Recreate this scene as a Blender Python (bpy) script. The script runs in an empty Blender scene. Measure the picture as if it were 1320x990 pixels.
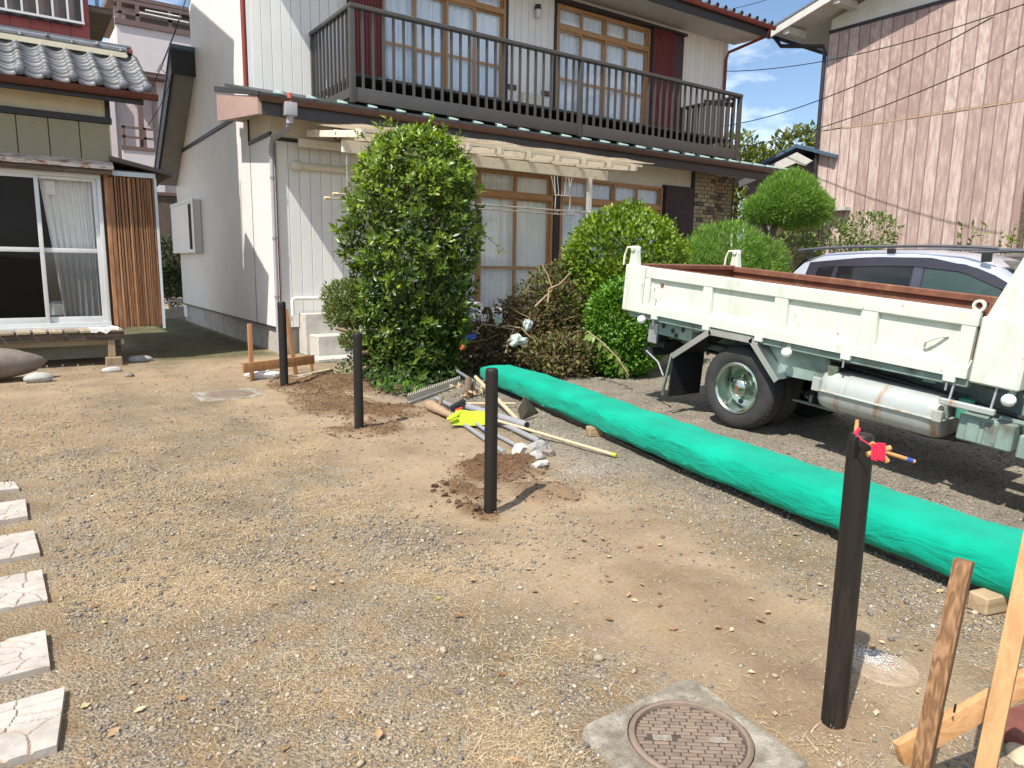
import bpy, math, random
import numpy as np
from mathutils import Vector, Matrix
random.seed(7)
rng = np.random.default_rng(11)
SC = bpy.context.scene
COL = SC.collection
R = math.radians

# ------------------------------------------------------------------ camera
F_PX, CX, CY, EYE = 915.0, 660.0, 495.0, 1.45
PITCH, ROLL, YAW = math.atan(152 / F_PX), math.atan(.016), R(55)
fw = Vector((math.cos(YAW) * math.cos(PITCH), math.sin(YAW) * math.cos(PITCH), -math.sin(PITCH)))
r0 = Vector((math.sin(YAW), -math.cos(YAW), 0)); u0 = r0.cross(fw)
RT = r0 * math.cos(ROLL) + u0 * math.sin(ROLL)
UP = u0 * math.cos(ROLL) - r0 * math.sin(ROLL)
cam = bpy.data.cameras.new('camera'); co = bpy.data.objects.new('camera', cam); COL.objects.link(co)
cam.sensor_width = 36; cam.lens = F_PX / 1320 * 36; cam.clip_start = .05; cam.clip_end = 2000
m = Matrix((RT, UP, -fw)).transposed().to_4x4(); m.translation = Vector((0, 0, EYE))
co.matrix_world = m
SC.camera = co

# ------------------------------------------------------------------ sun, sky
AZ, EL = R(22.5), R(54.5)                     # direction the light travels over the ground, sun height
sun = bpy.data.lights.new('sun', 'SUN'); so = bpy.data.objects.new('sun', sun); COL.objects.link(so)
sun.energy = 4.7; sun.angle = R(.5); sun.color = (1, .95, .87)
so.rotation_euler = Vector((math.cos(AZ) * math.cos(EL), math.sin(AZ) * math.cos(EL), -math.sin(EL))).to_track_quat('-Z', 'Y').to_euler()
w = bpy.data.worlds.new('World'); SC.world = w; w.use_nodes = True
nt = w.node_tree; nt.nodes.clear()
out = nt.nodes.new('ShaderNodeOutputWorld'); bg = nt.nodes.new('ShaderNodeBackground')
sky = nt.nodes.new('ShaderNodeTexSky'); sky.sky_type = 'NISHITA'; sky.sun_disc = False
sky.sun_elevation = EL; sky.sun_rotation = math.atan2(-math.cos(AZ), -math.sin(AZ))
sky.air_density = 1.0; sky.dust_density = .4; sky.ozone_density = 2.6
tc = nt.nodes.new('ShaderNodeTexCoord'); mp = nt.nodes.new('ShaderNodeMapping'); mp.inputs['Scale'].default_value = (1, 1, 2.6)
nz = nt.nodes.new('ShaderNodeTexNoise'); nz.inputs['Scale'].default_value = 3.4; nz.inputs['Detail'].default_value = 8; nz.inputs['Roughness'].default_value = .58
rp = nt.nodes.new('ShaderNodeValToRGB'); rp.color_ramp.elements[0].position = .46; rp.color_ramp.elements[1].position = .66
rp.color_ramp.elements[1].color = (.85, .85, .85, 1)
mx = nt.nodes.new('ShaderNodeMixRGB'); mx.inputs['Color2'].default_value = (13, 13.2, 13.6, 1)
L = nt.links.new
L(tc.outputs['Generated'], mp.inputs['Vector']); L(mp.outputs['Vector'], nz.inputs['Vector']); L(nz.outputs['Fac'], rp.inputs['Fac'])
L(rp.outputs['Color'], mx.inputs['Fac']); L(sky.outputs['Color'], mx.inputs['Color1']); L(mx.outputs['Color'], bg.inputs['Color'])
L(bg.outputs['Background'], out.inputs['Surface'])
bg.inputs['Strength'].default_value = .115
SC.view_settings.view_transform = 'Standard'; SC.view_settings.look = 'None'
SC.view_settings.exposure = 0.52; SC.view_settings.gamma = 1.0

# ------------------------------------------------------------------ points behind a pixel of the 1320 x 990 photograph, at a known plane
EYEV = Vector((0, 0, EYE))
def ray(x, y): return fw + RT * ((x - CX) / F_PX) - UP * ((y - CY) / F_PX)
def G(x, y, z=0.0): d = ray(x, y); return EYEV + d * ((z - EYE) / d.z)
def PX(x, y, X): d = ray(x, y); return EYEV + d * (X / d.x)
def PY(x, y, Y): d = ray(x, y); return EYEV + d * (Y / d.y)
def PD(x, y, D): return EYEV + ray(x, y) * D          # at forward distance D

# ------------------------------------------------------------------ objects
def wloc(o):
    p = Vector((0, 0, 0))
    while o is not None: p = p + o.location; o = o.parent
    return p
def tag(o, label=None, cat=None, group=None, kind=None):
    if label: o['label'] = label
    if cat: o['category'] = cat
    if group: o['group'] = group
    if kind: o['kind'] = kind
    return o
def thing(name, label, cat, loc=(0, 0, 0), group=None, rot=None):
    o = bpy.data.objects.new(name, None); COL.objects.link(o); o.location = loc; o.empty_display_size = .2
    if rot: o.rotation_euler = rot
    return tag(o, label, cat, group)
def inst(name, mesh, parent, loc, rot=None, scale=None, mtx=None, local=False):
    o = bpy.data.objects.new(name, mesh); COL.objects.link(o); o.parent = parent
    o.location = Vector(loc) - (wloc(parent) if (parent is not None and not local) else Vector((0, 0, 0)))
    if rot is not None: o.rotation_euler = rot
    if scale is not None: o.scale = scale
    return o
def np_mesh(name, v, f, mat=None, smooth=False, attrs=None, col=None):
    """v (N,3); f (M,k) all faces with the same k corners"""
    me = bpy.data.meshes.new(name); v = np.asarray(v, np.float32); f = np.asarray(f, np.int32); k = f.shape[1]
    me.vertices.add(len(v)); me.vertices.foreach_set('co', v.ravel())
    me.loops.add(f.size); me.loops.foreach_set('vertex_index', f.ravel())
    me.polygons.add(len(f)); me.polygons.foreach_set('loop_start', np.arange(0, f.size, k, dtype=np.int32))
    me.polygons.foreach_set('loop_total', np.full(len(f), k, np.int32))
    if smooth: me.polygons.foreach_set('use_smooth', np.ones(len(f), bool))
    for n, a in (attrs or {}).items():
        at = me.attributes.new(n, 'FLOAT', 'POINT'); at.data.foreach_set('value', np.asarray(a, np.float32))
    if mat: me.materials.append(mat)
    me.update(); me.validate()
    return me

class MB:
    def __init__(s): s.v = []; s.f = []
    def add(s, vs, fs):
        n = len(s.v); s.v += [tuple(p) for p in vs]; s.f += [tuple(i + n for i in q) for q in fs]; return s
    def box(s, x0, x1, y0, y1, z0, z1):
        return s.add([(x0, y0, z0), (x1, y0, z0), (x1, y1, z0), (x0, y1, z0), (x0, y0, z1), (x1, y0, z1), (x1, y1, z1), (x0, y1, z1)],
                     [(0, 3, 2, 1), (4, 5, 6, 7), (0, 1, 5, 4), (1, 2, 6, 5), (2, 3, 7, 6), (3, 0, 4, 7)])
    def rbox(s, x0, x1, y0, y1, z0, z1, b=.01):
        """box with chamfered edges"""
        c = [(x0 + x1) / 2, (y0 + y1) / 2, (z0 + z1) / 2]; h = [abs(x1 - x0) / 2, abs(y1 - y0) / 2, abs(z1 - z0) / 2]
        b = min(b, min(h) * .9); vs = []; idx = {}
        for sx in (-1, 1):
            for sy in (-1, 1):
                for sz in (-1, 1):
                    for a in range(3):
                        d = [h[0] - b, h[1] - b, h[2] - b]; d[a] += b
                        idx[sx, sy, sz, a] = len(vs); vs.append((c[0] + sx * d[0], c[1] + sy * d[1], c[2] + sz * d[2]))
        fs = []; S = (-1, 1)
        for q in S:
            fs.append([idx[q, -1, -1, 0], idx[q, 1, -1, 0], idx[q, 1, 1, 0], idx[q, -1, 1, 0]][::q])
            fs.append([idx[-1, q, -1, 1], idx[-1, q, 1, 1], idx[1, q, 1, 1], idx[1, q, -1, 1]][::q])
            fs.append([idx[-1, -1, q, 2], idx[1, -1, q, 2], idx[1, 1, q, 2], idx[-1, 1, q, 2]][::q])
        for p in S:
            for q in S:
                fs.append([idx[p, q, -1, 0], idx[p, q, -1, 1], idx[p, q, 1, 1], idx[p, q, 1, 0]][::-p * q])
                fs.append([idx[p, -1, q, 0], idx[p, -1, q, 2], idx[p, 1, q, 2], idx[p, 1, q, 0]][::p * q])
                fs.append([idx[-1, p, q, 1], idx[-1, p, q, 2], idx[1, p, q, 2], idx[1, p, q, 1]][::-p * q])
                for r_ in S: fs.append([idx[p, q, r_, 0], idx[p, q, r_, 1], idx[p, q, r_, 2]][::p * q * r_])
        return s.add(vs, fs)
    def tube(s, pts, r, n=8, caps=True):
        pts = [Vector(p) for p in pts]; rs = r if isinstance(r, (list, tuple)) else [r] * len(pts)
        base = len(s.v); vs = []; fs = []; ref = None
        for i, p in enumerate(pts):
            t = (pts[min(i + 1, len(pts) - 1)] - pts[max(i - 1, 0)])
            t = t.normalized() if t.length > 1e-9 else Vector((0, 0, 1))
            if ref is None: ref = Vector((0, 0, 1)) if abs(t.z) < .9 else Vector((1, 0, 0))
            a = t.cross(ref).normalized(); b = a.cross(t); ref = b
            for k in range(n):
                an = 2 * math.pi * k / n
                vs.append(p + a * (math.cos(an) * rs[i]) + b * (math.sin(an) * rs[i]))
        for i in range(len(pts) - 1):
            for k in range(n): fs.append((i * n + k, i * n + (k + 1) % n, (i + 1) * n + (k + 1) % n, (i + 1) * n + k))
        if caps: fs.append(tuple(range(n))[::-1]); fs.append(tuple((len(pts) - 1) * n + k for k in range(n)))
        return s.add(vs, fs)
    def bar(s, p, q, w, h, up=(0, 0, 1)):
        """rectangular bar from p to q, w across, h along up"""
        p, q, up = Vector(p), Vector(q), Vector(up); t = (q - p).normalized(); a = t.cross(up).normalized(); b = a.cross(t).normalized()
        vs = []
        for e in (p, q):
            for i, j in ((-1, -1), (1, -1), (1, 1), (-1, 1)): vs.append(e + a * (i * w / 2) + b * (j * h / 2))
        return s.add(vs, [(0, 3, 2, 1), (4, 5, 6, 7), (0, 1, 5, 4), (1, 2, 6, 5), (2, 3, 7, 6), (3, 0, 4, 7)])
    def prism(s, poly, axis, a0, a1):
        """poly: list of 2D points; axis 'x': (y,z) extruded over x; 'y': (x,z); 'z': (x,y)"""
        def P(p, a): return {'x': (a, p[0], p[1]), 'y': (p[0], a, p[1]), 'z': (p[0], p[1], a)}[axis]
        n = len(poly); vs = [P(p, a0) for p in poly] + [P(p, a1) for p in poly]
        fs = [tuple(range(n))[::-1], tuple(range(n, 2 * n))] + [(i, (i + 1) % n, n + (i + 1) % n, n + i) for i in range(n)]
        return s.add(vs, fs)
    def lathe(s, prof, c=(0, 0, 0), axis='z', n=24):
        """prof: (radius, height) pairs about axis through c"""
        vs = []; fs = []
        for r_, h in prof:
            for k in range(n):
                a = 2 * math.pi * k / n; u, v = r_ * math.cos(a), r_ * math.sin(a)
                vs.append({'z': (c[0] + u, c[1] + v, c[2] + h), 'x': (c[0] + h, c[1] + u, c[2] + v), 'y': (c[0] + v, c[1] + h, c[2] + u)}[axis])
        for i in range(len(prof) - 1):
            for k in range(n): fs.append((i * n + k, i * n + (k + 1) % n, (i + 1) * n + (k + 1) % n, (i + 1) * n + k))
        return s.add(vs, fs)
    def mesh(s, name, mat, smooth=False, off=None):
        me = bpy.data.meshes.new(name); o = off or Vector((0, 0, 0))
        me.from_pydata([(p[0] - o[0], p[1] - o[1], p[2] - o[2]) for p in s.v], [], s.f)
        if smooth: me.polygons.foreach_set('use_smooth', np.ones(len(me.polygons), bool))
        if mat: me.materials.append(mat)
        me.update(); return me
    def build(s, name, mat, parent=None, smooth=False, local=False, bevel=0, loc=None, kind=None, label=None):
        off = wloc(parent) if (parent is not None and not local) else (Vector(loc) if loc else Vector((0, 0, 0)))
        me = s.mesh(name, mat, smooth, off)
        import bmesh
        bm = bmesh.new(); bm.from_mesh(me); bmesh.ops.recalc_face_normals(bm, faces=bm.faces)
        if bevel: bmesh.ops.bevel(bm, geom=bm.edges[:], offset=bevel, segments=2, affect='EDGES', profile=.6)
        bm.to_mesh(me); bm.free()
        if smooth or bevel: me.set_sharp_from_angle(angle=R(40))
        o = bpy.data.objects.new(name, me); COL.objects.link(o); o.parent = parent
        if parent is None and loc: o.location = loc
        if kind: o['kind'] = kind
        if label: o['label'] = label
        return o

def hash2(ix, iy, s):
    h = np.sin(ix * 127.1 + iy * 311.7 + s * 74.7) * 43758.5453
    return h - np.floor(h)
def vn(x, y, s=0):
    x = np.asarray(x, float); y = np.asarray(y, float)
    ix, iy = np.floor(x), np.floor(y); fx, fy = x - ix, y - iy; fx = fx * fx * (3 - 2 * fx); fy = fy * fy * (3 - 2 * fy)
    a, b = hash2(ix, iy, s), hash2(ix + 1, iy, s); c, d = hash2(ix, iy + 1, s), hash2(ix + 1, iy + 1, s)
    return (a * (1 - fx) + b * fx) * (1 - fy) + (c * (1 - fx) + d * fx) * fy
def fbm(x, y, s=0, o=4):
    t = 0; a = .5
    for i in range(o): t = t + a * vn(x * 2 ** i, y * 2 ** i, s + i * 3); a *= .5
    return t / (1 - .5 ** o)
def sst(a, b, x): t = np.clip((np.asarray(x, float) - a) / (b - a), 0, 1); return t * t * (3 - 2 * t)

# ------------------------------------------------------------------ materials
def node(nt, t, **k):
    n = nt.nodes.new(t)
    for a, b in k.items():
        if hasattr(n, a): setattr(n, a, b)
        else: n.inputs[a].default_value = b
    return n
def newmat(name):
    mt = bpy.data.materials.new(name); mt.use_nodes = True; nt = mt.node_tree
    return mt, nt, nt.nodes['Principled BSDF'], nt.links.new
def coords(nt, rnd=True, stretch=(1, 1, 1)):
    l = nt.links.new; tc = node(nt, 'ShaderNodeTexCoord'); mp = node(nt, 'ShaderNodeMapping'); mp.inputs['Scale'].default_value = stretch
    l(tc.outputs['Object'], mp.inputs['Vector'])
    if not rnd: return mp.outputs['Vector']
    oi = node(nt, 'ShaderNodeObjectInfo'); ad = node(nt, 'ShaderNodeVectorMath', operation='MULTIPLY_ADD')
    ad.inputs[1].default_value = (57, 31, 43)
    cb = node(nt, 'ShaderNodeCombineXYZ')
    for i in range(3): l(oi.outputs['Random'], cb.inputs[i])
    l(cb.outputs[0], ad.inputs[0]); l(mp.outputs['Vector'], ad.inputs[2])
    return ad.outputs[0]
def M(name, col, rough=.7, var=.2, scale=6, detail=6, bump=0, bscale=60, metal=0, spec=.4, rnd=0, stretch=(1, 1, 1),
      stain=None, sscale=3, sth=(.55, .7), stretch2=None, coat=0):
    mt, nt, bs, l = newmat(name)
    v = coords(nt, True, stretch)
    n1 = node(nt, 'ShaderNodeTexNoise', Scale=scale, Detail=detail, Roughness=.6); l(v, n1.inputs['Vector'])
    mr = node(nt, 'ShaderNodeMapRange'); mr.inputs['From Min'].default_value = .25; mr.inputs['From Max'].default_value = .75
    mr.inputs['To Min'].default_value = 1 - var; mr.inputs['To Max'].default_value = 1 + var; l(n1.outputs['Fac'], mr.inputs['Value'])
    val = mr.outputs[0]
    if rnd:
        oi = node(nt, 'ShaderNodeObjectInfo'); m2 = node(nt, 'ShaderNodeMapRange'); m2.inputs['To Min'].default_value = 1 - rnd; m2.inputs['To Max'].default_value = 1 + rnd
        l(oi.outputs['Random'], m2.inputs['Value']); mu = node(nt, 'ShaderNodeMath', operation='MULTIPLY'); l(val, mu.inputs[0]); l(m2.outputs[0], mu.inputs[1]); val = mu.outputs[0]
    hs = node(nt, 'ShaderNodeHueSaturation'); hs.inputs['Color'].default_value = (*col, 1); l(val, hs.inputs['Value']); c = hs.outputs['Color']
    if stain:
        v2 = coords(nt, True, stretch2 or stretch)
        n2 = node(nt, 'ShaderNodeTexNoise', Scale=sscale, Detail=8, Roughness=.65); l(v2, n2.inputs['Vector'])
        rp = node(nt, 'ShaderNodeMapRange'); rp.inputs['From Min'].default_value = sth[0]; rp.inputs['From Max'].default_value = sth[1]; l(n2.outputs['Fac'], rp.inputs['Value'])
        mx = node(nt, 'ShaderNodeMixRGB'); mx.inputs['Color2'].default_value = (*stain, 1); l(rp.outputs[0], mx.inputs['Fac']); l(c, mx.inputs['Color1']); c = mx.outputs['Color']
    l(c, bs.inputs['Base Color']); bs.inputs['Roughness'].default_value = rough; bs.inputs['Metallic'].default_value = metal
    bs.inputs['Specular IOR Level'].default_value = spec
    if coat: bs.inputs['Coat Weight'].default_value = coat; bs.inputs['Coat Roughness'].default_value = .08
    if bump:
        n3 = node(nt, 'ShaderNodeTexNoise', Scale=bscale, Detail=5); l(v, n3.inputs['Vector'])
        bp = node(nt, 'ShaderNodeBump', Strength=bump, Distance=.01); l(n3.outputs['Fac'], bp.inputs['Height']); l(bp.outputs[0], bs.inputs['Normal'])
    return mt
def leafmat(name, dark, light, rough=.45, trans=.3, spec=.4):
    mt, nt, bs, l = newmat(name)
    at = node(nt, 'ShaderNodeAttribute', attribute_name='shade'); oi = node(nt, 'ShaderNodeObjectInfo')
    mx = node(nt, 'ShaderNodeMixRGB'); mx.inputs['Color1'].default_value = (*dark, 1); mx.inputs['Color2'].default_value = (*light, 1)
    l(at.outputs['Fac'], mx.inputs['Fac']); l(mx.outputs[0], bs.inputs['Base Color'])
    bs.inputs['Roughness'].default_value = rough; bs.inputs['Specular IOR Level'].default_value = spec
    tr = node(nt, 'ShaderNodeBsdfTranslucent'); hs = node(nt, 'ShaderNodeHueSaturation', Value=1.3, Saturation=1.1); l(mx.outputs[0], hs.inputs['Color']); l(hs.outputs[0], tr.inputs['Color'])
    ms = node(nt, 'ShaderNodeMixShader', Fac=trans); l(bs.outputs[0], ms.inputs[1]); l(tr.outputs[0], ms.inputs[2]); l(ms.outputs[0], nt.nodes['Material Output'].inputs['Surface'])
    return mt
def glassmat(name, tint=(.9, .95, .95), refl=.12, rough=.02):
    mt, nt, bs, l = newmat(name); nt.nodes.remove(bs)
    t = node(nt, 'ShaderNodeBsdfTransparent'); t.inputs['Color'].default_value = (*tint, 1)
    g = node(nt, 'ShaderNodeBsdfGlossy', Roughness=rough); fr = node(nt, 'ShaderNodeFresnel', IOR=1.5)
    ad = node(nt, 'ShaderNodeMath', operation='ADD', use_clamp=True); ad.inputs[1].default_value = refl; l(fr.outputs[0], ad.inputs[0])
    ge = node(nt, 'ShaderNodeNewGeometry'); inv = node(nt, 'ShaderNodeMath', operation='SUBTRACT'); inv.inputs[0].default_value = 1; l(ge.outputs['Backfacing'], inv.inputs[1])
    am = node(nt, 'ShaderNodeMath', operation='MULTIPLY'); l(ad.outputs[0], am.inputs[0]); l(inv.outputs[0], am.inputs[1]); ad = am
    n = node(nt, 'ShaderNodeTexNoise', Scale=1.7, Detail=1); v = coords(nt); l(v, n.inputs['Vector'])
    bp = node(nt, 'ShaderNodeBump', Strength=.06, Distance=.05); l(n.outputs['Fac'], bp.inputs['Height']); l(bp.outputs[0], g.inputs['Normal'])
    ms = node(nt, 'ShaderNodeMixShader'); l(ad.outputs[0], ms.inputs[0]); l(t.outputs[0], ms.inputs[1]); l(g.outputs[0], ms.inputs[2])
    l(ms.outputs[0], nt.nodes['Material Output'].inputs['Surface'])
    return mt
def woodmat(name, c1, c2, scale=14, rough=.7, axis=2, rnd=.12, bump=.25, str_=.07, det=5, dist=.4):
    mt, nt, bs, l = newmat(name); st = [1, 1, 1]; st[axis] = str_
    v = coords(nt, True, st)
    n1 = node(nt, 'ShaderNodeTexNoise', Scale=scale * 1.0, Detail=det, Roughness=.55, Distortion=dist); l(v, n1.inputs['Vector'])
    wv = node(nt, 'ShaderNodeMath', operation='MULTIPLY'); wv.inputs[1].default_value = 9; l(n1.outputs['Fac'], wv.inputs[0])
    fr = node(nt, 'ShaderNodeMath', operation='PINGPONG'); fr.inputs[1].default_value = 1; l(wv.outputs[0], fr.inputs[0])
    mx = node(nt, 'ShaderNodeMixRGB'); mx.inputs['Color1'].default_value = (*c1, 1); mx.inputs['Color2'].default_value = (*c2, 1); l(fr.outputs[0], mx.inputs['Fac'])
    oi = node(nt, 'ShaderNodeObjectInfo'); m2 = node(nt, 'ShaderNodeMapRange'); m2.inputs['To Min'].default_value = 1 - rnd; m2.inputs['To Max'].default_value = 1 + rnd; l(oi.outputs['Random'], m2.inputs['Value'])
    hs = node(nt, 'ShaderNodeHueSaturation'); l(mx.outputs[0], hs.inputs['Color']); l(m2.outputs[0], hs.inputs['Value']); l(hs.outputs[0], bs.inputs['Base Color'])
    bs.inputs['Roughness'].default_value = rough; bs.inputs['Specular IOR Level'].default_value = .25
    bp = node(nt, 'ShaderNodeBump', Strength=bump, Distance=.004); l(fr.outputs[0], bp.inputs['Height']); l(bp.outputs[0], bs.inputs['Normal'])
    return mt

mWhite = M('white_siding', (.74, .735, .70), .6, .05, 3, bump=.12, bscale=90, stain=(.55, .53, .48), sscale=1.3, sth=(.62, .95), stretch2=(3, 3, .5), rnd=.03)
mRib = M('ribbed_siding', (.74, .71, .68), .45, .05, 2, stain=(.6, .56, .5), sscale=1.4, sth=(.6, .95), stretch2=(2, 2, .3))
mCream = M('cream_plaster', (.66, .62, .53), .85, .08, 5, bump=.2, bscale=150, stain=(.42, .37, .29), sscale=1.8, sth=(.58, .9))
mFound = M('concrete_foundation', (.42, .38, .33), .9, .2, 7, bump=.3, bscale=60, stain=(.22, .19, .16), sscale=2, sth=(.5, .8))
mConc = M('concrete', (.50, .475, .43), .9, .15, 9, bump=.4, bscale=120, stain=(.3, .28, .24), sscale=4, sth=(.52, .75))
mPad = M('concrete_pad', (.25, .215, .16), .95, .35, 26, bump=1, bscale=200, stain=(.42, .38, .31), sscale=11, sth=(.45, .62))
mBlackTrim = M('dark_trim', (.028, .024, .025), .5, .2, 8)
mFascia = M('dark_fascia', (.045, .04, .042), .45, .15, 6)
mFasciaPink = M('pinkish_fascia', (.40, .27, .23), .6, .12, 4)
mSoffit = M('soffit', (.52, .48, .42), .85, .1, 4, stain=(.36, .31, .25), sscale=1.5, sth=(.55, .85))
mGutter = M('brown_gutter', (.11, .055, .04), .4, .2, 8)
mGutRed = M('dark_red_gutter', (.10, .028, .018), .5, .25, 10)
mRed = M('red_brown_metal', (.22, .045, .03), .5, .2, 10)
mRedSide = M('red_siding', (.30, .065, .06), .55, .1, 5, bump=.1)
mShut = M('maroon_shutter', (.16, .03, .028), .45, .15, 6)
mShutPurple = M('dark_maroon', (.06, .03, .035), .45, .15, 6)
mBalc = M('bronze_aluminium', (.078, .072, .066), .42, .08, 6, metal=.25, spec=.5)
mRoofDark = M('dark_metal_roof', (.05, .06, .058), .5, .2, 8)
mTeal = M('teal_batten_cap', (.38, .52, .48), .5, .1, 8)
mWinWood = M('wood_tone_frame', (.40, .22, .10), .45, .1, 8, rnd=.04)
mCurt = M('lace_curtain', (.88, .89, .88), .9, .05, 4)
mCurtBlue = M('pale_blue_curtain', (.76, .83, .92), .9, .05, 4)
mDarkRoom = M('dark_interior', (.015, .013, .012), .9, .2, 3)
mGlass = glassmat('window_glass', (.98, .99, .99), refl=.03)
mGlassClear = glassmat('dark_window_glass', (.96, .97, .97), refl=-.030)
mGlassDark = glassmat('tinted_glass', (.22, .25, .26), refl=.08)
mGlassDirty = glassmat('dusty_glass', (.62, .64, .66), refl=.05, rough=.12)
mAlu = M('white_aluminium', (.62, .63, .62), .4, .06, 6, metal=.2)
mGalv = M('galvanised_steel', (.42, .43, .44), .45, .12, 20, metal=.6, stain=(.25, .14, .07), sscale=6, sth=(.62, .75))
mGreyPipe = M('grey_pipe', (.26, .26, .27), .5, .08, 8)
mGreyPipeLt = M('light_grey_downpipe', (.36, .35, .37), .5, .06, 8)
mPVCWhite = M('white_pvc', (.72, .71, .67), .45, .05, 6)
mBeigePipe = M('beige_duct', (.62, .58, .47), .5, .08, 6, stain=(.4, .33, .22), sscale=5, sth=(.6, .8))
mPergola = M('white_painted_timber', (.72, .66, .54), .75, .1, 8, stretch=(1, 1, 1), stain=(.42, .33, .22), sscale=6, sth=(.58, .8))
def sheetmat():
    mt, nt, bs, l = newmat('yellowed_corrugated_sheet'); v = coords(nt); n = node(nt, 'ShaderNodeTexNoise', Scale=4, Detail=7); l(v, n.inputs['Vector'])
    rp = node(nt, 'ShaderNodeValToRGB'); e = rp.color_ramp.elements; e[0].position = .35; e[0].color = (.46, .36, .24, 1); e[1].position = .65; e[1].color = (.68, .60, .46, 1); l(n.outputs['Fac'], rp.inputs['Fac']); l(rp.outputs[0], bs.inputs['Base Color']); bs.inputs['Roughness'].default_value = .55
    tr = node(nt, 'ShaderNodeBsdfTranslucent'); l(rp.outputs[0], tr.inputs['Color']); ms = node(nt, 'ShaderNodeMixShader', Fac=.55); l(bs.outputs[0], ms.inputs[1]); l(tr.outputs[0], ms.inputs[2])
    tp_ = node(nt, 'ShaderNodeBsdfTransparent'); m2 = node(nt, 'ShaderNodeMixShader', Fac=.35); l(ms.outputs[0], m2.inputs[1]); l(tp_.outputs[0], m2.inputs[2]); l(m2.outputs[0], nt.nodes['Material Output'].inputs['Surface'])
    return mt
mSheet = sheetmat()
mBeigePanel = M('beige_panel', (.30, .265, .18), .85, .12, 40, bump=.8, bscale=70)
mStucco = M('stucco', (.62, .56, .42), .9, .08, 6, bump=.2, bscale=120)
mRust = M('rusty_ledge', (.55, .5, .43), .6, .15, 6, stain=(.26, .09, .025), sscale=6, sth=(.47, .62), stretch2=(1, 3, 3))
mTile = M('roof_tile', (.17, .175, .185), .5, .2, 7, bump=.15, rnd=.3, stain=(.30, .265, .20), sscale=5, sth=(.52, .72))
mTileDark = M('ridge_tile', (.13, .14, .16), .5, .2, 8, rnd=.2)
mSlat = woodmat('reed_slat', (.31, .165, .085), (.21, .10, .05), 20, rnd=.45, bump=.1)
mDeckW = woodmat('weathered_deck', (.40, .33, .23), (.25, .2, .14), 18, axis=1, rnd=.25)
mDarkWood = woodmat('dark_weathered_beam', (.16, .12, .085), (.07, .055, .042), 14, axis=0)
mLegWood = woodmat('deck_leg_wood', (.36, .27, .17), (.26, .19, .12), 14)
mNewWood = woodmat('new_pine', (.50, .30, .14), (.41, .23, .10), 22, rnd=.06)
mPoleWood = woodmat('pale_pole_wood', (.60, .45, .29), (.52, .38, .23), 12, axis=0, rnd=.08)
mNewWoodX = woodmat('new_pine_rail', (.52, .30, .14), (.42, .22, .09), 16, axis=0, rnd=.06)
mOldStake = woodmat('weathered_stake', (.31, .175, .088), (.16, .082, .038), 46, rnd=.05, bump=.9, str_=.012, det=1.2, dist=0)
mStakeBack = woodmat('stake_wood', (.40, .21, .09), (.32, .16, .07), 14, rnd=.1)
mPost = M('charred_post', (.012, .009, .007), .55, .5, 30, stretch=(1, 1, .05), bump=.6, bscale=26, stain=(.055, .038, .028), sscale=9, sth=(.56, .78), stretch2=(1, 1, .12), rnd=.15)
mBarn = None
mPink = M('pink_white_wall', (.60, .54, .54), .8, .05, 4, bump=.15, bscale=40)
mBeigeFar = M('far_beige_wall', (.60, .49, .38), .8, .08, 4)
mBrownRail = M('brown_railing', (.15, .10, .085), .5, .1, 8)
mBlackRoof = M('black_roofing', (.03, .03, .032), .75, .4, 60, bump=.6, bscale=80)
mGreySoffit = M('grey_soffit', (.24, .23, .22), .8, .12, 5)
mStone = M('grey_stone', (.36, .35, .32), .85, .25, 9, bump=.5, bscale=40, rnd=.2)
mStoneBrown = M('brown_boulder', (.20, .165, .14), .7, .3, 5, bump=.4, bscale=30, stain=(.36, .31, .26), sscale=3, sth=(.55, .7))
mIron = M('rusty_iron', (.205, .15, .115), .75, .25, 14, metal=.15, stain=(.27, .20, .14), sscale=12, sth=(.45, .7), rnd=.12)
mIronGroove = M('iron_groove', (.07, .05, .042), .85, .3, 20)
mTwig = M('bark', (.19, .135, .09), .85, .25, 14, bump=.4, bscale=60)
mTwigLt = M('pale_branch', (.34, .235, .145), .8, .2, 14, bump=.3, bscale=60)
mTrunk = M('dark_bark', (.10, .075, .055), .9, .3, 16, bump=.6, bscale=40)
mNeon = M('neon_yellow_cloth', (.38, .50, .015), .75, .1, 20, bump=.3, bscale=120)
mBlackPl = M('black_plastic', (.02, .02, .022), .45, .15, 10)
mRedPl = M('red_plastic', (.62, .05, .04), .4, .1, 10)
mBlueBand = M('blue_band', (.03, .07, .36), .5, .1, 10)
mString = M('red_string', (.75, .02, .06), .7, .12, 80, bump=.4, bscale=400)
mReel = M('reel_wood', (.50, .27, .10), .5, .12, 20)
mBox1 = M('clear_plastic_box', (.55, .57, .64), .3, .1, 6)
mBoxLid = M('violet_lid', (.22, .23, .52), .4, .1, 6)
mPaper = M('white_paper', (.8, .78, .74), .9, .06, 6)
mTarpGrey = M('grey_green_scrap', (.42, .48, .44), .6, .15, 10)
mMaroonBlock = M('maroon_timber', (.16, .05, .035), .7, .25, 14, bump=.4)
mBlkWood = woodmat('timber_block', (.42, .31, .19), (.30, .21, .12), 12, axis=0, rnd=.15)
mBlueRoof = M('blue_roof_edge', (.07, .11, .16), .5, .2, 8)
mWire = M('cable_rubber', (.03, .03, .033), .6, .1, 8)

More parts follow.
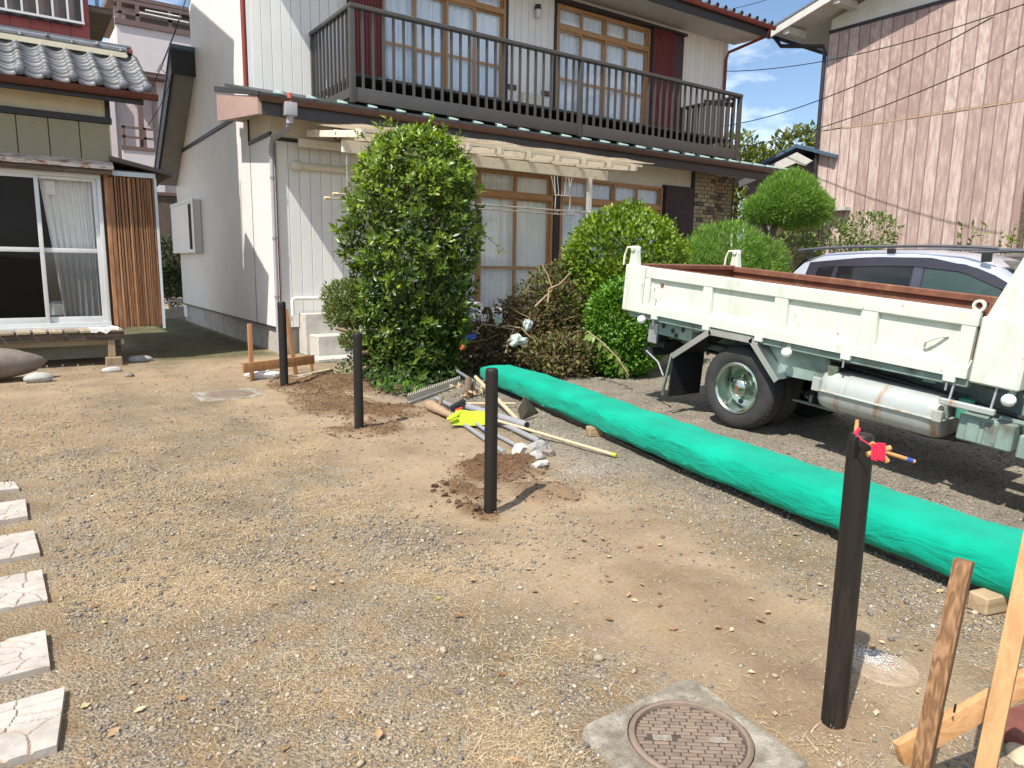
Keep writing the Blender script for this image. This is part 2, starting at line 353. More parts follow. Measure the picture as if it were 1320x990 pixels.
# foliage
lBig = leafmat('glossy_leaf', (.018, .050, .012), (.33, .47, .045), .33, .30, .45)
lRound = leafmat('round_bush_leaf', (.05, .12, .012), (.34, .46, .04), .45, .32)
lHedge = leafmat('hedge_leaf', (.03, .11, .01), (.20, .40, .035), .45, .32)
lPine = leafmat('pine_needle', (.07, .16, .02), (.30, .48, .08), .55, .38)
lShrub = leafmat('shrub_leaf', (.05, .09, .02), (.28, .36, .09), .45, .3)
lTree = leafmat('far_tree_leaf', (.045, .075, .012), (.26, .27, .045), .5, .3)
lDry = leafmat('dead_leaf', (.055, .030, .018), (.23, .19, .06), .7, .2)
lGround = leafmat('ground_cover_leaf', (.015, .038, .010), (.09, .15, .03), .5, .25)
lAzal = leafmat('azalea_leaf', (.05, .09, .02), (.25, .29, .06), .5, .3)

# barn boards: worn brown paint showing pale wood, streaked along the board
def barnmat():
    mt, nt, bs, l = newmat('worn_painted_board')
    v = coords(nt, True, (8, 8, 1.7))
    n = node(nt, 'ShaderNodeTexNoise', Scale=1.6, Detail=9, Roughness=.68); l(v, n.inputs['Vector'])
    oi = node(nt, 'ShaderNodeObjectInfo'); sh = node(nt, 'ShaderNodeMath', operation='MULTIPLY_ADD'); sh.inputs[1].default_value = .20; sh.inputs[2].default_value = -.10; l(oi.outputs['Random'], sh.inputs[0])
    ad = node(nt, 'ShaderNodeMath', operation='ADD'); l(n.outputs['Fac'], ad.inputs[0]); l(sh.outputs[0], ad.inputs[1])
    rp = node(nt, 'ShaderNodeValToRGB'); e = rp.color_ramp.elements
    e[0].position = .36; e[0].color = (.33, .225, .195, 1); e[1].position = .66; e[1].color = (.55, .44, .385, 1)
    k = rp.color_ramp.elements.new(.52); k.color = (.42, .31, .265, 1)
    l(ad.outputs[0], rp.inputs['Fac']); l(rp.outputs[0], bs.inputs['Base Color']); bs.inputs['Roughness'].default_value = .85
    return mt
mBarn = barnmat()
mBarnTrim = M('barn_white_trim', (.55, .52, .47), .7, .1, 5)

# vehicles
def truckmat():
    mt, nt, bs, l = newmat('pale_green_white_paint')
    def nz(sc, st, d=7, r=.62): n = node(nt, 'ShaderNodeTexNoise', Scale=sc, Detail=d, Roughness=r); l(coords(nt, True, st), n.inputs['Vector']); return n.outputs['Fac']
    def mr(f, a, b, lo=0, hi=1): m_ = node(nt, 'ShaderNodeMapRange'); m_.inputs['From Min'].default_value = a; m_.inputs['From Max'].default_value = b; m_.inputs['To Min'].default_value = lo; m_.inputs['To Max'].default_value = hi; l(f, m_.inputs['Value']); return m_.outputs[0]
    def mix(f, c1, c2): m_ = node(nt, 'ShaderNodeMixRGB'); l(f, m_.inputs['Fac']); m_.inputs['Color2'].default_value = (*c2, 1); (l(c1, m_.inputs['Color1']) if not isinstance(c1, tuple) else setattr(m_.inputs['Color1'], 'default_value', (*c1, 1))); return m_.outputs[0]
    c = mix(mr(nz(2.2, (1, 1, 1)), .35, .7), (.625, .665, .58), (.55, .59, .505))
    c = mix(mr(nz(9, (1, 1, .22)), .52, .80, 0, .75), c, (.43, .40, .31))
    c = mix(mr(nz(26, (1, 1, .6), 5), .66, .72, 0, .85), c, (.22, .11, .05))
    c = mix(mr(nz(5, (1, 1, .10), 8, .7), .66, .78, 0, .7), c, (.33, .19, .10))
    l(c, bs.inputs['Base Color']); bs.inputs['Roughness'].default_value = .42; bs.inputs['Specular IOR Level'].default_value = .5
    bp = node(nt, 'ShaderNodeBump', Strength=.12, Distance=.02); l(nz(3.5, (1, 1, 1), 2), bp.inputs['Height']); l(bp.outputs[0], bs.inputs['Normal'])
    return mt
mTruck = truckmat()
mTruckRust = M('rusty_bed_steel', (.17, .07, .04), .7, .3, 7, stain=(.30, .16, .08), sscale=5, sth=(.55, .75))
mTruckFrame = M('green_grey_chassis', (.20, .27, .235), .6, .2, 7, stain=(.10, .08, .06), sscale=4, sth=(.5, .7))
mTank = M('weathered_tank', (.42, .45, .42), .45, .12, 5, metal=.3, stain=(.36, .17, .06), sscale=2.2, sth=(.53, .68), stretch2=(1, 4, .5))
mTyre = M('tyre_rubber', (.035, .034, .034), .8, .25, 12, bump=.2, bscale=40)
mChrome = M('polished_steel', (.50, .56, .49), .24, .08, 8, metal=1)  # green in the base colour stands in for reflections of the green bundle
mStainless = M('stainless_fender', (.78, .79, .79), .34, .10, 6, metal=1)
mLampW = M('white_marker_lens', (.75, .74, .70), .25, .05, 8)
mSilver = M('silver_car_paint', (.56, .59, .66), .28, .03, 5, metal=.35, coat=.8)
mDarkCar = M('dark_grey_car_paint', (.06, .062, .075), .25, .05, 5, metal=.4, coat=.8)
mCarGlass = M('dark_car_glass', (.010, .013, .015), .05, .1, 3, spec=.35)
mCarGlassGreen = M('green_car_glass', (.035, .06, .055), .05, .1, 3, spec=.4)
mVisor = M('smoked_door_visor', (.035, .032, .045), .2, .05, 5)
mRail = M('roof_rail', (.16, .16, .17), .35, .05, 6, metal=.6)

# green debris netting
def netmat():
    mt, nt, bs, l = newmat('green_net_cloth')
    v = coords(nt, False, (1, 1, 1)); n = node(nt, 'ShaderNodeTexNoise', Scale=3, Detail=5); l(v, n.inputs['Vector'])
    rp = node(nt, 'ShaderNodeValToRGB'); e = rp.color_ramp.elements; e[0].color = (.0, .26, .165, 1); e[1].color = (.0, .35, .225, 1); e[0].position = .3; e[1].position = .7
    l(n.outputs['Fac'], rp.inputs['Fac']); l(rp.outputs[0], bs.inputs['Base Color']); bs.inputs['Roughness'].default_value = .8; bs.inputs['Specular IOR Level'].default_value = .15
    bs.inputs['Sheen Weight'].default_value = .05
    v2 = coords(nt, False, (7, 1.3, 7)); n2 = node(nt, 'ShaderNodeTexNoise', Scale=1.6, Detail=4, Roughness=.55, Distortion=.9); l(v2, n2.inputs['Vector'])
    pp = node(nt, 'ShaderNodeMath', operation='PINGPONG'); pp.inputs[1].default_value = .14; l(n2.outputs['Fac'], pp.inputs[0]); n3 = node(nt, 'ShaderNodeTexNoise', Scale=420, Detail=1); l(v, n3.inputs['Vector'])
    hm = node(nt, 'ShaderNodeMath', operation='MULTIPLY_ADD'); hm.inputs[1].default_value = .02; l(n3.outputs['Fac'], hm.inputs[0]); l(pp.outputs[0], hm.inputs[2])
    bp = node(nt, 'ShaderNodeBump', Strength=.5, Distance=.055); l(hm.outputs[0], bp.inputs['Height']); l(bp.outputs[0], bs.inputs['Normal'])
    return mt
mNet = netmat()

# crazy-paving slab: soil lodged in the joints
def slabmat():
    mt, nt, bs, l = newmat('pale_slab'); v = coords(nt)
    n = node(nt, 'ShaderNodeTexNoise', Scale=8, Detail=8, Roughness=.65); l(v, n.inputs['Vector'])
    rp = node(nt, 'ShaderNodeValToRGB'); e = rp.color_ramp.elements; e[0].position = .3; e[0].color = (.33, .29, .245, 1); e[1].position = .65; e[1].color = (.48, .435, .385, 1); l(n.outputs['Fac'], rp.inputs['Fac'])
    a = node(nt, 'ShaderNodeAttribute', attribute_name='dirt'); mx = node(nt, 'ShaderNodeMixRGB'); mx.inputs['Color2'].default_value = (.36, .285, .215, 1); l(a.outputs['Fac'], mx.inputs['Fac']); l(rp.outputs[0], mx.inputs['Color1']); l(mx.outputs[0], bs.inputs['Base Color'])
    bs.inputs['Roughness'].default_value = .85; n2 = node(nt, 'ShaderNodeTexNoise', Scale=70, Detail=5); l(v, n2.inputs['Vector']); bp = node(nt, 'ShaderNodeBump', Strength=.5, Distance=.004); l(n2.outputs['Fac'], bp.inputs['Height']); l(bp.outputs[0], bs.inputs['Normal'])
    return mt
mSlab = slabmat()

# ------------------------------------------------------------------ ground
SOIL = [(2.95, 8.25, .55, .75, .9), (2.65, 7.0, .40, .75, .8), (2.9, 6.35, .42, .38, .9), (2.45, 5.75, .32, .3, .8), (2.78, 4.12, .36, .30, 1.0), (2.75, 3.5, .22, .3, .55),
        (2.30, 3.78, .13, .30, .85), (2.15, 3.42, .10, .18, .8), (2.1, 1.25, .28, .22, .35), (2.35, 1.95, .35, .45, .22), (3.5, 7.6, .35, .5, .7)]
def regions(x, y):
    x = np.asarray(x, float); y = np.asarray(y, float)
    wob = (fbm(x * 1.3, y * 1.3, 5) - .5)
    soil = np.zeros_like(x)
    for cx_, cy_, rx, ry, k in SOIL:
        d = np.hypot((x - cx_) / rx, (y - cy_) / ry) + (fbm(x * 5, y * 5, 9) - .5) * 1.1
        soil = np.maximum(soil, k * (1 - sst(.6, 1.1, d)))
    # trampled sandy strip along the row of posts
    c = 2.45 + .05 * (y - 4) + .25 * wob; hw = .75 + .18 * np.clip(y - 4, -3, 3) * .5
    sand = 1 - sst(.55, 1.25, np.abs(x - c) / hw + wob * .9)
    sand = np.maximum(sand * sst(.3, 1.0, y), .8 * (1 - sst(.3, 1.0, np.abs(y - 9.6) / 1.8 + wob)) * sst(4.6, 3.4, x))
    st = fbm(x * .9 + 3, y * .9, 21); s2 = fbm(x * 2.6, y * 2.6, 33)
    straw = sst(.47, .66, st * .55 + s2 * .45 + .08 * np.exp(-((x - 1.45) ** 2 / .35 + (y - 2.6) ** 2 / 1.6)) + .03 * np.exp(-((x - .6) ** 2 / .8 + (y - 3.8) ** 2 / 2.5)))
    straw = straw * (1 - .92 * sst(1.75, 2.05, x + .25 * wob) * sst(2.6, 2.1, y))
    straw = straw * (1 - sst(2.1, 2.7, x)) * (1 - soil) * (1 - .55 * sand) * sst(11, 6, y)
    moss = sst(10.9, 11.6, y) * sst(1.3, 1.9, x) * (1 - sst(3.2, 3.6, x))
    blue = sst(3.1, 3.9, x + wob * .8) * (1 - sst(9, 11, y))
    return soil, sand, straw, moss, blue
def gz(x, y):
    x = np.asarray(x, float); y = np.asarray(y, float)
    near = 1 - sst(14, 22, np.hypot(x, y))
    z = near * (.030 * (fbm(x * .8, y * .8, 2) - .5) + .018 * (fbm(x * 4, y * 4, 4) - .5) + .007 * (vn(x * 17, y * 17, 8) - .5))
    soil = regions(x, y)[0]
    z = z + near * soil * (.015 + .085 * np.maximum(fbm(x * 6, y * 6, 12) - .38, 0) + .02 * (vn(x * 22, y * 22, 3) - .4))
    z = z + .10 * np.exp(-(((x - 3.15) / .35) ** 2 + ((y - 8.15) / .4) ** 2)) + .035 * np.exp(-(((x - 2.9) / .3) ** 2 + ((y - 6.4) / .25) ** 2)) + .03 * np.exp(-(((x - 2.8) / .28) ** 2 + ((y - 4.15) / .2) ** 2))
    z = z - .085 * np.clip(4.0 - y, 0, 3.5) * sst(4.3, 5.0, x) * (1 - sst(12, 14, x))     # the drive falls towards the street under the lorry
    flat = np.maximum(1 - sst(.30, .42, np.maximum(np.abs(x - 1.6) * .8, np.abs(y - 1.3))), 0)
    return z * (1 - .8 * flat)
def gz1(x, y): return float(gz(np.array([x]), np.array([y]))[0])
def axis(lo, hi, step, far):
    a = [lo]; s = step
    while a[-1] > -far: s *= 1.28; a.append(a[-1] - s)
    b = list(np.arange(lo + step, hi, step)); s = step; b.append(hi)
    while b[-1] < far: s *= 1.28; b.append(b[-1] + s)
    return np.array(a[::-1] + b)
gx, gy = axis(-1.0, 6.0, .04, 400), axis(.5, 9.6, .04, 400)
GX, GY = np.meshgrid(gx, gy); nx, ny = len(gx), len(gy)
GZ = gz(GX, GY)
i = np.arange(nx - 1); j = np.arange(ny - 1); I, J = np.meshgrid(i, j); q = (J * nx + I).ravel()
so_, sa_, st_, mo_, bl_ = regions(GX.ravel(), GY.ravel())

def groundmat():
    mt, nt, bs, l = newmat('gravel_and_sand')
    tc = node(nt, 'ShaderNodeTexCoord'); v = tc.outputs['Object']
    def A(n): return node(nt, 'ShaderNodeAttribute', attribute_name=n).outputs['Fac']
    def noise(sc, d=6, r=.6): n = node(nt, 'ShaderNodeTexNoise', Scale=sc, Detail=d, Roughness=r); l(v, n.inputs['Vector']); return n.outputs['Fac']
    def ramp(f, stops):
        r = node(nt, 'ShaderNodeValToRGB'); e = r.color_ramp.elements
        while len(e) < len(stops): e.new(.5)
        for k, (p, c) in enumerate(stops): e[k].position = p; e[k].color = (*c, 1)
        l(f, r.inputs['Fac']); return r.outputs['Color']
    def mix(f, a, b):
        m_ = node(nt, 'ShaderNodeMixRGB'); l(f, m_.inputs['Fac'])
        for s, k in ((a, 'Color1'), (b, 'Color2')):
            if isinstance(s, tuple): m_.inputs[k].default_value = (*s, 1)
            else: l(s, m_.inputs[k])
        return m_.outputs['Color']
    def vor(sc):
        n = node(nt, 'ShaderNodeTexVoronoi', Scale=sc); l(v, n.inputs['Vector']); return n
    v1, v2 = vor(88), vor(190)
    sepa = node(nt, 'ShaderNodeSeparateColor'); l(v1.outputs['Color'], sepa.inputs[0]); sepb = node(nt, 'ShaderNodeSeparateColor'); l(v2.outputs['Color'], sepb.inputs[0])
    stones = [(0, (.12, .112, .10)), (.25, (.225, .20, .165)), (.5, (.31, .26, .195)), (.75, (.40, .325, .23)), (.95, (.54, .47, .37))]
    c1 = ramp(sepa.outputs[0], stones); c2 = ramp(sepb.outputs[0], stones)
    g = mix(noise(24, 3), c1, c2)
    earth = ramp(noise(38, 8, .7), [(.3, (.24, .17, .10)), (.7, (.41, .305, .19))])
    f1 = node(nt, 'ShaderNodeMapRange'); f1.inputs['From Min'].default_value = .40; f1.inputs['From Max'].default_value = .58; l(noise(7, 8, .7), f1.inputs['Value'])
    base = mix(f1.outputs[0], g, earth)
    big = ramp(noise(1.7, 7, .62), [(.32, (.66, .64, .605)), (.53, (.90, .875, .835)), (.72, (1.10, 1.065, 1.01))])
    bluest = ramp(sepa.outputs[1], [(0, (.09, .095, .10)), (.4, (.23, .225, .20)), (.8, (.36, .33, .28)), (1, (.55, .52, .46))])
    base = mix(A('blue'), base, mix(noise(24, 3), bluest, g))
    sand = ramp(noise(60, 9, .72), [(.25, (.28, .205, .13)), (.5, (.39, .295, .195)), (.75, (.48, .375, .265))])
    sf = node(nt, 'ShaderNodeMath', operation='MULTIPLY'); l(A('sand'), sf.inputs[0]); sf.inputs[1].default_value = .66; base = mix(sf.outputs[0], base, sand)
    strawc = ramp(noise(90, 6, .7), [(.3, (.33, .24, .14)), (.7, (.54, .405, .245))])
    f2 = node(nt, 'ShaderNodeMath', operation='MULTIPLY'); l(A('straw'), f2.inputs[0]); f2.inputs[1].default_value = .55; base = mix(f2.outputs[0], base, strawc)
    soil = ramp(noise(50, 9, .7), [(.3, (.105, .058, .031)), (.7, (.24, .145, .08))]); base = mix(A('soil'), base, soil)
    moss = ramp(noise(14, 8, .7), [(.35, (.10, .095, .06)), (.55, (.145, .14, .07)), (.75, (.23, .20, .14))]); base = mix(A('moss'), base, moss)
    mb_ = node(nt, 'ShaderNodeMixRGB', blend_type='MULTIPLY', Fac=1); l(base, mb_.inputs['Color1']); l(big, mb_.inputs['Color2']); base = mb_.outputs[0]
    l(base, bs.inputs['Base Color']); bs.inputs['Roughness'].default_value = .95; bs.inputs['Specular IOR Level'].default_value = .15
    h1 = node(nt, 'ShaderNodeMath', operation='MULTIPLY_ADD'); l(v1.outputs['Distance'], h1.inputs[0]); sv = node(nt, 'ShaderNodeMath', operation='MULTIPLY_ADD'); l(A('sand'), sv.inputs[0]); sv.inputs[1].default_value = 1.0; sv.inputs[2].default_value = -1.2; l(sv.outputs[0], h1.inputs[1]); l(noise(120, 6, .7), h1.inputs[2])
    bp = node(nt, 'ShaderNodeBump', Strength=.9, Distance=.010); l(h1.outputs[0], bp.inputs['Height']); l(bp.outputs[0], bs.inputs['Normal'])
    return mt
me = np_mesh('ground', np.stack([GX.ravel(), GY.ravel(), GZ.ravel()], 1), np.stack([q, q + 1, q + nx + 1, q + nx], 1), groundmat(), True,
             dict(soil=so_, sand=sa_, straw=st_, moss=mo_, blue=bl_))
ground = bpy.data.objects.new('ground', me); COL.objects.link(ground); ground['kind'] = 'structure'

def attrmat(name, stops, rough=.85, attr='shade'):
    mt, nt, bs, l = newmat(name); a = node(nt, 'ShaderNodeAttribute', attribute_name=attr)
    r = node(nt, 'ShaderNodeValToRGB'); e = r.color_ramp.elements
    while len(e) < len(stops): e.new(.5)
    for k, (p, c) in enumerate(stops): e[k].position = p; e[k].color = (*c, 1)
    l(a.outputs['Fac'], r.inputs['Fac'])
    n = node(nt, 'ShaderNodeTexNoise', Scale=90, Detail=4); tc = node(nt, 'ShaderNodeTexCoord'); l(tc.outputs['Object'], n.inputs['Vector'])
    mr = node(nt, 'ShaderNodeMapRange'); mr.inputs['To Min'].default_value = .6; mr.inputs['To Max'].default_value = 1.22; l(n.outputs['Fac'], mr.inputs['Value'])
    hs = node(nt, 'ShaderNodeHueSaturation'); l(r.outputs[0], hs.inputs['Color']); l(mr.outputs[0], hs.inputs['Value']); l(hs.outputs[0], bs.inputs['Base Color'])
    bs.inputs['Roughness'].default_value = rough; bs.inputs['Specular IOR Level'].default_value = .2
    return mt
mPebble = attrmat('pebble', [(0, (.12, .112, .105)), (.2, (.20, .182, .16)), (.42, (.30, .26, .205)), (.65, (.39, .315, .22)), (.88, (.48, .41, .315)), (1, (.62, .58, .52))])
mStraw = attrmat('dry_straw', [(0, (.34, .235, .13)), (.5, (.54, .41, .24)), (1, (.70, .57, .38))])
mClod = attrmat('soil_clod', [(0, (.085, .047, .026)), (1, (.21, .125, .07))])
mDryLeaf = attrmat('fallen_leaf', [(0, (.20, .10, .045)), (.6, (.45, .30, .16)), (.9, (.58, .45, .28)), (1, (.35, .36, .08))])

t_ = (1 + 5 ** .5) / 2
ICO_V = np.array([(-1, t_, 0), (1, t_, 0), (-1, -t_, 0), (1, -t_, 0), (0, -1, t_), (0, 1, t_), (0, -1, -t_), (0, 1, -t_), (t_, 0, -1), (t_, 0, 1), (-t_, 0, -1), (-t_, 0, 1)]) / math.hypot(1, t_)
ICO_F = np.array([(0, 11, 5), (0, 5, 1), (0, 1, 7), (0, 7, 10), (0, 10, 11), (1, 5, 9), (5, 11, 4), (11, 10, 2), (10, 7, 6), (7, 1, 8), (3, 9, 4), (3, 4, 2), (3, 2, 6), (3, 6, 8), (3, 8, 9), (4, 9, 5), (2, 4, 11), (6, 2, 10), (8, 6, 7), (9, 8, 1)])
OCT_V = np.array([(1, 0, 0), (-1, 0, 0), (0, 1, 0), (0, -1, 0), (0, 0, 1), (0, 0, -1)], float)
OCT_F = np.array([(0, 2, 4), (2, 1, 4), (1, 3, 4), (3, 0, 4), (2, 0, 5), (1, 2, 5), (3, 1, 5), (0, 3, 5)])
def rocks(name, xy, size, mat, shade, V=ICO_V, Fc=ICO_F, sink=.25, flat=.6, kind='stuff', zoff=0):
    n = len(xy); k = len(V); z = gz(xy[:, 0], xy[:, 1]) + zoff
    sc = np.stack([size * rng.uniform(.75, 1.35, n), size * rng.uniform(.6, 1.0, n), size * flat * rng.uniform(.7, 1.2, n)], 1)
    v = V[None] * (1 + rng.uniform(-.28, .28, (n, k, 1))) * sc[:, None]
    a = rng.uniform(0, 6.283, n); c, s = np.cos(a)[:, None], np.sin(a)[:, None]
    b = rng.uniform(-.4, .4, n); cb, sb = np.cos(b)[:, None], np.sin(b)[:, None]
    x, y, zz = v[..., 0], v[..., 1], v[..., 2]
    y, zz = y * cb - zz * sb, y * sb + zz * cb
    x, y = x * c - y * s, x * s + y * c
    P = np.stack([x + xy[:, 0:1], y + xy[:, 1:2], zz + (z + sc[:, 2] * (1 - 2 * sink))[:, None]], -1).reshape(-1, 3)
    f = (Fc[None] + (np.arange(n) * k)[:, None, None]).reshape(-1, 3)
    me = np_mesh(name, P, f, mat, False, dict(shade=np.repeat(shade, k)))
    o = bpy.data.objects.new(name, me); COL.objects.link(o); o['kind'] = kind; return o
def scatter(n, rmin, rmax, p=1.0):
    """points on the yard, denser near the eye as the gravel there can be told apart"""
    th = rng.uniform(R(12), R(98), n); u = rng.uniform(0, 1, n)
    r = rmin * (rmax / rmin) ** u
    return np.stack([r * np.cos(th), r * np.sin(th)], 1)
def keep(xy):
    x, y = xy[:, 0], xy[:, 1]
    ok = (x < 8) & (y < 11.3) & (x > -2.5)
    ok &= ~((np.abs(x - y * 0 - 1.6) < .26) & (np.abs(y - 1.3) < .3))                   # the concrete manhole surround
    ok &= ~((x < .06) & (y > 2.2) & (y < 5.5) & (x > -.6))                              # the slabs
    return ok
xy = scatter(125000, 1.15, 12); soil, sand, straw, moss, blue = regions(xy[:, 0], xy[:, 1])
clump = fbm(xy[:, 0] * 2.2, xy[:, 1] * 2.2, 44)
prob = np.clip(.35 + 1.6 * (clump - .42), .08, 1) * (1 - .70 * sand) * (1 - .85 * soil) * (1 - .55 * straw) + .25 * blue
xy = xy[keep(xy) & (rng.uniform(0, 1, len(xy)) < prob)]
n = len(xy); size = np.clip(rng.lognormal(math.log(.0035), .45, n), .0016, .012) * (1 + .035 * np.hypot(xy[:, 0], xy[:, 1]))
sh = np.clip(rng.beta(1.5, 1.7, n) * .95 - .12 * regions(xy[:, 0], xy[:, 1])[4], 0, .93); sh[rng.uniform(0, 1, n) < .012] = 1
near_ = np.hypot(xy[:, 0], xy[:, 1]) < 4.2
rocks('gravel', xy[near_], size[near_], mPebble, sh[near_]); rocks('fine_gravel', xy[~near_], size[~near_], mPebble, sh[~near_], OCT_V, OCT_F)
xy = scatter(90000, 3.2, 11); soil, sand, straw, moss, blue = regions(xy[:, 0], xy[:, 1]); clump = fbm(xy[:, 0] * 1.7, xy[:, 1] * 1.7, 51)
xy = xy[keep(xy) & (rng.uniform(0, 1, len(xy)) < np.clip(.25 + 2.2 * (clump - .42), .06, 1) * (1 - .72 * sand) * (1 - soil) * (1 - .3 * straw))]; n = len(xy)
rocks('grey_gravel', xy, np.clip(rng.lognormal(math.log(.0068), .38, n), .004, .016), mPebble, rng.beta(1.4, 1.8, n) * .85, OCT_V, OCT_F)
# stones one notices
xy = scatter(700, 1.3, 10); xy = xy[keep(xy) & (regions(xy[:, 0], xy[:, 1])[1] < .7)]
rocks('loose_pebbles', xy, np.clip(rng.lognormal(math.log(.009), .35, len(xy)), .005, .022), mPebble, rng.beta(1.3, 1.6, len(xy)))
# crumbs of dug soil
pts = []
for cx_, cy_, rx, ry, k in [q_ for q_ in SOIL if q_[4] > .4]:
    m_ = int(1500 * rx * ry * k * k / .12); a = rng.uniform(0, 6.283, m_); r_ = np.sqrt(rng.uniform(0, 1.2, m_)); pts.append(np.stack([cx_ + rx * r_ * np.cos(a), cy_ + ry * r_ * np.sin(a)], 1))
pts = np.concatenate(pts); rocks('soil_clods', pts, np.clip(rng.lognormal(math.log(.0042), .55, len(pts)), .002, .017), mClod, rng.uniform(0, 1, len(pts)), sink=.3)

def blades(name, xy, ln, wd, mat, shade, lift=.006, kind='stuff'):
    n = len(xy); a = rng.uniform(0, 6.283, n); b = a + rng.normal(0, .5, n)
    z = gz(xy[:, 0], xy[:, 1])
    p0 = np.stack([xy[:, 0], xy[:, 1], z + rng.uniform(.001, lift, n)], 1)
    h = ln / 2
    p1 = p0 + np.stack([np.cos(a) * h, np.sin(a) * h, rng.uniform(0, lift * 2.0, n)], 1)
    p2 = p1 + np.stack([np.cos(b) * h, np.sin(b) * h, rng.uniform(-lift, lift * 1.2, n)], 1)
    s = np.stack([-np.sin(a), np.cos(a), rng.uniform(-.4, .4, n)], 1) * wd[:, None] / 2
    V = np.stack([p0 - s, p0 + s, p1 + s, p1 - s, p2 + s * .3, p2 - s * .3], 1).reshape(-1, 3)
    f = (np.array([(0, 3, 2, 1), (3, 5, 4, 2)])[None] + (np.arange(n) * 6)[:, None, None]).reshape(-1, 4)
    o = bpy.data.objects.new(name, np_mesh(name, V, f, mat, False, dict(shade=np.repeat(shade, 6)))); COL.objects.link(o); o['kind'] = kind; return o
xy = scatter(190000, 1.15, 9); straw = regions(xy[:, 0], xy[:, 1])[2]; xy = xy[keep(xy) & (rng.uniform(0, 1, len(xy)) < straw * .9 + .03)]
d_ = np.hypot(xy[:, 0], xy[:, 1])
blades('dry_straw', xy, rng.uniform(.015, .065, len(xy)), rng.uniform(.0006, .0013, len(xy)) * (1 + .12 * d_), mStraw, rng.beta(2, 2, len(xy)))

LEAF_F = np.array([(0, 2, 4), (2, 3, 4), (3, 1, 4), (1, 0, 4)])
def leaves(name, P, T, N, size, wr, fold, mat, shade, parent=None, kind=None, off=None):
    """leaf blades: base P, along T, facing N"""
    n = len(P); T = T / np.linalg.norm(T, axis=1, keepdims=True); B = np.cross(T, N); B /= np.maximum(np.linalg.norm(B, axis=1, keepdims=True), 1e-6); Nn = np.cross(B, T)
    s = size[:, None]
    m_ = P + T * s * .45
    V = np.stack([P, m_ - B * s * wr, m_ + B * s * wr, P + T * s - Nn * s * fold * .8, m_ - Nn * s * fold], 1).reshape(-1, 3)
    if off is not None: V = V - np.asarray(off)
    f = (LEAF_F[None] + (np.arange(n) * 5)[:, None, None]).reshape(-1, 3)
    me = np_mesh(name, V, f, mat, False, dict(shade=np.repeat(shade, 5)))
    if parent is False: return me
    o = bpy.data.objects.new(name, me); COL.objects.link(o); o.parent = parent
    if kind: o['kind'] = kind
    return o
def rdir(n): d = rng.normal(size=(n, 3)); return d / np.linalg.norm(d, axis=1, keepdims=True)
def leafcloud(name, blobs, n, size, mat, parent, wr=.24, fold=.08, lump=.14, depth=.45, up=.5, flatbias=.2, young=.5, jitter=.25):
    """leaves through the outer volume of lumpy ellipsoids (centre, radii)"""
    vol = np.array([r[0] * r[1] + r[1] * r[2] + r[0] * r[2] for c, r in blobs]); cnt = (n * vol / vol.sum()).astype(int)
    Ps, Ns, Us = [], [], []
    for (c, r), k in zip(blobs, cnt):
        d = rdir(k); q = rng.uniform(0, 1, k)
        lm = 1 + lump * 2 * (fbm(d[:, 0] * 3.2 + c[0], d[:, 1] * 3.2 + d[:, 2] * 3.9 + c[1], 3) - .5) + rng.normal(0, .035, k)
        rad = (1 - depth * q ** 2.2) * lm
        Ps.append(np.array(c) + d * np.array(r) * rad[:, None]); Ns.append(d / np.array(r)); Us.append(1 - q)
    P, N, U = np.concatenate(Ps), np.concatenate(Ns), np.concatenate(Us); N /= np.linalg.norm(N, axis=1, keepdims=True)
    m_ = len(P); ok = P[:, 2] > .02; P, N, U = P[ok], N[ok], U[ok]; m_ = len(P)
    T = N * (1 - flatbias) + rdir(m_) * .9 + np.array([0, 0, up]); Nr = N * .6 + np.array([0, 0, .8]) + rdir(m_) * .55
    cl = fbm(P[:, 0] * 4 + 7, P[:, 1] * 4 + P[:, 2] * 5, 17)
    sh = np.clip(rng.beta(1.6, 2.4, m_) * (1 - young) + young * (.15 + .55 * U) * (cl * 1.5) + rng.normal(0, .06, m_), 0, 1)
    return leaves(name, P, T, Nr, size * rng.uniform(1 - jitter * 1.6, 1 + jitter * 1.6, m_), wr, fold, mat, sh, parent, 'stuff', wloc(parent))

# fallen leaves
xy = scatter(420, 1.3, 10); soil, sand, straw, moss, blue = regions(xy[:, 0], xy[:, 1])
ok = keep(xy) & ((xy[:, 0] > 1.9) | (rng.uniform(0, 1, len(xy)) < .3)); xy = xy[ok]; n = len(xy)
P = np.stack([xy[:, 0], xy[:, 1], gz(xy[:, 0], xy[:, 1]) + .012], 1); a = rng.uniform(0, 6.28, n)
leaves('fallen_leaves', P, np.stack([np.cos(a), np.sin(a), rng.uniform(-.1, .25, n)], 1), np.array([0, 0, 1.]) + rdir(n) * .35, rng.uniform(.02, .05, n), .3, .12, mDryLeaf, rng.uniform(0, 1, n), None, 'stuff')

# ------------------------------------------------------------------ the white two-storey house
HX, YL, YU, XR = 3.41, 11.33, 12.42, 15.10          # left wall, lower front, upper front, right end
H = thing('white_house', 'large white two storey timber house with dark balcony across its front', 'house', (HX, YL, 0))

def plank_mesh(name, w, h, mat, d=.018):
    g = .006
    return MB().rbox(g / 2, w - g / 2, -d, 0, 0, h, .004).mesh(name, mat)
def planks(parent, x0, x1, y, z0, z1, mat=mWhite, w=.1705, backer=True):
    n = max(1, round((x1 - x0) / w)); w = (x1 - x0) / n
    if backer: MB().box(x0, x1, y, y + .06, z0, z1).build('wall_backing', mBlackTrim, parent)
    me = plank_mesh('siding_plank', w, z1 - z0, mat)
    for k in range(n): inst('siding_plank', me, parent, (x0 + k * w, y - .001, z0))

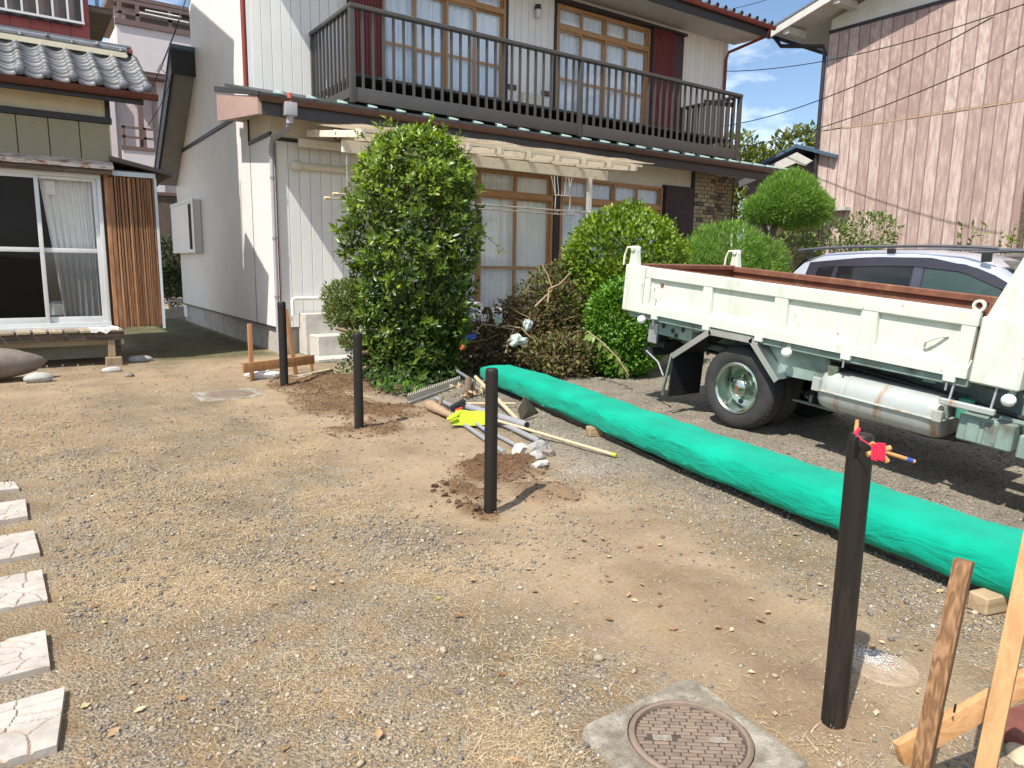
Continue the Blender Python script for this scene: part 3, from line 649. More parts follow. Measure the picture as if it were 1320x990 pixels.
# left wall: narrow vertical ribs
def ribbed(name, ys, ye, z0, z1, x, mat, parent, pitch=.075, d=.008, top=None):
    mb = MB(); n = int(round((ye - ys) / pitch)); p = (ye - ys) / n
    prof = []
    for k in range(n):
        a = ys + k * p; prof += [(a, -d), (a + p * .80, -d), (a + p * .86, 0), (a + p * .94, 0)]
    prof.append((ye, -d))
    vs = []; 
    for yy, dx in prof: vs += [(x + dx, yy, z0), (x + dx, yy, z1 if top is None else top(yy))]
    mb.add(vs, [(2 * k, 2 * k + 2, 2 * k + 3, 2 * k + 1) for k in range(len(prof) - 1)])
    return mb.build(name, mat, parent)
ribbed('ribbed_wall', YL + .05, YU + .10, .43, 3.35, HX, mRib, H)
ribbed('ribbed_wall', YU + .13, 19.0, .43, 3.87, HX, mRib, H)
ribbed('ribbed_wall', YU + .04, 16.55, 3.95, 7.0, HX, mRib, H)
RAKE = lambda y: 5.62 - .80 * (y - 16.3)
MB().prism([(16.55, 3.95), (18.45, 3.95), (16.55, 5.45)], 'x', HX - .004, HX + .05).build('gable_panel', mRib, H)
MB().prism([(YL + .05, 3.41), (YU + .10, 3.41), (YU + .10, 3.85), (YL + .05, 3.72)], 'x', HX - .003, HX + .05).build('gable_panel', mCream, H)
MB().box(HX - .03, HX, YU + .13, 19.0, 3.875, 3.945).build('wall_band', mBlackTrim, H)
MB().box(HX - .03, HX, YL, YU + .10, 3.352, 3.408).build('wall_band', mBlackTrim, H)
MB().box(HX - .03, HX, YU + .10, YU + .13, 3.352, 3.945).build('wall_band', mBlackTrim, H)
MB().box(HX + .03, HX + .2, YL + .03, 19.0, 0, .41).build('foundation', mFound, H)
MB().box(HX - .02, HX + .1, YL + .02, 19.0, .405, .432).build('foundation_flashing', mBlackTrim, H)
MB().box(HX + .05, HX + .1, YU + .3, 19.0, .43, 5.0).box(HX + .05, HX + .1, YL + .06, YU + .3, .43, 3.7).build('wall_backing', mFound, H)
MB().box(HX - .012, HX + .055, YL - .012, YL + .05, .43, 3.36).build('corner_board', mWhite, H)
MB().box(HX - .012, HX + .055, YU - .012, YU + .04, 4.0, 7.0).build('corner_board', mWhite, H)
MB().box(HX, XR, 18.6, 19.0, .1, 5).box(XR - .06, XR - .002, YU + .01, 18.6, .1, 6.95).build('rear_wall', mWhite, H)
# storage box window on the left wall
sb = MB().rbox(HX - .16, HX - .012, 16.45, 19.02, 1.62, 2.74, .01).build('shutter_box', mRib, H)
MB().box(HX - .175, HX - .161, 16.43, 16.53, 1.60, 2.76).box(HX - .175, HX - .161, 16.53, 19.0, 2.70, 2.76).build('frame', mAlu, sb)
MB().box(HX - .167, HX - .161, 16.72, 16.98, 1.70, 2.66).build('gap', mDarkRoom, sb)
# rear wing: its verge seen from below
rk = MB().prism([(16.3, 5.62), (18.95, 3.52), (18.95, 3.17), (16.3, 5.16)], 'x', 2.95, 3.0).build('verge_board', mBlackTrim, H)
MB().prism([(16.33, 5.53), (18.9, 3.47), (18.9, 3.2), (16.33, 5.22)], 'x', 3.002, HX - .002).build('verge_soffit', mGreySoffit, H)
MB().box(2.952, HX - .002, 16.24, 16.298, 5.15, 5.58).build('roof_end', mBlackRoof, H)
MB().prism([(16.2, 5.70), (19.05, 3.50), (19.05, 3.46), (16.2, 5.63)], 'x', 2.93, HX + 3).build('rear_roof', mBlueRoof, H)

# lower front wall
planks(H, HX + .055, 5.35, YL, .43, 3.28)
MB().box(HX - .012, 5.40, YL - .04, YL + .03, 3.282, 3.335).build('wall_band', mBlackTrim, H)
MB().box(HX, 5.40, YL - .01, YL + .03, 3.336, 3.80).build('plaster_band', mCream, H)
MB().box(HX + .06, XR, YL + .05, YL + .3, 0, .43).build('foundation', mFound, H)
MB().box(11.9, 12.78, YL - .012, YL + .04, 3.262, 3.83).box(5.40, 11.9, YL - .008, YL + .04, 3.205, 3.83).build('plaster_band', mCream, H)

def glazing(root, name, x0, x1, y, z0, zt, z1, nx, fr, curtain, glass=None, bars=(.5,), zm=None, transom=True):
    """a row of sliding sashes with fanlights over them: a window with frame, panes, curtain"""
    wn = MB()
    d = .10
    wn.box(x0, x0 + .05, y - d / 2, y + d / 2, z0, z1).box(x1 - .05, x1, y - d / 2, y + d / 2, z0, z1)
    wn.box(x0 + .05, x1 - .05, y - d / 2, y + d / 2, z1 - .05, z1).box(x0 + .05, x1 - .05, y - d / 2, y + d / 2, z0, z0 + .06)
    W = wn.build(name, fr, root, bevel=.004)
    w = (x1 - x0 - .10) / nx
    tr = MB()
    if transom: tr.box(x0 + .05, x1 - .05, y - d * .62, y + d * .4, zt - .05, zt + .05); tr.build('transom', fr, W, bevel=.004)
    for k in range(nx):
        a, b = x0 + .05 + k * w, x0 + .05 + (k + 1) * w; yy = y + (.022 if k % 2 else -.022)
        zs = [(z0 + .06, zt - .05 if transom else z1 - .05)] + ([(zt + .05, z1 - .05)] if transom else [])
        for q, (u, v) in enumerate(zs):
            t = .045; s = MB()
            s.box(a, a + t, yy - .015, yy + .015, u, v).box(b - t, b, yy - .015, yy + .015, u, v)
            s.box(a + t, b - t, yy - .015, yy + .015, u, u + (t * 1.7 if q == 0 else t * .6)).box(a + t, b - t, yy - .015, yy + .015, v - t * .7, v)
            if q == 0 and zm: s.box(a + t, b - t, yy - .014, yy + .014, zm - .025, zm + .025)
            s.build('sash', fr, W)
            if q == 0 and zm: pz = [(u + t * 1.7, zm - .025), (zm + .025, v - t * .7)]
            else: pz = [(u + (t * 1.7 if q == 0 else t * .6), v - t * .7)]
            for (p, r_) in pz: MB().box(a + t, b - t, yy - .003, yy + .003, p, r_).build('pane', glass or mGlass, W)
    c = MB(); N = int((x1 - x0) / .018); vs = []
    for k in range(N + 1):
        xx = x0 + .03 + (x1 - x0 - .06) * k / N; dy = .022 * math.sin(xx * 38 + 1.3 * math.sin(xx * 7)) + .014 * math.sin(xx * 83)
        vs += [(xx, y + .07 + dy, z0 + .05), (xx, y + .07 + dy * .6, z1 - .03)]
    c.add(vs, [(2 * k, 2 * k + 2, 2 * k + 3, 2 * k + 1) for k in range(N)]); c.build('curtain', curtain, W, smooth=True)
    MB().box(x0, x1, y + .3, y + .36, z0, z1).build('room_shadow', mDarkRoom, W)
    return W
glazing(H, 'window', 5.40, 8.82, YL, .50, 2.76, 3.20, 4, mWinWood, mCurt, zm=1.42)
MB().box(8.822, 8.98, YL - .07, YL + .08, .45, 3.20).build('dark_post', mBlackTrim, H)
glazing(H, 'window', 8.982, 11.86, YL, .50, 2.76, 3.20, 4, mWinWood, mCurtBlue, zm=1.42)
def corrugated(parent, name, x0, x1, y, z0, z1, mat, p=.05, d=.02):
    mb = MB(); vs = []; n = int((x1 - x0) / p * 4)
    for k in range(n + 1):
        xx = x0 + (x1 - x0) * k / n; vs += [(xx, y - d * (k % 4 in (1, 2)), z0), (xx, y - d * (k % 4 in (1, 2)), z1)]
    mb.add(vs, [(2 * k, 2 * k + 2, 2 * k + 3, 2 * k + 1) for k in range(n)])
    return mb.build(name, mat, parent)
corrugated(H, 'shutter_box', 11.88, 12.74, YL - .12, .5, 3.22, mShutPurple)
MB().box(11.865, 12.78, YL - .10, YL - .01, .46, 3.255).build('shutter_case', mBlackTrim, H)

# brick pier and entrance recess on the right
MB().box(12.80, 13.50, YL - .10, YL + .3, .0, 3.80).box(13.5, XR, YL + .62, YL + .7, 0, 3.8).build('brick_backing', M('dark_mortar', (.085, .075, .06), .9, .2, 9), H)
bm_ = M('buff_brick', (.23, .195, .125), .8, .25, 9, rnd=.3, bump=.3)
bd_ = M('glazed_dark_brick', (.05, .043, .033), .35, .25, 9, rnd=.4)
br = MB(); brd = MB()
def bricks(x0, x1, y, z0, z1):
    r_ = 0; z = z0
    while z < z1:
        x = x0 - (.11 if r_ % 2 else 0)
        while x < x1:
            a, b = max(x, x0) + .006, min(x + .214, x1) - .006
            if b - a > .03:
                (brd if random.random() < (.42 if z < 2.35 else .12) else br).rbox(a, b, y - .018 - random.random() * .006, y, z + .006, z + .082, .004)
            x += .22
        z += .088; r_ += 1
bricks(12.80, 13.50, YL - .10, 1.2, 3.76)
bricks(13.5, 15.0, YL + .62, 1.2, 3.76)
br.build('brick', bm_, H, kind='stuff'); brd.build('brick', bd_, H, kind='stuff')
MB().box(13.55, 14.35, YL + .50, YL + .595, 1.9, 2.75).build('entrance_panel', M('reddish_panel', (.22, .10, .075), .6, .15, 6), H)
MB().box(13.5, XR, YL + .3, YL + .58, 3.72, 3.81).build('recess_soffit', mSoffit, H)

# lower roof
YG, ZG = 10.50, 3.74
MB().prism([(YG - .03, ZG + .03), (YU, 4.25), (YU, 4.20), (YG - .03, ZG - .02)], 'x', 3.02, 15.5).build('lower_roof', mRoofDark, H)
MB().box(3.051, 15.45, YG + .06, YG + .10, ZG - .25, ZG - .03).build('fascia', mFascia, H)
MB().prism([(YG + .06, ZG - .25), (12.9, ZG - .0), (12.9, 4.16), (YG + .06, ZG - .01)], 'x', 3.0, 3.05).build('side_fascia', mFasciaPink, H)
MB().prism([(YG - .03, ZG + .035), (12.95, 4.30), (12.95, 4.2), (YG - .03, ZG - .02)], 'x', 2.98, 3.018).build('roof_edge', mBlackTrim, H)
MB().prism([(YG + .10, ZG - .20), (YL - .04, ZG + .045), (YL - .04, ZG + .075), (YG + .10, ZG - .17)], 'x', 3.06, 15.4).build('soffit', mSoffit, H)
MB().prism([(YL - .04, ZG - .035), (12.85, ZG + .02), (12.85, ZG + .06), (YL - .04, ZG + .0)], 'x', 3.052, 3.40).build('soffit', mSoffit, H)
gp = [(0, 0), (.02, -.055), (.055, -.08), (.09, -.055), (.11, 0), (.10, 0), (.085, -.045), (.055, -.066), (.025, -.045), (.01, 0)]
MB().prism([(YG - .06 + a, ZG - .005 + b) for a, b in gp], 'x', 3.0, 15.5).build('gutter', mGutter, H)
cap = MB().prism([(0, 0), (.30, .085), (.30, .045), (0, -.02)], 'x', -.022, .022).mesh('roof_batten', mTeal)
x = 3.3; 
while x < 15.4:
    inst('roof_batten', cap, H, (x, YG - .055, ZG + .055)); x += .475
# downpipe from the gutter to the corner
dp = MB().box(3.34, 3.51, YG - .09, YG + .06, ZG - .24, ZG - .06).build('rain_head', mGreyPipeLt, H, bevel=.01)
MB().tube([(3.425, YG - .01, ZG - .06), (3.425, YG - .01, ZG + .07)], .042, 12).build('red_pipe_stub', M('faded_red_pipe', (.45, .13, .08), .5, .1, 8), H)
MB().tube([(3.425, YG - .01, ZG - .23), (3.42, YG, ZG - .34)], .05, 12).build('pipe_collar', mGreyPipeLt, H)
MB().tube([(3.42, YG, ZG - .33), (3.405, YG + .09, ZG - .42), (3.375, YL - .16, 3.27), (3.37, YL - .08, 3.15), (3.37, YL - .08, 3.0)], .036, 12).build('downpipe_elbow', mGreyPipe, H, smooth=True)
MB().tube([(3.37, YL - .08, 3.02), (3.37, YL - .08, .02)], .031, 12).build('downpipe', mGreyPipeLt, H, smooth=True)
for z in (.9, 1.8, 2.7): MB().lathe([(.04, 0), (.04, .035)], (3.37, YL - .08, z), 'z', 12).build('pipe_clip', mGreyPipe, H)
MB().tube([(HX + .03, YL - .03, 3.25), (HX + .03, YL - .03, .5)], .009, 8).build('wall_cable', mRed, H)

# upper front wall
planks(H, HX + .055, 5.10, YU, 4.0, 7.0)
MB().box(5.10, 5.70, YU + .0, YU + .06, 4.0, 7.0).build('wall_backing', mBlackTrim, H)
corrugated(H, 'shutter_box', 5.14, 5.66, YU - .14, 4.3, 6.95, mShut, .055, .025)
MB().box(5.11, 5.139, YU - .17, YU - .001, 4.26, 6.98).box(5.661, 5.69, YU - .17, YU - .001, 4.26, 6.98).build('shutter_case', mShutPurple, H)
glazing(H, 'window', 5.70, 8.38, YU, 4.30, 6.36, 6.80, 4, mWinWood, mCurtBlue, zm=5.35)
MB().box(8.382, 8.44, YU - .05, YU + .05, 4.2, 6.85).build('dark_post', mBlackTrim, H)
planks(H, 8.44, 9.62, YU, 4.0, 7.0)
MB().box(9.60, 9.648, YU - .06, YU + .05, 4.2, 6.9).build('dark_post', mBlackTrim, H)
glazing(H, 'window', 9.65, 12.36, YU, 4.30, 6.36, 6.80, 4, mWinWood, mCurtBlue, zm=5.35)
MB().box(9.60, 13.42, YU - .20, YU - .02, 6.81, 6.86).build('window_hood', mBlackTrim, H)
MB().box(5.70, 8.44, YU - .20, YU - .02, 6.81, 6.86).build('window_hood', mBlackTrim, H)
MB().box(5.70, 8.44, YU - .015, YU + .05, 6.862, 7.0).box(9.60, 13.40, YU - .015, YU + .05, 6.862, 7.0).build('wall_panel', mWhite, H)
corrugated(H, 'shutter_box', 12.40, 13.05, YU - .14, 4.3, 6.80, mShut, .055, .025)
MB().box(13.06, 13.38, YU - .13, YU - .001, 4.26, 6.80).box(12.365, 12.395, YU - .15, YU - .001, 4.26, 6.8).build('shutter_case', mShutPurple, H)
planks(H, 13.40, XR, YU, 4.0, 7.0)
# wall lamp between the windows
lp = MB().lathe([(0, .09), (.06, .085), (.062, .02), (.05, 0), (0, 0)], (9.12, YU - .10, 6.55), 'z', 14).build('wall_lamp', mBlackPl, H)
MB().lathe([(.05, 0), (.052, -.13), (.04, -.16), (0, -.165)], (9.12, YU - .10, 6.55), 'z', 14).build('lamp_glass', mAlu, lp)
MB().box(9.09, 9.15, YU - .10, YU - .019, 6.57, 6.63).build('bracket', mBlackPl, lp)
MB().rbox(8.72, 9.16, YU - .20, YU - .02, 4.35, 4.92, .02).build('heater_box', mBeigePipe, H)
for x in (8.46, 9.30): MB().rbox(x, x + .2, YU - .06, YU - .019, 4.95, 5.05, .01).build('pole_bracket', mGutter, H)
# upper roof
YE, ZE = 11.36, 7.08
MB().prism([(YE + .06, ZE - .12), (YU - .02, 6.99), (YU - .02, 7.03), (YE + .06, ZE - .08)], 'x', 3.1, 15.3).build('eave_soffit', mSoffit, H)
MB().box(3.05, 15.36, YE + .02, YE + .058, ZE - .16, ZE + .06).build('eave_fascia', mBlackTrim, H)
MB().prism([(YE - .09 + a, ZE + .09 + b) for a, b in gp], 'x', 3.05, 15.42).build('eave_gutter', mRed, H)
MB().prism([(YE - .02, ZE + .12), (14.0, 8.4), (16.75, 7.05), (16.75, 6.95), (14.0, 8.25), (YE - .02, ZE + .05)], 'x', 3.0, 15.4).build('upper_roof', mTileDark, H)
MB().box(HX, XR, YU + .06, 16.5, 6.95, 7.0).build('ceiling', mSoffit, H)
rt = MB(); 
for k in range(44): rt.lathe([(.055, 0), (.055, .12)], (3.2 + k * .281, YE - .06, ZE + .15), 'y', 8)
rt.build('eave_tile_ends', mTileDark, H, kind='stuff')
MB().tube([(15.25, YE - .05, ZE + .02), (15.2, YE + .05, ZE - .14), (15.0, YU - .12, 6.75), (14.98, YU - .07, 6.6), (14.98, YU - .07, 4.2)], .035, 10).build('red_downpipe', mRed, H, smooth=True)
MB().tube([(HX - .05, YU + .02, 7.2), (HX - .05, YU + .02, 4.16)], .038, 10).build('red_downpipe', mRed, H, smooth=True)

# balcony
B = MB().box(4.42, 4.50, 10.66, 10.74, 3.86, 5.20).build('balcony', mBalc, H, bevel=.004)
YB = 10.70; XB0, XB1, XBM = 4.46, 13.52, 8.93
for x in (XBM, XB1): MB().box(x - .04, x + .04, YB - .04, YB + .04, 3.86, 5.20).build('post', mBalc, B, bevel=.004)
for x in (XB0, XB1): MB().box(x - .035, x + .035, YU - .08, YU - .02, 4.2, 5.20).build('post', mBalc, B)
MB().rbox(XB0 - .05, XB1 + .05, YB - .055, YB + .055, 5.20, 5.265, .012).build('handrail', mBalc, B)
for x in (XB0, XB1): MB().rbox(x - .05, x + .05, YB + .056, YU - .02, 5.20, 5.265, .012).build('handrail', mBalc, B)
MB().box(XB0 + .042, XBM - .042, YB - .025, YB + .025, 3.88, 4.09).box(XBM + .042, XB1 - .042, YB - .025, YB + .025, 3.88, 4.09).build('kick_board', mBalc, B, bevel=.004)
for x in (XB0, XB1): MB().box(x - .02, x + .02, YB + .042, YU - .09, 3.95, 4.09).build('kick_board', mBalc, B)
bal = MB().box(-.018, .018, -.018, .018, 0, 1.11).mesh('baluster', mBalc)
n = 26
for a, b in ((XB0, XBM), (XBM, XB1)):
    for k in range(1, n): inst('baluster', bal, B, (a + (b - a) * k / n, YB, 4.09))
for x in (XB0, XB1):
    for k in range(1, 10): inst('baluster', bal, B, (x, YB + .03 + (YU - YB - .1) * k / 10, 4.09))
MB().box(XB0 + .1, XB1 - .1, YB + .1, YU - .05, 4.28, 4.32).build('floor', mRoofDark, B)
MB().bar((12.6, 10.9, 5.02), (13.45, 10.8, 5.05), .05, .09).build('pole_arm', mBlackTrim, B)

# odds and ends on the lower front
dct = MB().tube([(3.74, YL - .07, 2.93), (6.2, YL - .07, 2.93)], .055, 14).build('pipe_cover', mBeigePipe, H, smooth=True)
MB().lathe([(.0, -.01), (.05, 0), (.075, .05), (.075, .14), (.058, .17)], (3.66, YL - .07, 2.93), 'x', 14).build('pipe_elbow', mBeigePipe, dct)
wl = MB().tube([(4.42, YL - .04, 3.56), (4.36, YL - .1, 3.53), (4.33, YL - .12, 3.46), (4.37, YL - .12, 3.38), (4.43, YL - .12, 3.36), (4.46, YL - .12, 3.42), (4.42, YL - .12, 3.48), (4.35, YL - .12, 3.44), (4.28, YL - .12, 3.43)], .010, 6).build('loose_cable', mWire, H)
MB().lathe([(0, -.04), (.045, -.03), (.05, 0), (0, .01)], (4.48, YL - .03, 3.56), 'y', 12).build('cable_gland', mWire, wl)
st = MB().rbox(3.78, 5.2, 10.62, 11.0, 0, .34, .012).build('concrete_step', mConc, H)
MB().rbox(3.72, 5.2, 11.002, 11.32, 0, .66, .012).build('concrete_step', mConc, H)
MB().box(3.62, 5.4, 10.15, 10.61, 0, .035).build('concrete_apron', mConc, H)
MB().tube([(3.60, 11.22, .62), (3.60, 11.22, .86), (3.62, 11.22, .885), (3.66, 11.22, .89), (4.5, 11.22, .89)], .028, 12).build('white_pipe', mPVCWhite, H, smooth=True)
# narrow sitting ledge under the window
lg = MB().box(5.3, 9.2, 10.75, 11.24, .50, .55).build('window_ledge', mDarkWood, H)
for x in (5.6, 7.0, 8.6): MB().box(x, x + .09, 10.8, 10.9, 0, .5).build('ledge_leg', mDarkWood, lg)

# ------------------------------------------------------------------ pergola over the window with its laundry poles
PG = thing('pergola', 'white painted timber awning frame under a tattered corrugated sheet over the window', 'pergola', (6.2, 10.0, 0))
YP = 9.90
MB().rbox(3.95, 8.95, YP - .03, YP + .03, 2.99, 3.155, .006).build('beam', mPergola, PG)
MB().rbox(3.75, 8.9, 11.1, 11.16, 3.20, 3.32, .006).build('wall_plate', mPergola, PG)
x = 3.9
while x < 8.95:
    MB().bar((x, YP - .88, 3.115), (x, 11.10, 3.40), .055, .09).build('rafter', mPergola, PG); x += .545
for y, z in ((9.12, 3.17), (9.9, 3.26), (10.7, 3.37)): MB().box(3.85, 9.05, y, y + .04, z - .01, z + .03).build('purlin', mPergola, PG)
vs = []; fs = []; N = 320; ys = [8.97, 9.6, 10.2, 10.9]
for k in range(N + 1):
    xx = 3.85 + 5.3 * k / N
    for q, y in enumerate(ys):
        rag = .05 * vn(xx * 1.7, 0.5, 4) + .05 * (vn(xx * 6, .5, 6) - .5)
        sag = .02 * math.sin(xx * 1.9) * (q == 3) + .03 * vn(xx * 2, q, 3)
        vs.append((xx, y - float(rag) * (q == 0), 3.205 + (y - 8.97) * .135 + .012 * math.sin(xx * 2 * math.pi / .066) + float(sag)))
for k in range(N):
    for q in range(3): fs.append((k * 4 + q, k * 4 + 4 + q, k * 4 + 5 + q, k * 4 + 1 + q))
MB().add(vs, fs).build('corrugated_sheet', mSheet, PG, smooth=True)
MB().rbox(8.50, 8.58, YP - .035, YP + .035, 0, 2.998, .005).build('post', mPVCWhite, PG)
MB().tube([(4.02, YP, 0), (4.02, YP, 2.97)], .014, 8).build('post', mGalv, PG)
for x in (4.4, 7.8):
    hg = MB()
    for dx in (-.10, .22): hg.tube([(x + dx, YP - .06, 2.97), (x + dx + .03, YP - .07, 2.62), (x + dx + .02, YP - .07, 2.36), (x + dx + .04, YP - .11, 2.36), (x + dx + .04, YP - .12, 2.41)], .008, 6)
    for dx in (-.16, -.03, .17, .30): hg.tube([(x + dx, YP - .05, 2.97), (x + (dx + .03) * .6, YP - .07, 2.66)], .006, 5)
    for z in (2.66,): hg.tube([(x - .10, YP - .07, z), (x + .26, YP - .07, z)], .008, 6)
    for dx in (-.02, .06, .16): hg.tube([(x + dx, YP - .07, 2.66), (x + dx, YP - .09, 2.73)], .005, 5)
    hg.build('pole_hanger', mPVCWhite, PG)
mPole = M('steel_laundry_pole', (.58, .52, .44), .35, .1, 8, metal=.4)
for k, (y, z, x0, x1, lb) in enumerate(((YP - .10, 2.405, 3.76, 8.50, 'upper steel laundry pole hung below the white awning beam'), (YP + .12, 2.36, 3.72, 8.36, 'lower thin laundry pole behind the upper one under the white awning'))):
    p = thing('laundry_pole', lb, 'laundry pole', (x0, y, z), 'laundry poles hung under the awning')
    MB().tube([(x0 + .08, y, z), (x1 - .06, y, z)], .015 if k == 0 else .012, 10).build('rod', mPole, p, smooth=True)
    MB().tube([(x0, y, z), (x0 + .08, y, z)], .022, 10).build('end_cap', M('cream_cap', (.72, .6, .36), .5), p)
    MB().tube([(x1 - .06, y, z), (x1, y, z)], .02, 10).build('end_cap', mPVCWhite, p)

# ------------------------------------------------------------------ neighbouring house on the left
NY, NXR = 11.60, 1.28
N_ = thing('old_house', 'old beige house with grey clay tile roof and white sliding windows', 'house', (0, NY, 0))
MB().box(-3, -1.25, NY, NY + .1, .35, 3.65).box(-3, NXR - .02, NY + .02, NY + .1, .25, .56).box(-3, NXR - .02, NY + .6, NY + .7, 0, .5).build('wall', mStucco, N_)
MB().box(NXR - .07, NXR, NY + .02, 15.5, .45, 3.6).build('side_wall', mStucco, N_)
MB().box(-3, NXR - .05, NY - .005, NY + .08, 3.375, 3.66).build('plaster_band', mStucco, N_)
MB().box(-3, NXR + .02, NY - .05, NY + .04, 3.29, 3.37).build('wall_band', mBlackTrim, N_)
MB().box(NXR - .05, NXR + .01, NY - .03, NY + .04, 3.371, 3.66).build('corner_post', mBlackTrim, N_)
pm = MB().rbox(.004, .346, -.025, .02, 0, .50, .006).mesh('beige_panel', mBeigePanel)
for k in range(9): inst('beige_panel', pm, N_, (NXR - .02 - .352 * (k + 1), NY, 2.785))
MB().box(-3, NXR - .02, NY + .021, NY + .05, 2.76, 3.3).build('wall_backing', mBlackTrim, N_)
MB().prism([(NY - .24, 2.66), (NY - .24, 2.71), (NY - .01, 2.80), (NY - .01, 2.72)], 'x', -3, NXR - .02).build('rusty_hood', mRust, N_)
MB().prism([(NY - .20, 2.60), (NY - .20, 2.655), (NY - .005, 2.71), (NY - .005, 2.60)], 'x', -3, NXR - .04).build('hood_board', mDarkWood, N_)
# sliding windows
SW = MB().box(-1.25, 1.11, NY - .05, NY + .05, 2.545, 2.60).box(-1.25, 1.11, NY - .06, NY + .05, .50, .58).box(1.06, 1.11, NY - .05, NY + .05, .58, 2.545).box(-1.25, -1.2, NY - .05, NY + .05, .58, 2.545).build('window', mAlu, N_, bevel=.004)
MB().box(-1.25, 1.11, NY - .10, NY - .061, .47, .53).build('sill', mAlu, SW)
for (a, b, yy, gm) in ((-1.2, -.36, NY + .02, mGlassClear), (-.42, .385, NY - .022, mGlassClear), (.335, 1.06, NY + .02, mGlassDirty)):
    MB().box(a, a + .05, yy - .018, yy + .018, .58, 2.545).box(b - .05, b, yy - .018, yy + .018, .58, 2.545).box(a + .05, b - .05, yy - .018, yy + .018, .58, .66).box(a + .05, b - .05, yy - .018, yy + .018, 2.50, 2.545).box(a + .05, b - .05, yy - .02, yy + .02, 1.535, 1.595).build('sash', mAlu, SW, bevel=.003)
    for u, v in ((.66, 1.535), (1.595, 2.50)): MB().box(a + .05, b - .05, yy - .003, yy + .003, u, v).build('pane', gm if v < 2 else mGlassClear, SW)
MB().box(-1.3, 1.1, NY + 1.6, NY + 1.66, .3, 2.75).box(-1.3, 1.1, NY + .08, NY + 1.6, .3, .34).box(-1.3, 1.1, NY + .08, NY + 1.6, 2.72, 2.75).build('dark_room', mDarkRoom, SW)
vs = []; n = 90
for k in range(n + 1):
    t = k / n
    a = Vector((.395 + .66 * t, 0, 2.56)); b = Vector((.56 + .50 * t ** 1.2, 0, .62)); c_ = Vector((.50 + .55 * t, 0, 1.5))
    for q in range(9):
        s = q / 8; p = a * (1 - s) ** 2 + c_ * 2 * s * (1 - s) + b * s * s
        vs.append((p.x, NY + .13 + .03 * math.sin(t * 46 + 2 * s) + .014 * math.sin(t * 97), p.z))
MB().add(vs, [(k * 9 + q, k * 9 + 9 + q, k * 9 + 10 + q, k * 9 + 1 + q) for k in range(n) for q in range(8)]).build('curtain', M('white_curtain', (.84, .82, .79), .95, .05, 5), SW, smooth=True)
MB().rbox(.46, .58, NY + .08, NY + .12, 2.3, 2.5, .01).build('curtain_clip', mPaper, SW)
MB().rbox(.40, 1.0, NY + .25, NY + .5, .62, .86, .05).build('folded_blanket', mPaper, SW)
# eave: gutter, beam, tiled slope
MB().prism([(11.08 + a, 3.665 + b) for a, b in gp], 'x', -3, 1.83).build('gutter', mGutRed, N_)
MB().box(-3, 1.66, 11.20, 11.27, 3.535, 3.66).build('eave_beam', mBlackTrim, N_)
MB().prism([(11.16, 3.67), (12.4, 4.30), (12.4, 4.24), (11.27, 3.62)], 'x', -3, 1.66).build('roof_boarding', mDarkWood, N_)
MB().box(-3, 1.25, 11.28, NY, 3.60, 3.64).build('eave_soffit', mDarkWood, N_)
slope = math.atan2(4.36 - 3.71, 12.3 - 11.12)
TW, TL = .285, .142; ns = 16
def tile_prof(t): return -.042 * math.sin(math.pi * min(t / .74, 1)) + .034 * math.sin(math.pi * min(max((t - .66) / .34, 0), 1))
tv = []; 
for q, (yy, zz) in enumerate(((-.02, -.034), (-.02, .014), (TL + .04, -.006))):
    for k in range(ns + 1): t = k / ns; tv.append((t * (TW + .012), yy, float(tile_prof(t)) + zz))
tf = []
for q in range(2):
    for k in range(ns): tf.append((q * (ns + 1) + k, q * (ns + 1) + k + 1, (q + 1) * (ns + 1) + k + 1, (q + 1) * (ns + 1) + k))
tme = MB().add(tv, tf).mesh('roof_tile', mTile, True)
endc = MB().lathe([(0, -.03), (.05, -.03), (.058, -.015), (.058, .03)], (0, 0, 0), 'y', 14).mesh('eave_tile_end', mTileDark, True)
cs, sn = math.cos(slope), math.sin(slope)
for r_ in range(10):
    for k in range(10):
        d_ = r_ * TL + .01; lift = .012 * random.random()
        inst('roof_tile', tme, N_, (1.76 - TW * (k + 1), 11.12 + d_ * cs, 3.725 + d_ * sn + lift), (slope - .07 + random.uniform(-.015, .015), random.uniform(-.02, .02), random.uniform(-.015, .015)))
for k in range(10): inst('eave_tile_end', endc, N_, (1.76 - TW * (k + .18), 11.12, 3.745))
MB().rbox(-3, 1.66, 12.20, 12.40, 4.40, 4.49, .03).box(-3, 1.70, 12.24, 12.36, 4.491, 4.52).build('ridge', mTileDark, N_)
MB().box(-3, 1.62, 12.16, 12.20, 4.33, 4.40).build('ridge_plaster', mStucco, N_)
knob = MB().lathe([(0, .05), (.018, .04), (.03, 0)], (0, 0, 0), 'z', 10).mesh('ridge_stud', mTile)
for k in range(9): inst('ridge_stud', knob, N_, (1.56 - k * .30, 12.19, 4.42 + (k % 2) * .035))
MB().rbox(1.66, 1.71, 12.22, 12.38, 4.41, 4.48, .01).build('ridge_end', mRed, N_)
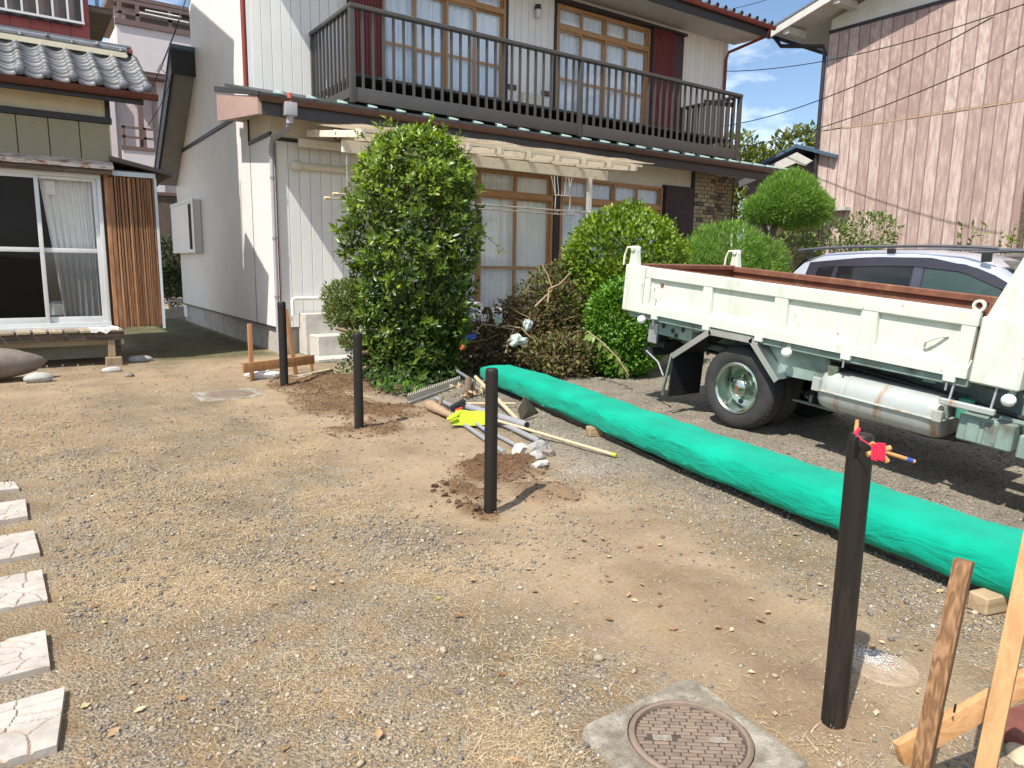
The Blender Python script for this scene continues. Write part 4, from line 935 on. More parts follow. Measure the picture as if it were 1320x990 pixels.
# upper storey: red siding and barred window
MB().box(-3, 1.20, 12.42, 12.5, 4.3, 8.42).box(1.12, 1.20, 12.5, 17.5, 3.6, 8.42).build('upper_wall', mStucco, N_)
pm = MB().rbox(.003, .232, -.02, 0, 0, .30, .004).mesh('red_panel', mRedSide)
for k in range(12): inst('red_panel', pm, N_, (1.20 - .235 * (k + 1), 12.418, 4.45))
MB().rbox(1.12, 1.205, 12.396, 12.419, 4.752, 6.8, .004).box(-3, 1.119, 12.398, 12.419, 6.3, 6.8).build('red_trim', mRedSide, N_)
BW = MB().box(-1.2, 1.10, 12.36, 12.419, 4.70, 4.75).box(1.05, 1.10, 12.36, 12.419, 4.75, 6.3).build('barred_window', mBlackTrim, N_)
MB().box(-1.2, 1.05, 12.400, 12.412, 4.75, 6.3).build('pane', M('dim_pane', (.10, .075, .065), .25, .3, 5), BW)
MB().box(-1.2, 1.13, 12.26, 12.29, 4.715, 4.745).build('bottom_rail', mAlu, BW)
for k in range(12): MB().box(1.10 - k * .177, 1.125 - k * .177, 12.262, 12.288, 4.746, 6.3).build('bar', mAlu, BW)
MB().box(1.205, 1.52, 12.5, 14.2, 4.98, 5.06).build('side_eave', mDarkWood, N_)
MB().prism([(12.3, 8.42), (15.4, 9.85), (18.0, 8.42)], 'x', -3, 1.24).build('upper_roof', mTileDark, N_)
# lean-to holding the shutters, faced with reed slats
LT = MB().box(1.30, 1.76, NY + .02, 13.2, .52, 2.62).build('shutter_annex', mDarkWood, N_)
sl = MB().rbox(-.0085, .0085, -.009, .009, 0, 2.10, .003).mesh('reed_slat', mSlat)
x = 1.145; k = 0
while x < 1.765:
    wd = random.uniform(.75, 1.3) if x > 1.215 else 3.4
    inst('reed_slat', sl, LT, (x + .009 * wd, NY - .02 - random.uniform(0, .02), .50 + random.uniform(-.02, .02)), (0, random.uniform(-.006, .006), 0), (wd, 1, 1)); x += .0178 * wd + random.uniform(0, .004); k += 1
MB().box(1.11, 1.78, NY - .005, NY + .019, .5, 2.62).build('slat_backing', M('shadowed_backing', (.085, .045, .025), .9, .3, 8), LT)
MB().box(1.26, 1.80, NY - .05, NY - .0, 2.605, 2.67).box(1.775, 1.81, NY - .04, NY + .02, .46, 2.604).build('trim', M('pale_blue_trim', (.50, .56, .60), .5, .08, 8), LT)
MB().prism([(1.24, 2.86), (2.02, 2.70), (2.02, 2.65), (1.24, 2.80)], 'y', NY - .12, 13.4).build('lean_to_roof', M('brown_sheet_roof', (.085, .06, .055), .5, .15, 8), LT)
MB().box(1.30, 1.95, NY + .05, 13.3, 2.62, 2.70).build('roof_underside', mDarkWood, LT)
# porch deck
D = thing('wooden_deck', 'weathered low wooden deck of short planks under the white sliding windows', 'deck', (.2, 11.3, 0))
pl_ = MB().rbox(.0, .152, 0, .40, 0, .034, .006).mesh('deck_plank', mDeckW)
for k in range(16): inst('deck_plank', pl_, D, (1.215 - .178 * (k + 1) + .02, 11.13 + random.uniform(-.012, .012), .47 + random.uniform(-.003, .003)), (0, 0, random.uniform(-.02, .02)))
MB().rbox(-2.6, 1.22, 11.16, 11.21, .36, .468, .008).build('front_beam', mDarkWood, D)
MB().rbox(-2.6, 1.22, 11.45, 11.50, .36, .468, .008).build('rear_beam', mDarkWood, D)
for x in (1.05, -.9):
    lgo = MB().rbox(x - .04, x + .05, 11.17, 11.25, .12, .358, .006).build('leg', mLegWood, D)
    MB().rbox(x - .08, x + .12, 11.12, 11.28, -.02, .12, .01).build('foot_block', mLegWood, lgo)
MB().rbox(1.12, 1.2, 11.44, 11.52, 0, .358, .006).build('leg', mDarkWood, D)
# cloth on the deck corner
vs = []; n = 26; m_ = 12
for k in range(n):
    for q in range(m_):
        u, v = k / (n - 1), q / (m_ - 1); x = .80 + .34 * u; y = 11.09 + .20 * v + .03 * vn(u * 6, 0, 3)
        z = .515 + .03 * vn(u * 7, v * 5, 2)
        if y < 11.135: z -= (11.135 - y) * (1.2 + .8 * vn(u * 9, 1, 5)); y = 11.118
        vs.append((x + .02 * vn(v * 5, u * 3, 8), float(y), float(z)))
tag(MB().add(vs, [(k * m_ + q, k * m_ + m_ + q, k * m_ + m_ + q + 1, k * m_ + q + 1) for k in range(n - 1) for q in range(m_ - 1)]).build('white_cloth', mPaper, None, smooth=True, loc=(1, 11.2, .5)), 'crumpled white cloth lying on the deck corner below the sliding window', 'cloth')

# boulder used as a doorstep, stones
def boulder(name, c, r, mat, label, cat, seed=0, group=None, rot=0, sub=3, lump=.16, flat=False):
    import bmesh
    bm = bmesh.new(); bmesh.ops.create_icosphere(bm, subdivisions=sub, radius=1)
    for v in bm.verts:
        d = v.co.copy(); k = 1 + lump * 2 * float(fbm(np.array([d.x * 1.4 + seed]), np.array([d.y * 1.4 + d.z * 1.7]), seed, 3)[0] - .5)
        x, y, z = d.x * k * r[0], d.y * k * r[1], d.z * k * r[2]
        v.co = (x * math.cos(rot) - y * math.sin(rot), x * math.sin(rot) + y * math.cos(rot), z)
    me = bpy.data.meshes.new(name); bm.to_mesh(me); bm.free(); me.materials.append(mat)
    me.polygons.foreach_set('use_smooth', np.full(len(me.polygons), not flat)); 
    o = bpy.data.objects.new(name, me); COL.objects.link(o); o.location = c
    if cat: tag(o, label, cat, group)
    return o
boulder('stone', (-.50, 10.3, .21), (.76, .24, .21), mStoneBrown, 'long rounded dark brown boulder lying in front of the wooden deck', 'boulder', 3, lump=.09, rot=.08)
boulder('stone', (.16, 10.05, .045), (.15, .09, .07), mStone, 'flat grey stone wedged under the end of the long brown boulder', 'stone', 5)
boulder('stone', (.98, 10.55, .02), (.12, .07, .045), mStone, 'small flat grey stone on the sand in front of the deck leg', 'stone', 8)
boulder('stone', (1.43, 11.45, .03), (.16, .09, .06), mStone, 'pale flat stone in the shade to the right of the deck', 'stone', 11)
boulder('stone', (1.12, 10.05, .01), (.06, .045, .035), mStoneBrown, 'little brown stone on the sand nearest the deck corner', 'stone', 14, sub=2)

# far pale pink house behind
K = thing('pink_house', 'pale pink white three storey house behind with brown balcony rails', 'house', (4.5, 24, 0))
MB().box(2.99, 7.0, 24, 24.1, 6.85, 8.02).build('parapet', mPink, K)
MB().box(2.95, 7.0, 23.94, 24.14, 8.022, 8.17).build('parapet_cap', mBrownRail, K)
for x in (3.05, 3.5, 4.35, 5.2): MB().box(x, x + .1, 24, 24.1, 8.17, 8.62).build('rail_post', mBrownRail, K)
for z in (8.32, 8.62, 8.74): MB().box(2.97, 7, 24.0, 24.08, z, z + .06).build('rail', mBrownRail, K)
MB().tube([(3.6, 23.97, 8.42), (4.9, 23.97, 8.40)], .02, 6).tube([(3.75, 23.97, 8.52), (4.7, 23.97, 8.52)], .02, 6).build('laundry_pole', mPVCWhite, K)
MB().box(2.985, 3.09, 24.1, 27, 6.85, 8.0).build('parapet_side', mPink, K)
MB().box(2.9, 7, 24.02, 24.6, 6.72, 6.85).build('slab', mBrownRail, K)
MB().box(3.9, 7, 25.3, 25.4, 1.5, 8.9).box(3.9, 3.98, 25.4, 29, 1.5, 8.9).box(2.6, 3.3, 25.6, 29, 3, 6.7).build('wall', mPink, K)
MB().box(2.92, 3.99, 24.05, 24.15, 3.0, 4.62).build('balcony_front', mPink, K)
MB().box(4.0, 7, 24.4, 24.5, 1, 6.7).build('wall', mPink, K)
MB().box(2.90, 4.0, 24.02, 24.17, 4.621, 4.72).build('balcony_cap', mBrownRail, K)
for z in (4.95, 5.22): MB().box(2.92, 4.0, 24.05, 24.11, z, z + .06).build('rail', mBrownRail, K)
for x in (2.95, 3.5): MB().box(x, x + .08, 24.05, 24.12, 4.72, 5.28).build('rail_post', mBrownRail, K)
MB().box(3.42, 3.56, 24.2, 24.3, 4.72, 6.7).build('post', mBrownRail, K)
MB().box(2.4, 2.92, 25.0, 25.2, 2.5, 6.6).build('side_wall', mPink, K)
MB().box(3.1, 7.0, 25.2, 25.29, 6.86, 8.85).box(2.9, 3.95, 25.22, 25.29, 3.0, 6.72).build('rear_wall', mPink, K)
MB().box(2.9, 7.2, 24.7, 29, 8.86, 9.05).box(3.4, 6.8, 25.15, 25.199, 8.2, 8.7).build('roof_edge', mBrownRail, K)
MB().box(1.2, 2.7, 26, 26.1, 4, 8.4).build('rear_wall', mBeigeFar, K)
MB().box(2.70, 2.80, 25.9, 26.0, 6, 9.2).build('downpipe', mBlueRoof, K)
MB().box(2.2, 2.45, 25.8, 25.98, 7.55, 8.1).build('vent_hood', mBlackTrim, K)

# end of the passage: brown fence, block footing, shrub
FN = thing('brown_fence', 'brown panel fence closing the far end of the shady passage', 'fence', (3.5, 20.6, 0))
for k in range(4): MB().box(2.6 + k * .5, 3.09 + k * .5, 20.6, 20.66, .5, 3.1).build('panel', M('fence_brown', (.12, .09, .075), .7, .2, 6), FN)
MB().box(2.55, 4.65, 20.55, 20.72, 3.1, 3.18).box(2.55, 4.65, 20.55, 20.59, 1.9, 1.97).build('rail', mBrownRail, FN)
mBlk = M('grey_block', (.42, .40, .37), .9, .15, 20, bump=.5)
CB = thing('concrete_block', 'hollow concrete block at the far end of the passage', 'block', (3.45, 19.7, 0))
MB().box(3.2, 3.6, 19.7, 19.82, .24, .30).box(3.2, 3.6, 19.7, 19.82, .42, .48).box(3.2, 3.24, 19.7, 19.82, .30, .42).box(3.38, 3.42, 19.7, 19.82, .30, .42).box(3.56, 3.6, 19.7, 19.82, .30, .42).build('block', mBlk, CB)
MB().box(3.1, 3.7, 19.66, 19.9, 0, .238).build('footing', mFound, CB)
S = thing('shrub', 'dark leafy shrub at the end of the passage between the houses', 'shrub', (3.3, 19.95, 0))
leafcloud('foliage', [((3.25, 20.1, 1.35), (.42, .3, .65)), ((3.4, 20.1, .8), (.4, .3, .5))], 1500, .11, lGround, S, young=.5)
MB().tube([(3.3, 20.1, 0), (3.32, 20.1, .6), (3.25, 20.1, 1.2)], [.03, .025, .012], 6).build('stem', mTwig, S)
# aerial service cable with its clamp
W1 = thing('service_cable', 'black service cable slung across in front of the pink house', 'cable', (3, 18, 4))
a, b, c = PD(241, -6, 15), PD(207, 88, 14.2), PD(196, 112, 14.2)
MB().tube([a, a.lerp(b, .5) + Vector((0, 0, -.06)), b], .014, 6).build('cable', mWire, W1)
MB().tube([b, c], .008, 5).tube([b, PD(214, 95, 14.2), PD(219, 108, 14.4), PD(205, 140, 14.6), PD(190, 163, 14.8)], .007, 5).build('tail', mWire, W1)
MB().tube([b + Vector((-.05, 0, -.07)), b + Vector((.03, 0, .08))], .03, 8).build('clamp', mPVCWhite, W1)

# ------------------------------------------------------------------ wooden storehouse on the right
BX = 17.0
W = thing('storehouse', 'tall windowless storehouse clad in worn pinkish brown vertical boards', 'storehouse', (BX, 6, 0))
MB().box(BX + .03, 26, -2, 10.85, 0, 7.2).build('wall_core', mDarkWood, W)
bmx = []; y = 10.87; k = 0
bw = .262
bmesh_ = MB().rbox(-.022, 0, -bw + .012, 0, 0, 3.55, .004).mesh('wall_board', mBarn)
while y > -2:
    for z0, zs in ((0.3, 4.60 / 3.55), (4.925, 2.30 / 3.55)):
        o = inst('wall_board', bmesh_, W, (BX + random.uniform(-.006, .004), y, z0), None, (1, 1, zs))
    if y > -1 and k % 1 == 0:
        pass
    y -= bw; k += 1
gap_me = MB().rbox(-.030, -.0, -.012, .012, 0, 6.9, .003).mesh('gap_strip', M('board_gap_dark', (.24, .165, .145), .85, .2, 6))  # dark strips added over the joints, their colour standing in for shaded gaps
y = 10.87
while y > -2: inst('gap_strip', gap_me, W, (BX - .004, y + .006, .3)); y -= bw * 1
MB().box(BX - .033, BX + .02, -2, 10.3, 4.885, 4.92).build('joint_strip', M('ochre_strip', (.44, .31, .19), .7, .2, 20, stain=(.3, .2, .13), sscale=14), W)
MB().box(BX - .05, BX + .02, -2, 10.88, 7.2, 7.27).build('wall_top_strip', mBlackTrim, W)
PT = .27
def rz(y): return 7.42 + (12.05 - y) * PT if y > 4.5 else 7.42 + (12.05 - 4.5) * PT - (4.5 - y) * PT
MB().prism([(10.85, 7.27), (10.85, rz(10.85) - .22), (4.5, rz(4.5) - .22), (-2, rz(-2) - .22), (-2, 7.27)], 'x', BX - .01, BX + .1).build('gable_plaster', mCream, W)
MB().prism([(12.05, rz(12.05)), (4.5, rz(4.5)), (-2, rz(-2)), (-2, rz(-2) + .05), (4.5, rz(4.5) + .05), (12.1, rz(12.1) + .05)], 'x', 16.15, 26).build('roof', mTileDark, W)
MB().prism([(12.0, rz(12.0) - .10), (4.5, rz(4.5) - .10), (-2, rz(-2) - .10), (-2, rz(-2) - .06), (4.5, rz(4.5) - .06), (12.0, rz(12.0) - .06)], 'x', 16.24, 25.9).build('roof_boarding', mBarnTrim, W)
MB().prism([(12.08, rz(12.08) - .19), (4.5, rz(4.5) - .19), (-2, rz(-2) - .19), (-2, rz(-2) - .005), (4.5, rz(4.5) - .005), (12.08, rz(12.08) - .005)], 'x', 16.17, 16.235).build('verge_board', mBarnTrim, W)
for y in (11.6, 10.3, 8.6, 6.8): MB().box(16.24, BX - .011, y - .08, y + .08, rz(y) - .30, rz(y) - .13).build('purlin_end', mBarnTrim, W)
MB().prism([(12.02 + a, rz(12.05) - .08 + b) for a, b in gp], 'x', 16.2, 26).build('gutter', mBlackTrim, W)
MB().tube([(16.45, 12.05, rz(12.05) - .13), (16.5, 11.9, rz(12.05) - .35), (16.9, 10.97, rz(12.05) - .50), (16.93, 10.93, 6.75), (16.93, 10.93, .2)], .05, 10).build('downpipe', mBlackTrim, W)
MB().box(BX - .10, BX - .05, 6.14, 6.24, 0, 3.5).build('side_post', mDarkWood, W)
# low annex with a blue edged roof against its far corner
AN = thing('annex_shed', 'small grey boarded annex with a blue edged roof beside the storehouse', 'shed', (17.6, 12.2, 0))
MB().box(17.3, 22, 10.95, 13.2, 0, 4.3).build('wall', M('grey_board', (.23, .19, .175), .85, .2, 5, stretch=(4, 4, .4)), AN)
MB().prism([(10.35, 4.28), (11.45, 4.66), (13.6, 3.95), (13.6, 3.87), (11.45, 4.57), (10.35, 4.20)], 'x', 16.8, 22).build('roof', mBlueRoof, AN)
MB().prism([(11.0, 4.20), (11.45, 4.46), (13.2, 3.9), (13.2, 3.72), (11.45, 4.20), (11.2, 4.1)], 'x', 16.86, 16.92).build('verge_board', mBarnTrim, AN)
MB().box(16.7, 17.29, 9.9, 10.9, 2.92, 3.0).box(15.2, 16.7, 10.3, 11.2, 2.90, 2.98).build('canopy', M('pale_canopy', (.45, .46, .43), .6), AN)
MB().box(15.3, 17.2, 10.4, 10.9, 2.70, 2.899).build('canopy_beam', mDarkWood, AN)
MB().box(15.35, 17.28, 10.7, 10.85, 0, 2.6).build('lower_wall', mDarkWood, AN)

# ------------------------------------------------------------------ trees between the buildings
def tree(label, blobs, trunk, n, size, mat, name='tree', cat='tree', group=None, **k):
    T = thing(name, label, cat, (trunk[0][0], trunk[0][1], 0), group)
    leafcloud('crown', blobs, n, size, mat, T, **k)
    MB().tube(trunk, [.16 - .10 * i / (len(trunk) - 1) for i in range(len(trunk))], 8).build('trunk', mTrunk, T)
    return T
tree('rounded yellow green tree behind, nearest the house balcony end', [((27.6, 21.8, 6.2), (1.5, 1.3, 1.25)), ((28.6, 21.2, 5.6), (1.4, 1.2, 1.2)), ((26.6, 22.3, 5.4), (1.4, 1.2, 1.3)), ((28, 21.6, 4.4), (2.2, 1.4, 1.2))], [(27.6, 21.6, 0), (27.7, 21.7, 3), (27.6, 21.8, 5.8)], 5200, .26, lTree, lump=.3, group='trees behind the houses')
tree('yellow green tree behind, peeping out next to the storehouse downpipe', [((30.6, 20.6, 6.9), (1.5, 1.2, 1.1)), ((31.6, 19.9, 6.4), (1.4, 1.1, 1.3)), ((30.8, 20.4, 5.2), (2.2, 1.4, 1.5))], [(30.9, 20.4, 0), (30.9, 20.5, 3.5), (30.7, 20.5, 6.3)], 4200, .26, lTree, lump=.3, group='trees behind the houses')

# garden pine clipped into cloud pads
def pine():
    T = thing('garden_pine', 'garden pine clipped into two soft green cloud pads beside the lorry', 'pine tree', (11.2, 8.1, 0))
    pads = [((11.45, 7.85, 2.68), (.56, .52, .48)), ((11.12, 8.08, 2.52), (.36, .40, .26)), ((11.76, 7.63, 2.54), (.34, .38, .28)),
            ((10.4, 8.3, 1.80), (.74, .62, .46)), ((10.85, 8.0, 1.62), (.55, .5, .40)), ((9.95, 8.6, 1.60), (.48, .46, .36)), ((10.7, 8.1, 1.2), (1.0, .7, .5))]
    for k, pd in enumerate((pads[:3], pads[3:])):
        leafcloud('needle_pad', pd, 30000, .085, lPine, T, wr=.06, fold=.0, lump=.17, depth=.38, up=.75, young=.62)
    MB().tube([(11.2, 8.1, 0), (11.05, 8.2, .7), (11.35, 8.0, 1.4), (11.2, 8.05, 2.0), (11.45, 7.85, 2.65)], [.11, .1, .085, .07, .035], 10).build('trunk', mTrunk, T)
    MB().tube([(11.25, 8.05, 1.2), (10.9, 8.15, 1.4), (10.4, 8.3, 1.65)], [.05, .04, .02], 8).tube([(11.2, 8.05, 2.05), (11.1, 8.1, 2.3), (11.1, 8.1, 2.5)], [.04, .03, .015], 8).build('branch', mTrunk, T)
pine()
def shrub(name, label, blobs, n, size, mat, base, stems=3, cat='shrub', group=None, **k):
    T = thing(name, label, cat, (base[0], base[1], 0), group)
    leafcloud('foliage', blobs, n, size, mat, T, **k)
    mb = MB()
    for q in range(stems):
        c, r = blobs[q % len(blobs)]; e = Vector(c) + Vector((random.uniform(-.4, .4) * r[0], random.uniform(-.4, .4) * r[1], .3 * r[2])); b = Vector((base[0] + random.uniform(-.1, .1), base[1] + random.uniform(-.1, .1), 0))
        mb.tube([b, b.lerp(e, .5) + Vector((random.uniform(-.1, .1), random.uniform(-.1, .1), .05)), e], [.03, .022, .008], 6)
    mb.build('stem', mTwig, T); return T
shrub('shrub', 'loose yellow green shrub between the garden pine and the storehouse wall', [((12.9, 8.05, 2.15), (.55, .5, .36)), ((13.6, 7.5, 2.2), (.6, .5, .36)), ((12.5, 8.4, 1.7), (.7, .5, .5)), ((13.5, 7.6, 1.5), (.9, .6, .5))], 3600, .085, lShrub, (13.1, 7.9), 5, lump=.32, young=.6)
def weed(c, lab):
    T = thing('weed', lab, 'weed', c, 'weeds at the foot of the storehouse'); P0 = Vector(c); mb = MB(); Ps = []
    for q in range(4):
        e = Vector((random.uniform(-.3, .3), random.uniform(-.3, .3), random.uniform(.9, 1.0) * 2.45)); mb.tube([P0, P0 + e * .6, P0 + e], [.012, .01, .004], 5)
        for t in np.linspace(.72, 1, 12): Ps.append(P0 + e * float(t))
    mb.build('stem', mTwig, T); P = np.array([list(p) for p in Ps]); n = len(P)
    leaves('foliage', P, rdir(n) * .8 + np.array([0, 0, .4]), rdir(n) * .5 + np.array([0, 0, 1]), rng.uniform(.10, .2, n), .26, .06, lShrub, rng.beta(2, 2, n), T, 'stuff', wloc(T))
weed((15.6, 6.6, 0), 'thin weed against the storehouse wall, left of two above the car roof'); weed((15.7, 5.9, 0), 'thin weed against the storehouse wall, right of two above the car roof')

# ------------------------------------------------------------------ overhead cables
for k, (a, b, d0, d1, lb) in enumerate((((930, 92), (1330, 2), 19, 12, 'topmost of the three cables crossing the sky and storehouse'), ((930, 163), (1280, 22), 19, 11.5, 'middle of the three cables crossing the sky and storehouse'),
                                       ((930, 193), (1330, 54), 20, 11.5, 'lowest of the three cables crossing the sky and storehouse'), ((905, 17), (1000, -4), 20, 17, 'thin cable in the sky above the balcony roof corner'))):
    p, q_ = PD(*a, d0), PD(*b, d1); pts = [p.lerp(q_, t / 12) - Vector((0, 0, .28 * 4 * (t / 12) * (1 - t / 12))) * (1 if k < 3 else .2) for t in range(13)]
    o = MB().tube(pts, .0105 if k < 3 else .008, 6).build('overhead_cable', mWire, None, loc=tuple(p)); tag(o, lb, 'cable', 'overhead cables')

# ------------------------------------------------------------------ bushes by the house
def big_bush():
    T = thing('tall_bush', 'tall column shaped evergreen bush with glossy leaves before the white house', 'bush', (4.15, 8.15, 0))
    prof = [(0, .44), (.25, .56), (.6, .58), (1.0, .66), (1.5, .74), (2.0, .76), (2.45, .70), (2.75, .57), (2.95, .38), (3.08, .12)]
    pz, pr = [p[0] for p in prof], [p[1] for p in prof]; c0 = np.array([4.12, 8.12])
    def sample(n, dmax):
        z = rng.uniform(.02, 3.06, n); a = rng.uniform(0, 6.283, n); r = np.interp(z, pz, pr)
        lm = 1 + .62 * (fbm(np.cos(a) * 1.8 + 5, np.sin(a) * 1.8 + z * 1.9, 6) - .5)
        d = dmax * rng.uniform(0, 1, n) ** 1.6
        rr = r * lm * (1 - d)
        P = np.stack([c0[0] + np.cos(a) * rr + .03 * z, c0[1] + np.sin(a) * rr, z], 1)
        dz = np.interp(z + .1, pz, pr) - np.interp(z - .1, pz, pr); N = np.stack([np.cos(a), np.sin(a), -dz * 3], 1); N /= np.linalg.norm(N, axis=1, keepdims=True)
        return P, N, d / dmax
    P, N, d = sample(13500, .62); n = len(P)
    T_ = N * .45 + rdir(n) * .8 + np.array([0, 0, .15]); Nr = N * .7 + np.array([0, 0, .7]) + rdir(n) * .55
    cl = fbm(P[:, 0] * 3 + 9, P[:, 1] * 3 + P[:, 2] * 3, 31)
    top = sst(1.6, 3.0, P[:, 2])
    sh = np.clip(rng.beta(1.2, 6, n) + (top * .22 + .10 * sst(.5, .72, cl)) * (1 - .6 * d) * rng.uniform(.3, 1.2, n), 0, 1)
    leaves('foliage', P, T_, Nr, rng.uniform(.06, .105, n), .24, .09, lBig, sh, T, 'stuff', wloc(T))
    # whorls of leaves at the shoot ends
    P, N, d = sample(850, .16); k_ = 7; m_ = len(P); ax = N + np.array([0, 0, .75]) + rdir(m_) * .45; ax /= np.linalg.norm(ax, axis=1, keepdims=True)
    e1_ = np.cross(ax, np.array([.3, .2, 1.])); e1_ /= np.linalg.norm(e1_, axis=1, keepdims=True); e2_ = np.cross(ax, e1_)
    an = (np.arange(k_) * 2.4)[None] + rng.uniform(0, 6, (m_, 1)); ti = np.linspace(.1, 1.0, k_)[None, :, None]
    rad_ = e1_[:, None] * np.cos(an)[..., None] + e2_[:, None] * np.sin(an)[..., None]
    Tw = rad_ * np.cos(ti) + ax[:, None] * np.sin(ti); Nw = -rad_ * np.sin(ti) + ax[:, None] * np.cos(ti); Pw = P[:, None] + ax[:, None] * np.linspace(-.05, .03, k_)[None, :, None]
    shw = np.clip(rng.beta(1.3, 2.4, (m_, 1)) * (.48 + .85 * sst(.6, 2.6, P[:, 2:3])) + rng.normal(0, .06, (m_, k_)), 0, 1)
    leaves('shoot_whorls', Pw.reshape(-1, 3), Tw.reshape(-1, 3), Nw.reshape(-1, 3), rng.uniform(.06, .105, m_ * k_), .23, .1, lBig, shw.ravel(), T, 'stuff', wloc(T))
    # young sprigs on the outside: each a rosette of leaves of its own
    protos = []
    for q in range(8):
        m_ = random.randint(6, 9); a = np.arange(m_) * 2.4 + random.random(); tilt = np.linspace(.15, 1.1, m_)
        D = np.stack([np.cos(a) * np.cos(tilt), np.sin(a) * np.cos(tilt), np.sin(tilt)], 1); Pp = np.stack([0 * a, 0 * a, np.linspace(-.05, .03, m_)], 1)
        Nn = np.stack([-np.cos(a) * np.sin(tilt), -np.sin(a) * np.sin(tilt), np.cos(tilt)], 1)
        yo = q / 7
        protos.append(leaves('leaf_sprig', Pp, D, Nn, rng.uniform(.065, .10, m_), .23, .10, lBig, np.clip(.12 + .62 * yo + rng.normal(0, .1, m_), 0, 1), False))
    P, N, d = sample(290, .05)
    for p, nn in zip(P, N):
        ax = (Vector(nn) + Vector((0, 0, .7)) + Vector(rdir(1)[0]) * .35).normalized(); qn = Vector((0, 0, 1)).rotation_difference(ax)
        y_ = .25 + .45 * float(sst(1.2, 2.9, p[2])) + random.uniform(-.25, .3); pr_ = protos[max(0, min(7, int(y_ * 8)))]
        o = inst('leaf_sprig', pr_, T, p + nn * random.uniform(-.02, .12), qn.to_euler(), (1, 1, 1))
        s = random.uniform(.9, 1.4); o.scale = (s, s, s)
    mb = MB()
    for q in range(9):
        a = q * .7; b = Vector((4.12 + .12 * math.cos(a), 8.12 + .12 * math.sin(a), 0)); e = Vector((4.15 + .55 * math.cos(a), 8.12 + .55 * math.sin(a), 1.4 + .17 * q))
        mb.tube([b, b.lerp(e, .4) + Vector((0, 0, .25)), e], [.03, .022, .006], 6)
    for q in range(14):
        a = random.uniform(3.2, 5.8); z = random.uniform(.8, 2.6); b = Vector((4.12 + .4 * math.cos(a), 8.12 + .4 * math.sin(a), z - .2)); mb.tube([b, b + Vector((.32 * math.cos(a), .32 * math.sin(a), .3))], [.008, .004], 5)
    mb.build('stem', mTwig, T)
    # stray shoots left and right
    for (px_, py_, x0, z0) in ((408, 262, 3.55, 2.05), (640, 235, 4.9, 2.1)):
        pass
    rs_ = []
    for q in range(26):
        a = random.uniform(2.6, 6.6); z = random.uniform(.7, 2.9); r_ = float(np.interp(z, pz, pr)); b = (c0[0] + math.cos(a) * r_ * .85, c0[1] + math.sin(a) * r_ * .85, z); e = (b[0] + math.cos(a) * random.uniform(.14, .28), b[1] + math.sin(a) * random.uniform(.14, .28), z + random.uniform(.02, .25)); rs_.append((b, e))
    for k, (b, e) in enumerate(rs_ + list((((3.55, 7.9, 1.75), (3.22, 7.95, 2.22)), ((4.75, 7.75, 1.9), (5.12, 7.55, 1.62)), ((4.3, 8.0, 3.0), (4.35, 8.0, 3.2)), ((3.85, 8.0, 2.85), (3.72, 7.95, 3.12))))):
        b, e = Vector(b), Vector(e); o = MB().tube([b, b.lerp(e, .5) + Vector((0, 0, .05)), e], [.007, .005, .003], 5).build('shoot', mTwig, T)
        m_ = 11; t = np.linspace(.35, 1, m_); P = np.array([list(b.lerp(e, float(u)) + Vector((0, 0, .05 * (1 - abs(2 * u - 1))))) for u in t])
        leaves('shoot_leaves', P, rdir(m_) * .7 + np.array(list((e - b).normalized())) * .5, np.array([0, 0, 1.]) + rdir(m_) * .4, rng.uniform(.06, .1, m_), .22, .1, lBig, np.clip(rng.normal(.6, .15, m_), 0, 1), T, 'stuff', wloc(T))
big_bush()
shrub('azalea', 'small scraggly azalea with bare trunks left of the tall bush', [((3.55, 8.75, 1.02), (.34, .3, .22)), ((3.78, 8.6, .95), (.3, .3, .28)), ((3.42, 8.6, .82), (.26, .25, .18)), ((3.62, 8.3, .28), (.18, .2, .2)), ((3.40, 8.3, .50), (.16, .16, .12))], 12000, .042, lAzal, (3.68, 8.62), 9, lump=.3, depth=.6, young=.4)
AZ_ = MB()
o = thing('fallen_branch', 'bare grey branches sticking out below the small azalea', 'branch', (3.6, 8.3, .2))
for a, b in (((3.75, 8.4, .40), (3.22, 8.42, .66)), ((3.75, 8.35, .34), (3.25, 8.3, .50)), ((3.8, 8.3, .25), (3.40, 8.1, .38)), ((3.72, 8.2, .16), (3.35, 8.15, .12))):
    a, b = Vector(a), Vector(b); MB().tube([a, a.lerp(b, .5) + Vector((0, 0, .05)), b], [.035, .03, .02], 8).build('branch', mTwigLt, o)
shrub('round_bush', 'dense round bush with bright small leaves behind the lorry tail', [((7.25, 7.6, 1.42), (.90, .85, .88)), ((7.25, 7.6, .8), (.88, .85, .8))], 30000, .062, lRound, (7.25, 7.6), 6, lump=.13, depth=.24, wr=.32, young=.75, up=.6)
shrub('clipped_hedge', 'bright green clipped bush low behind the lorry tail lamp', [((6.65, 6.95, .75), (.50, .45, .55)), ((6.75, 7.05, .35), (.55, .5, .4))], 14000, .046, lHedge, (6.65, 7.0), 5, lump=.10, depth=.25, wr=.32, young=.6)
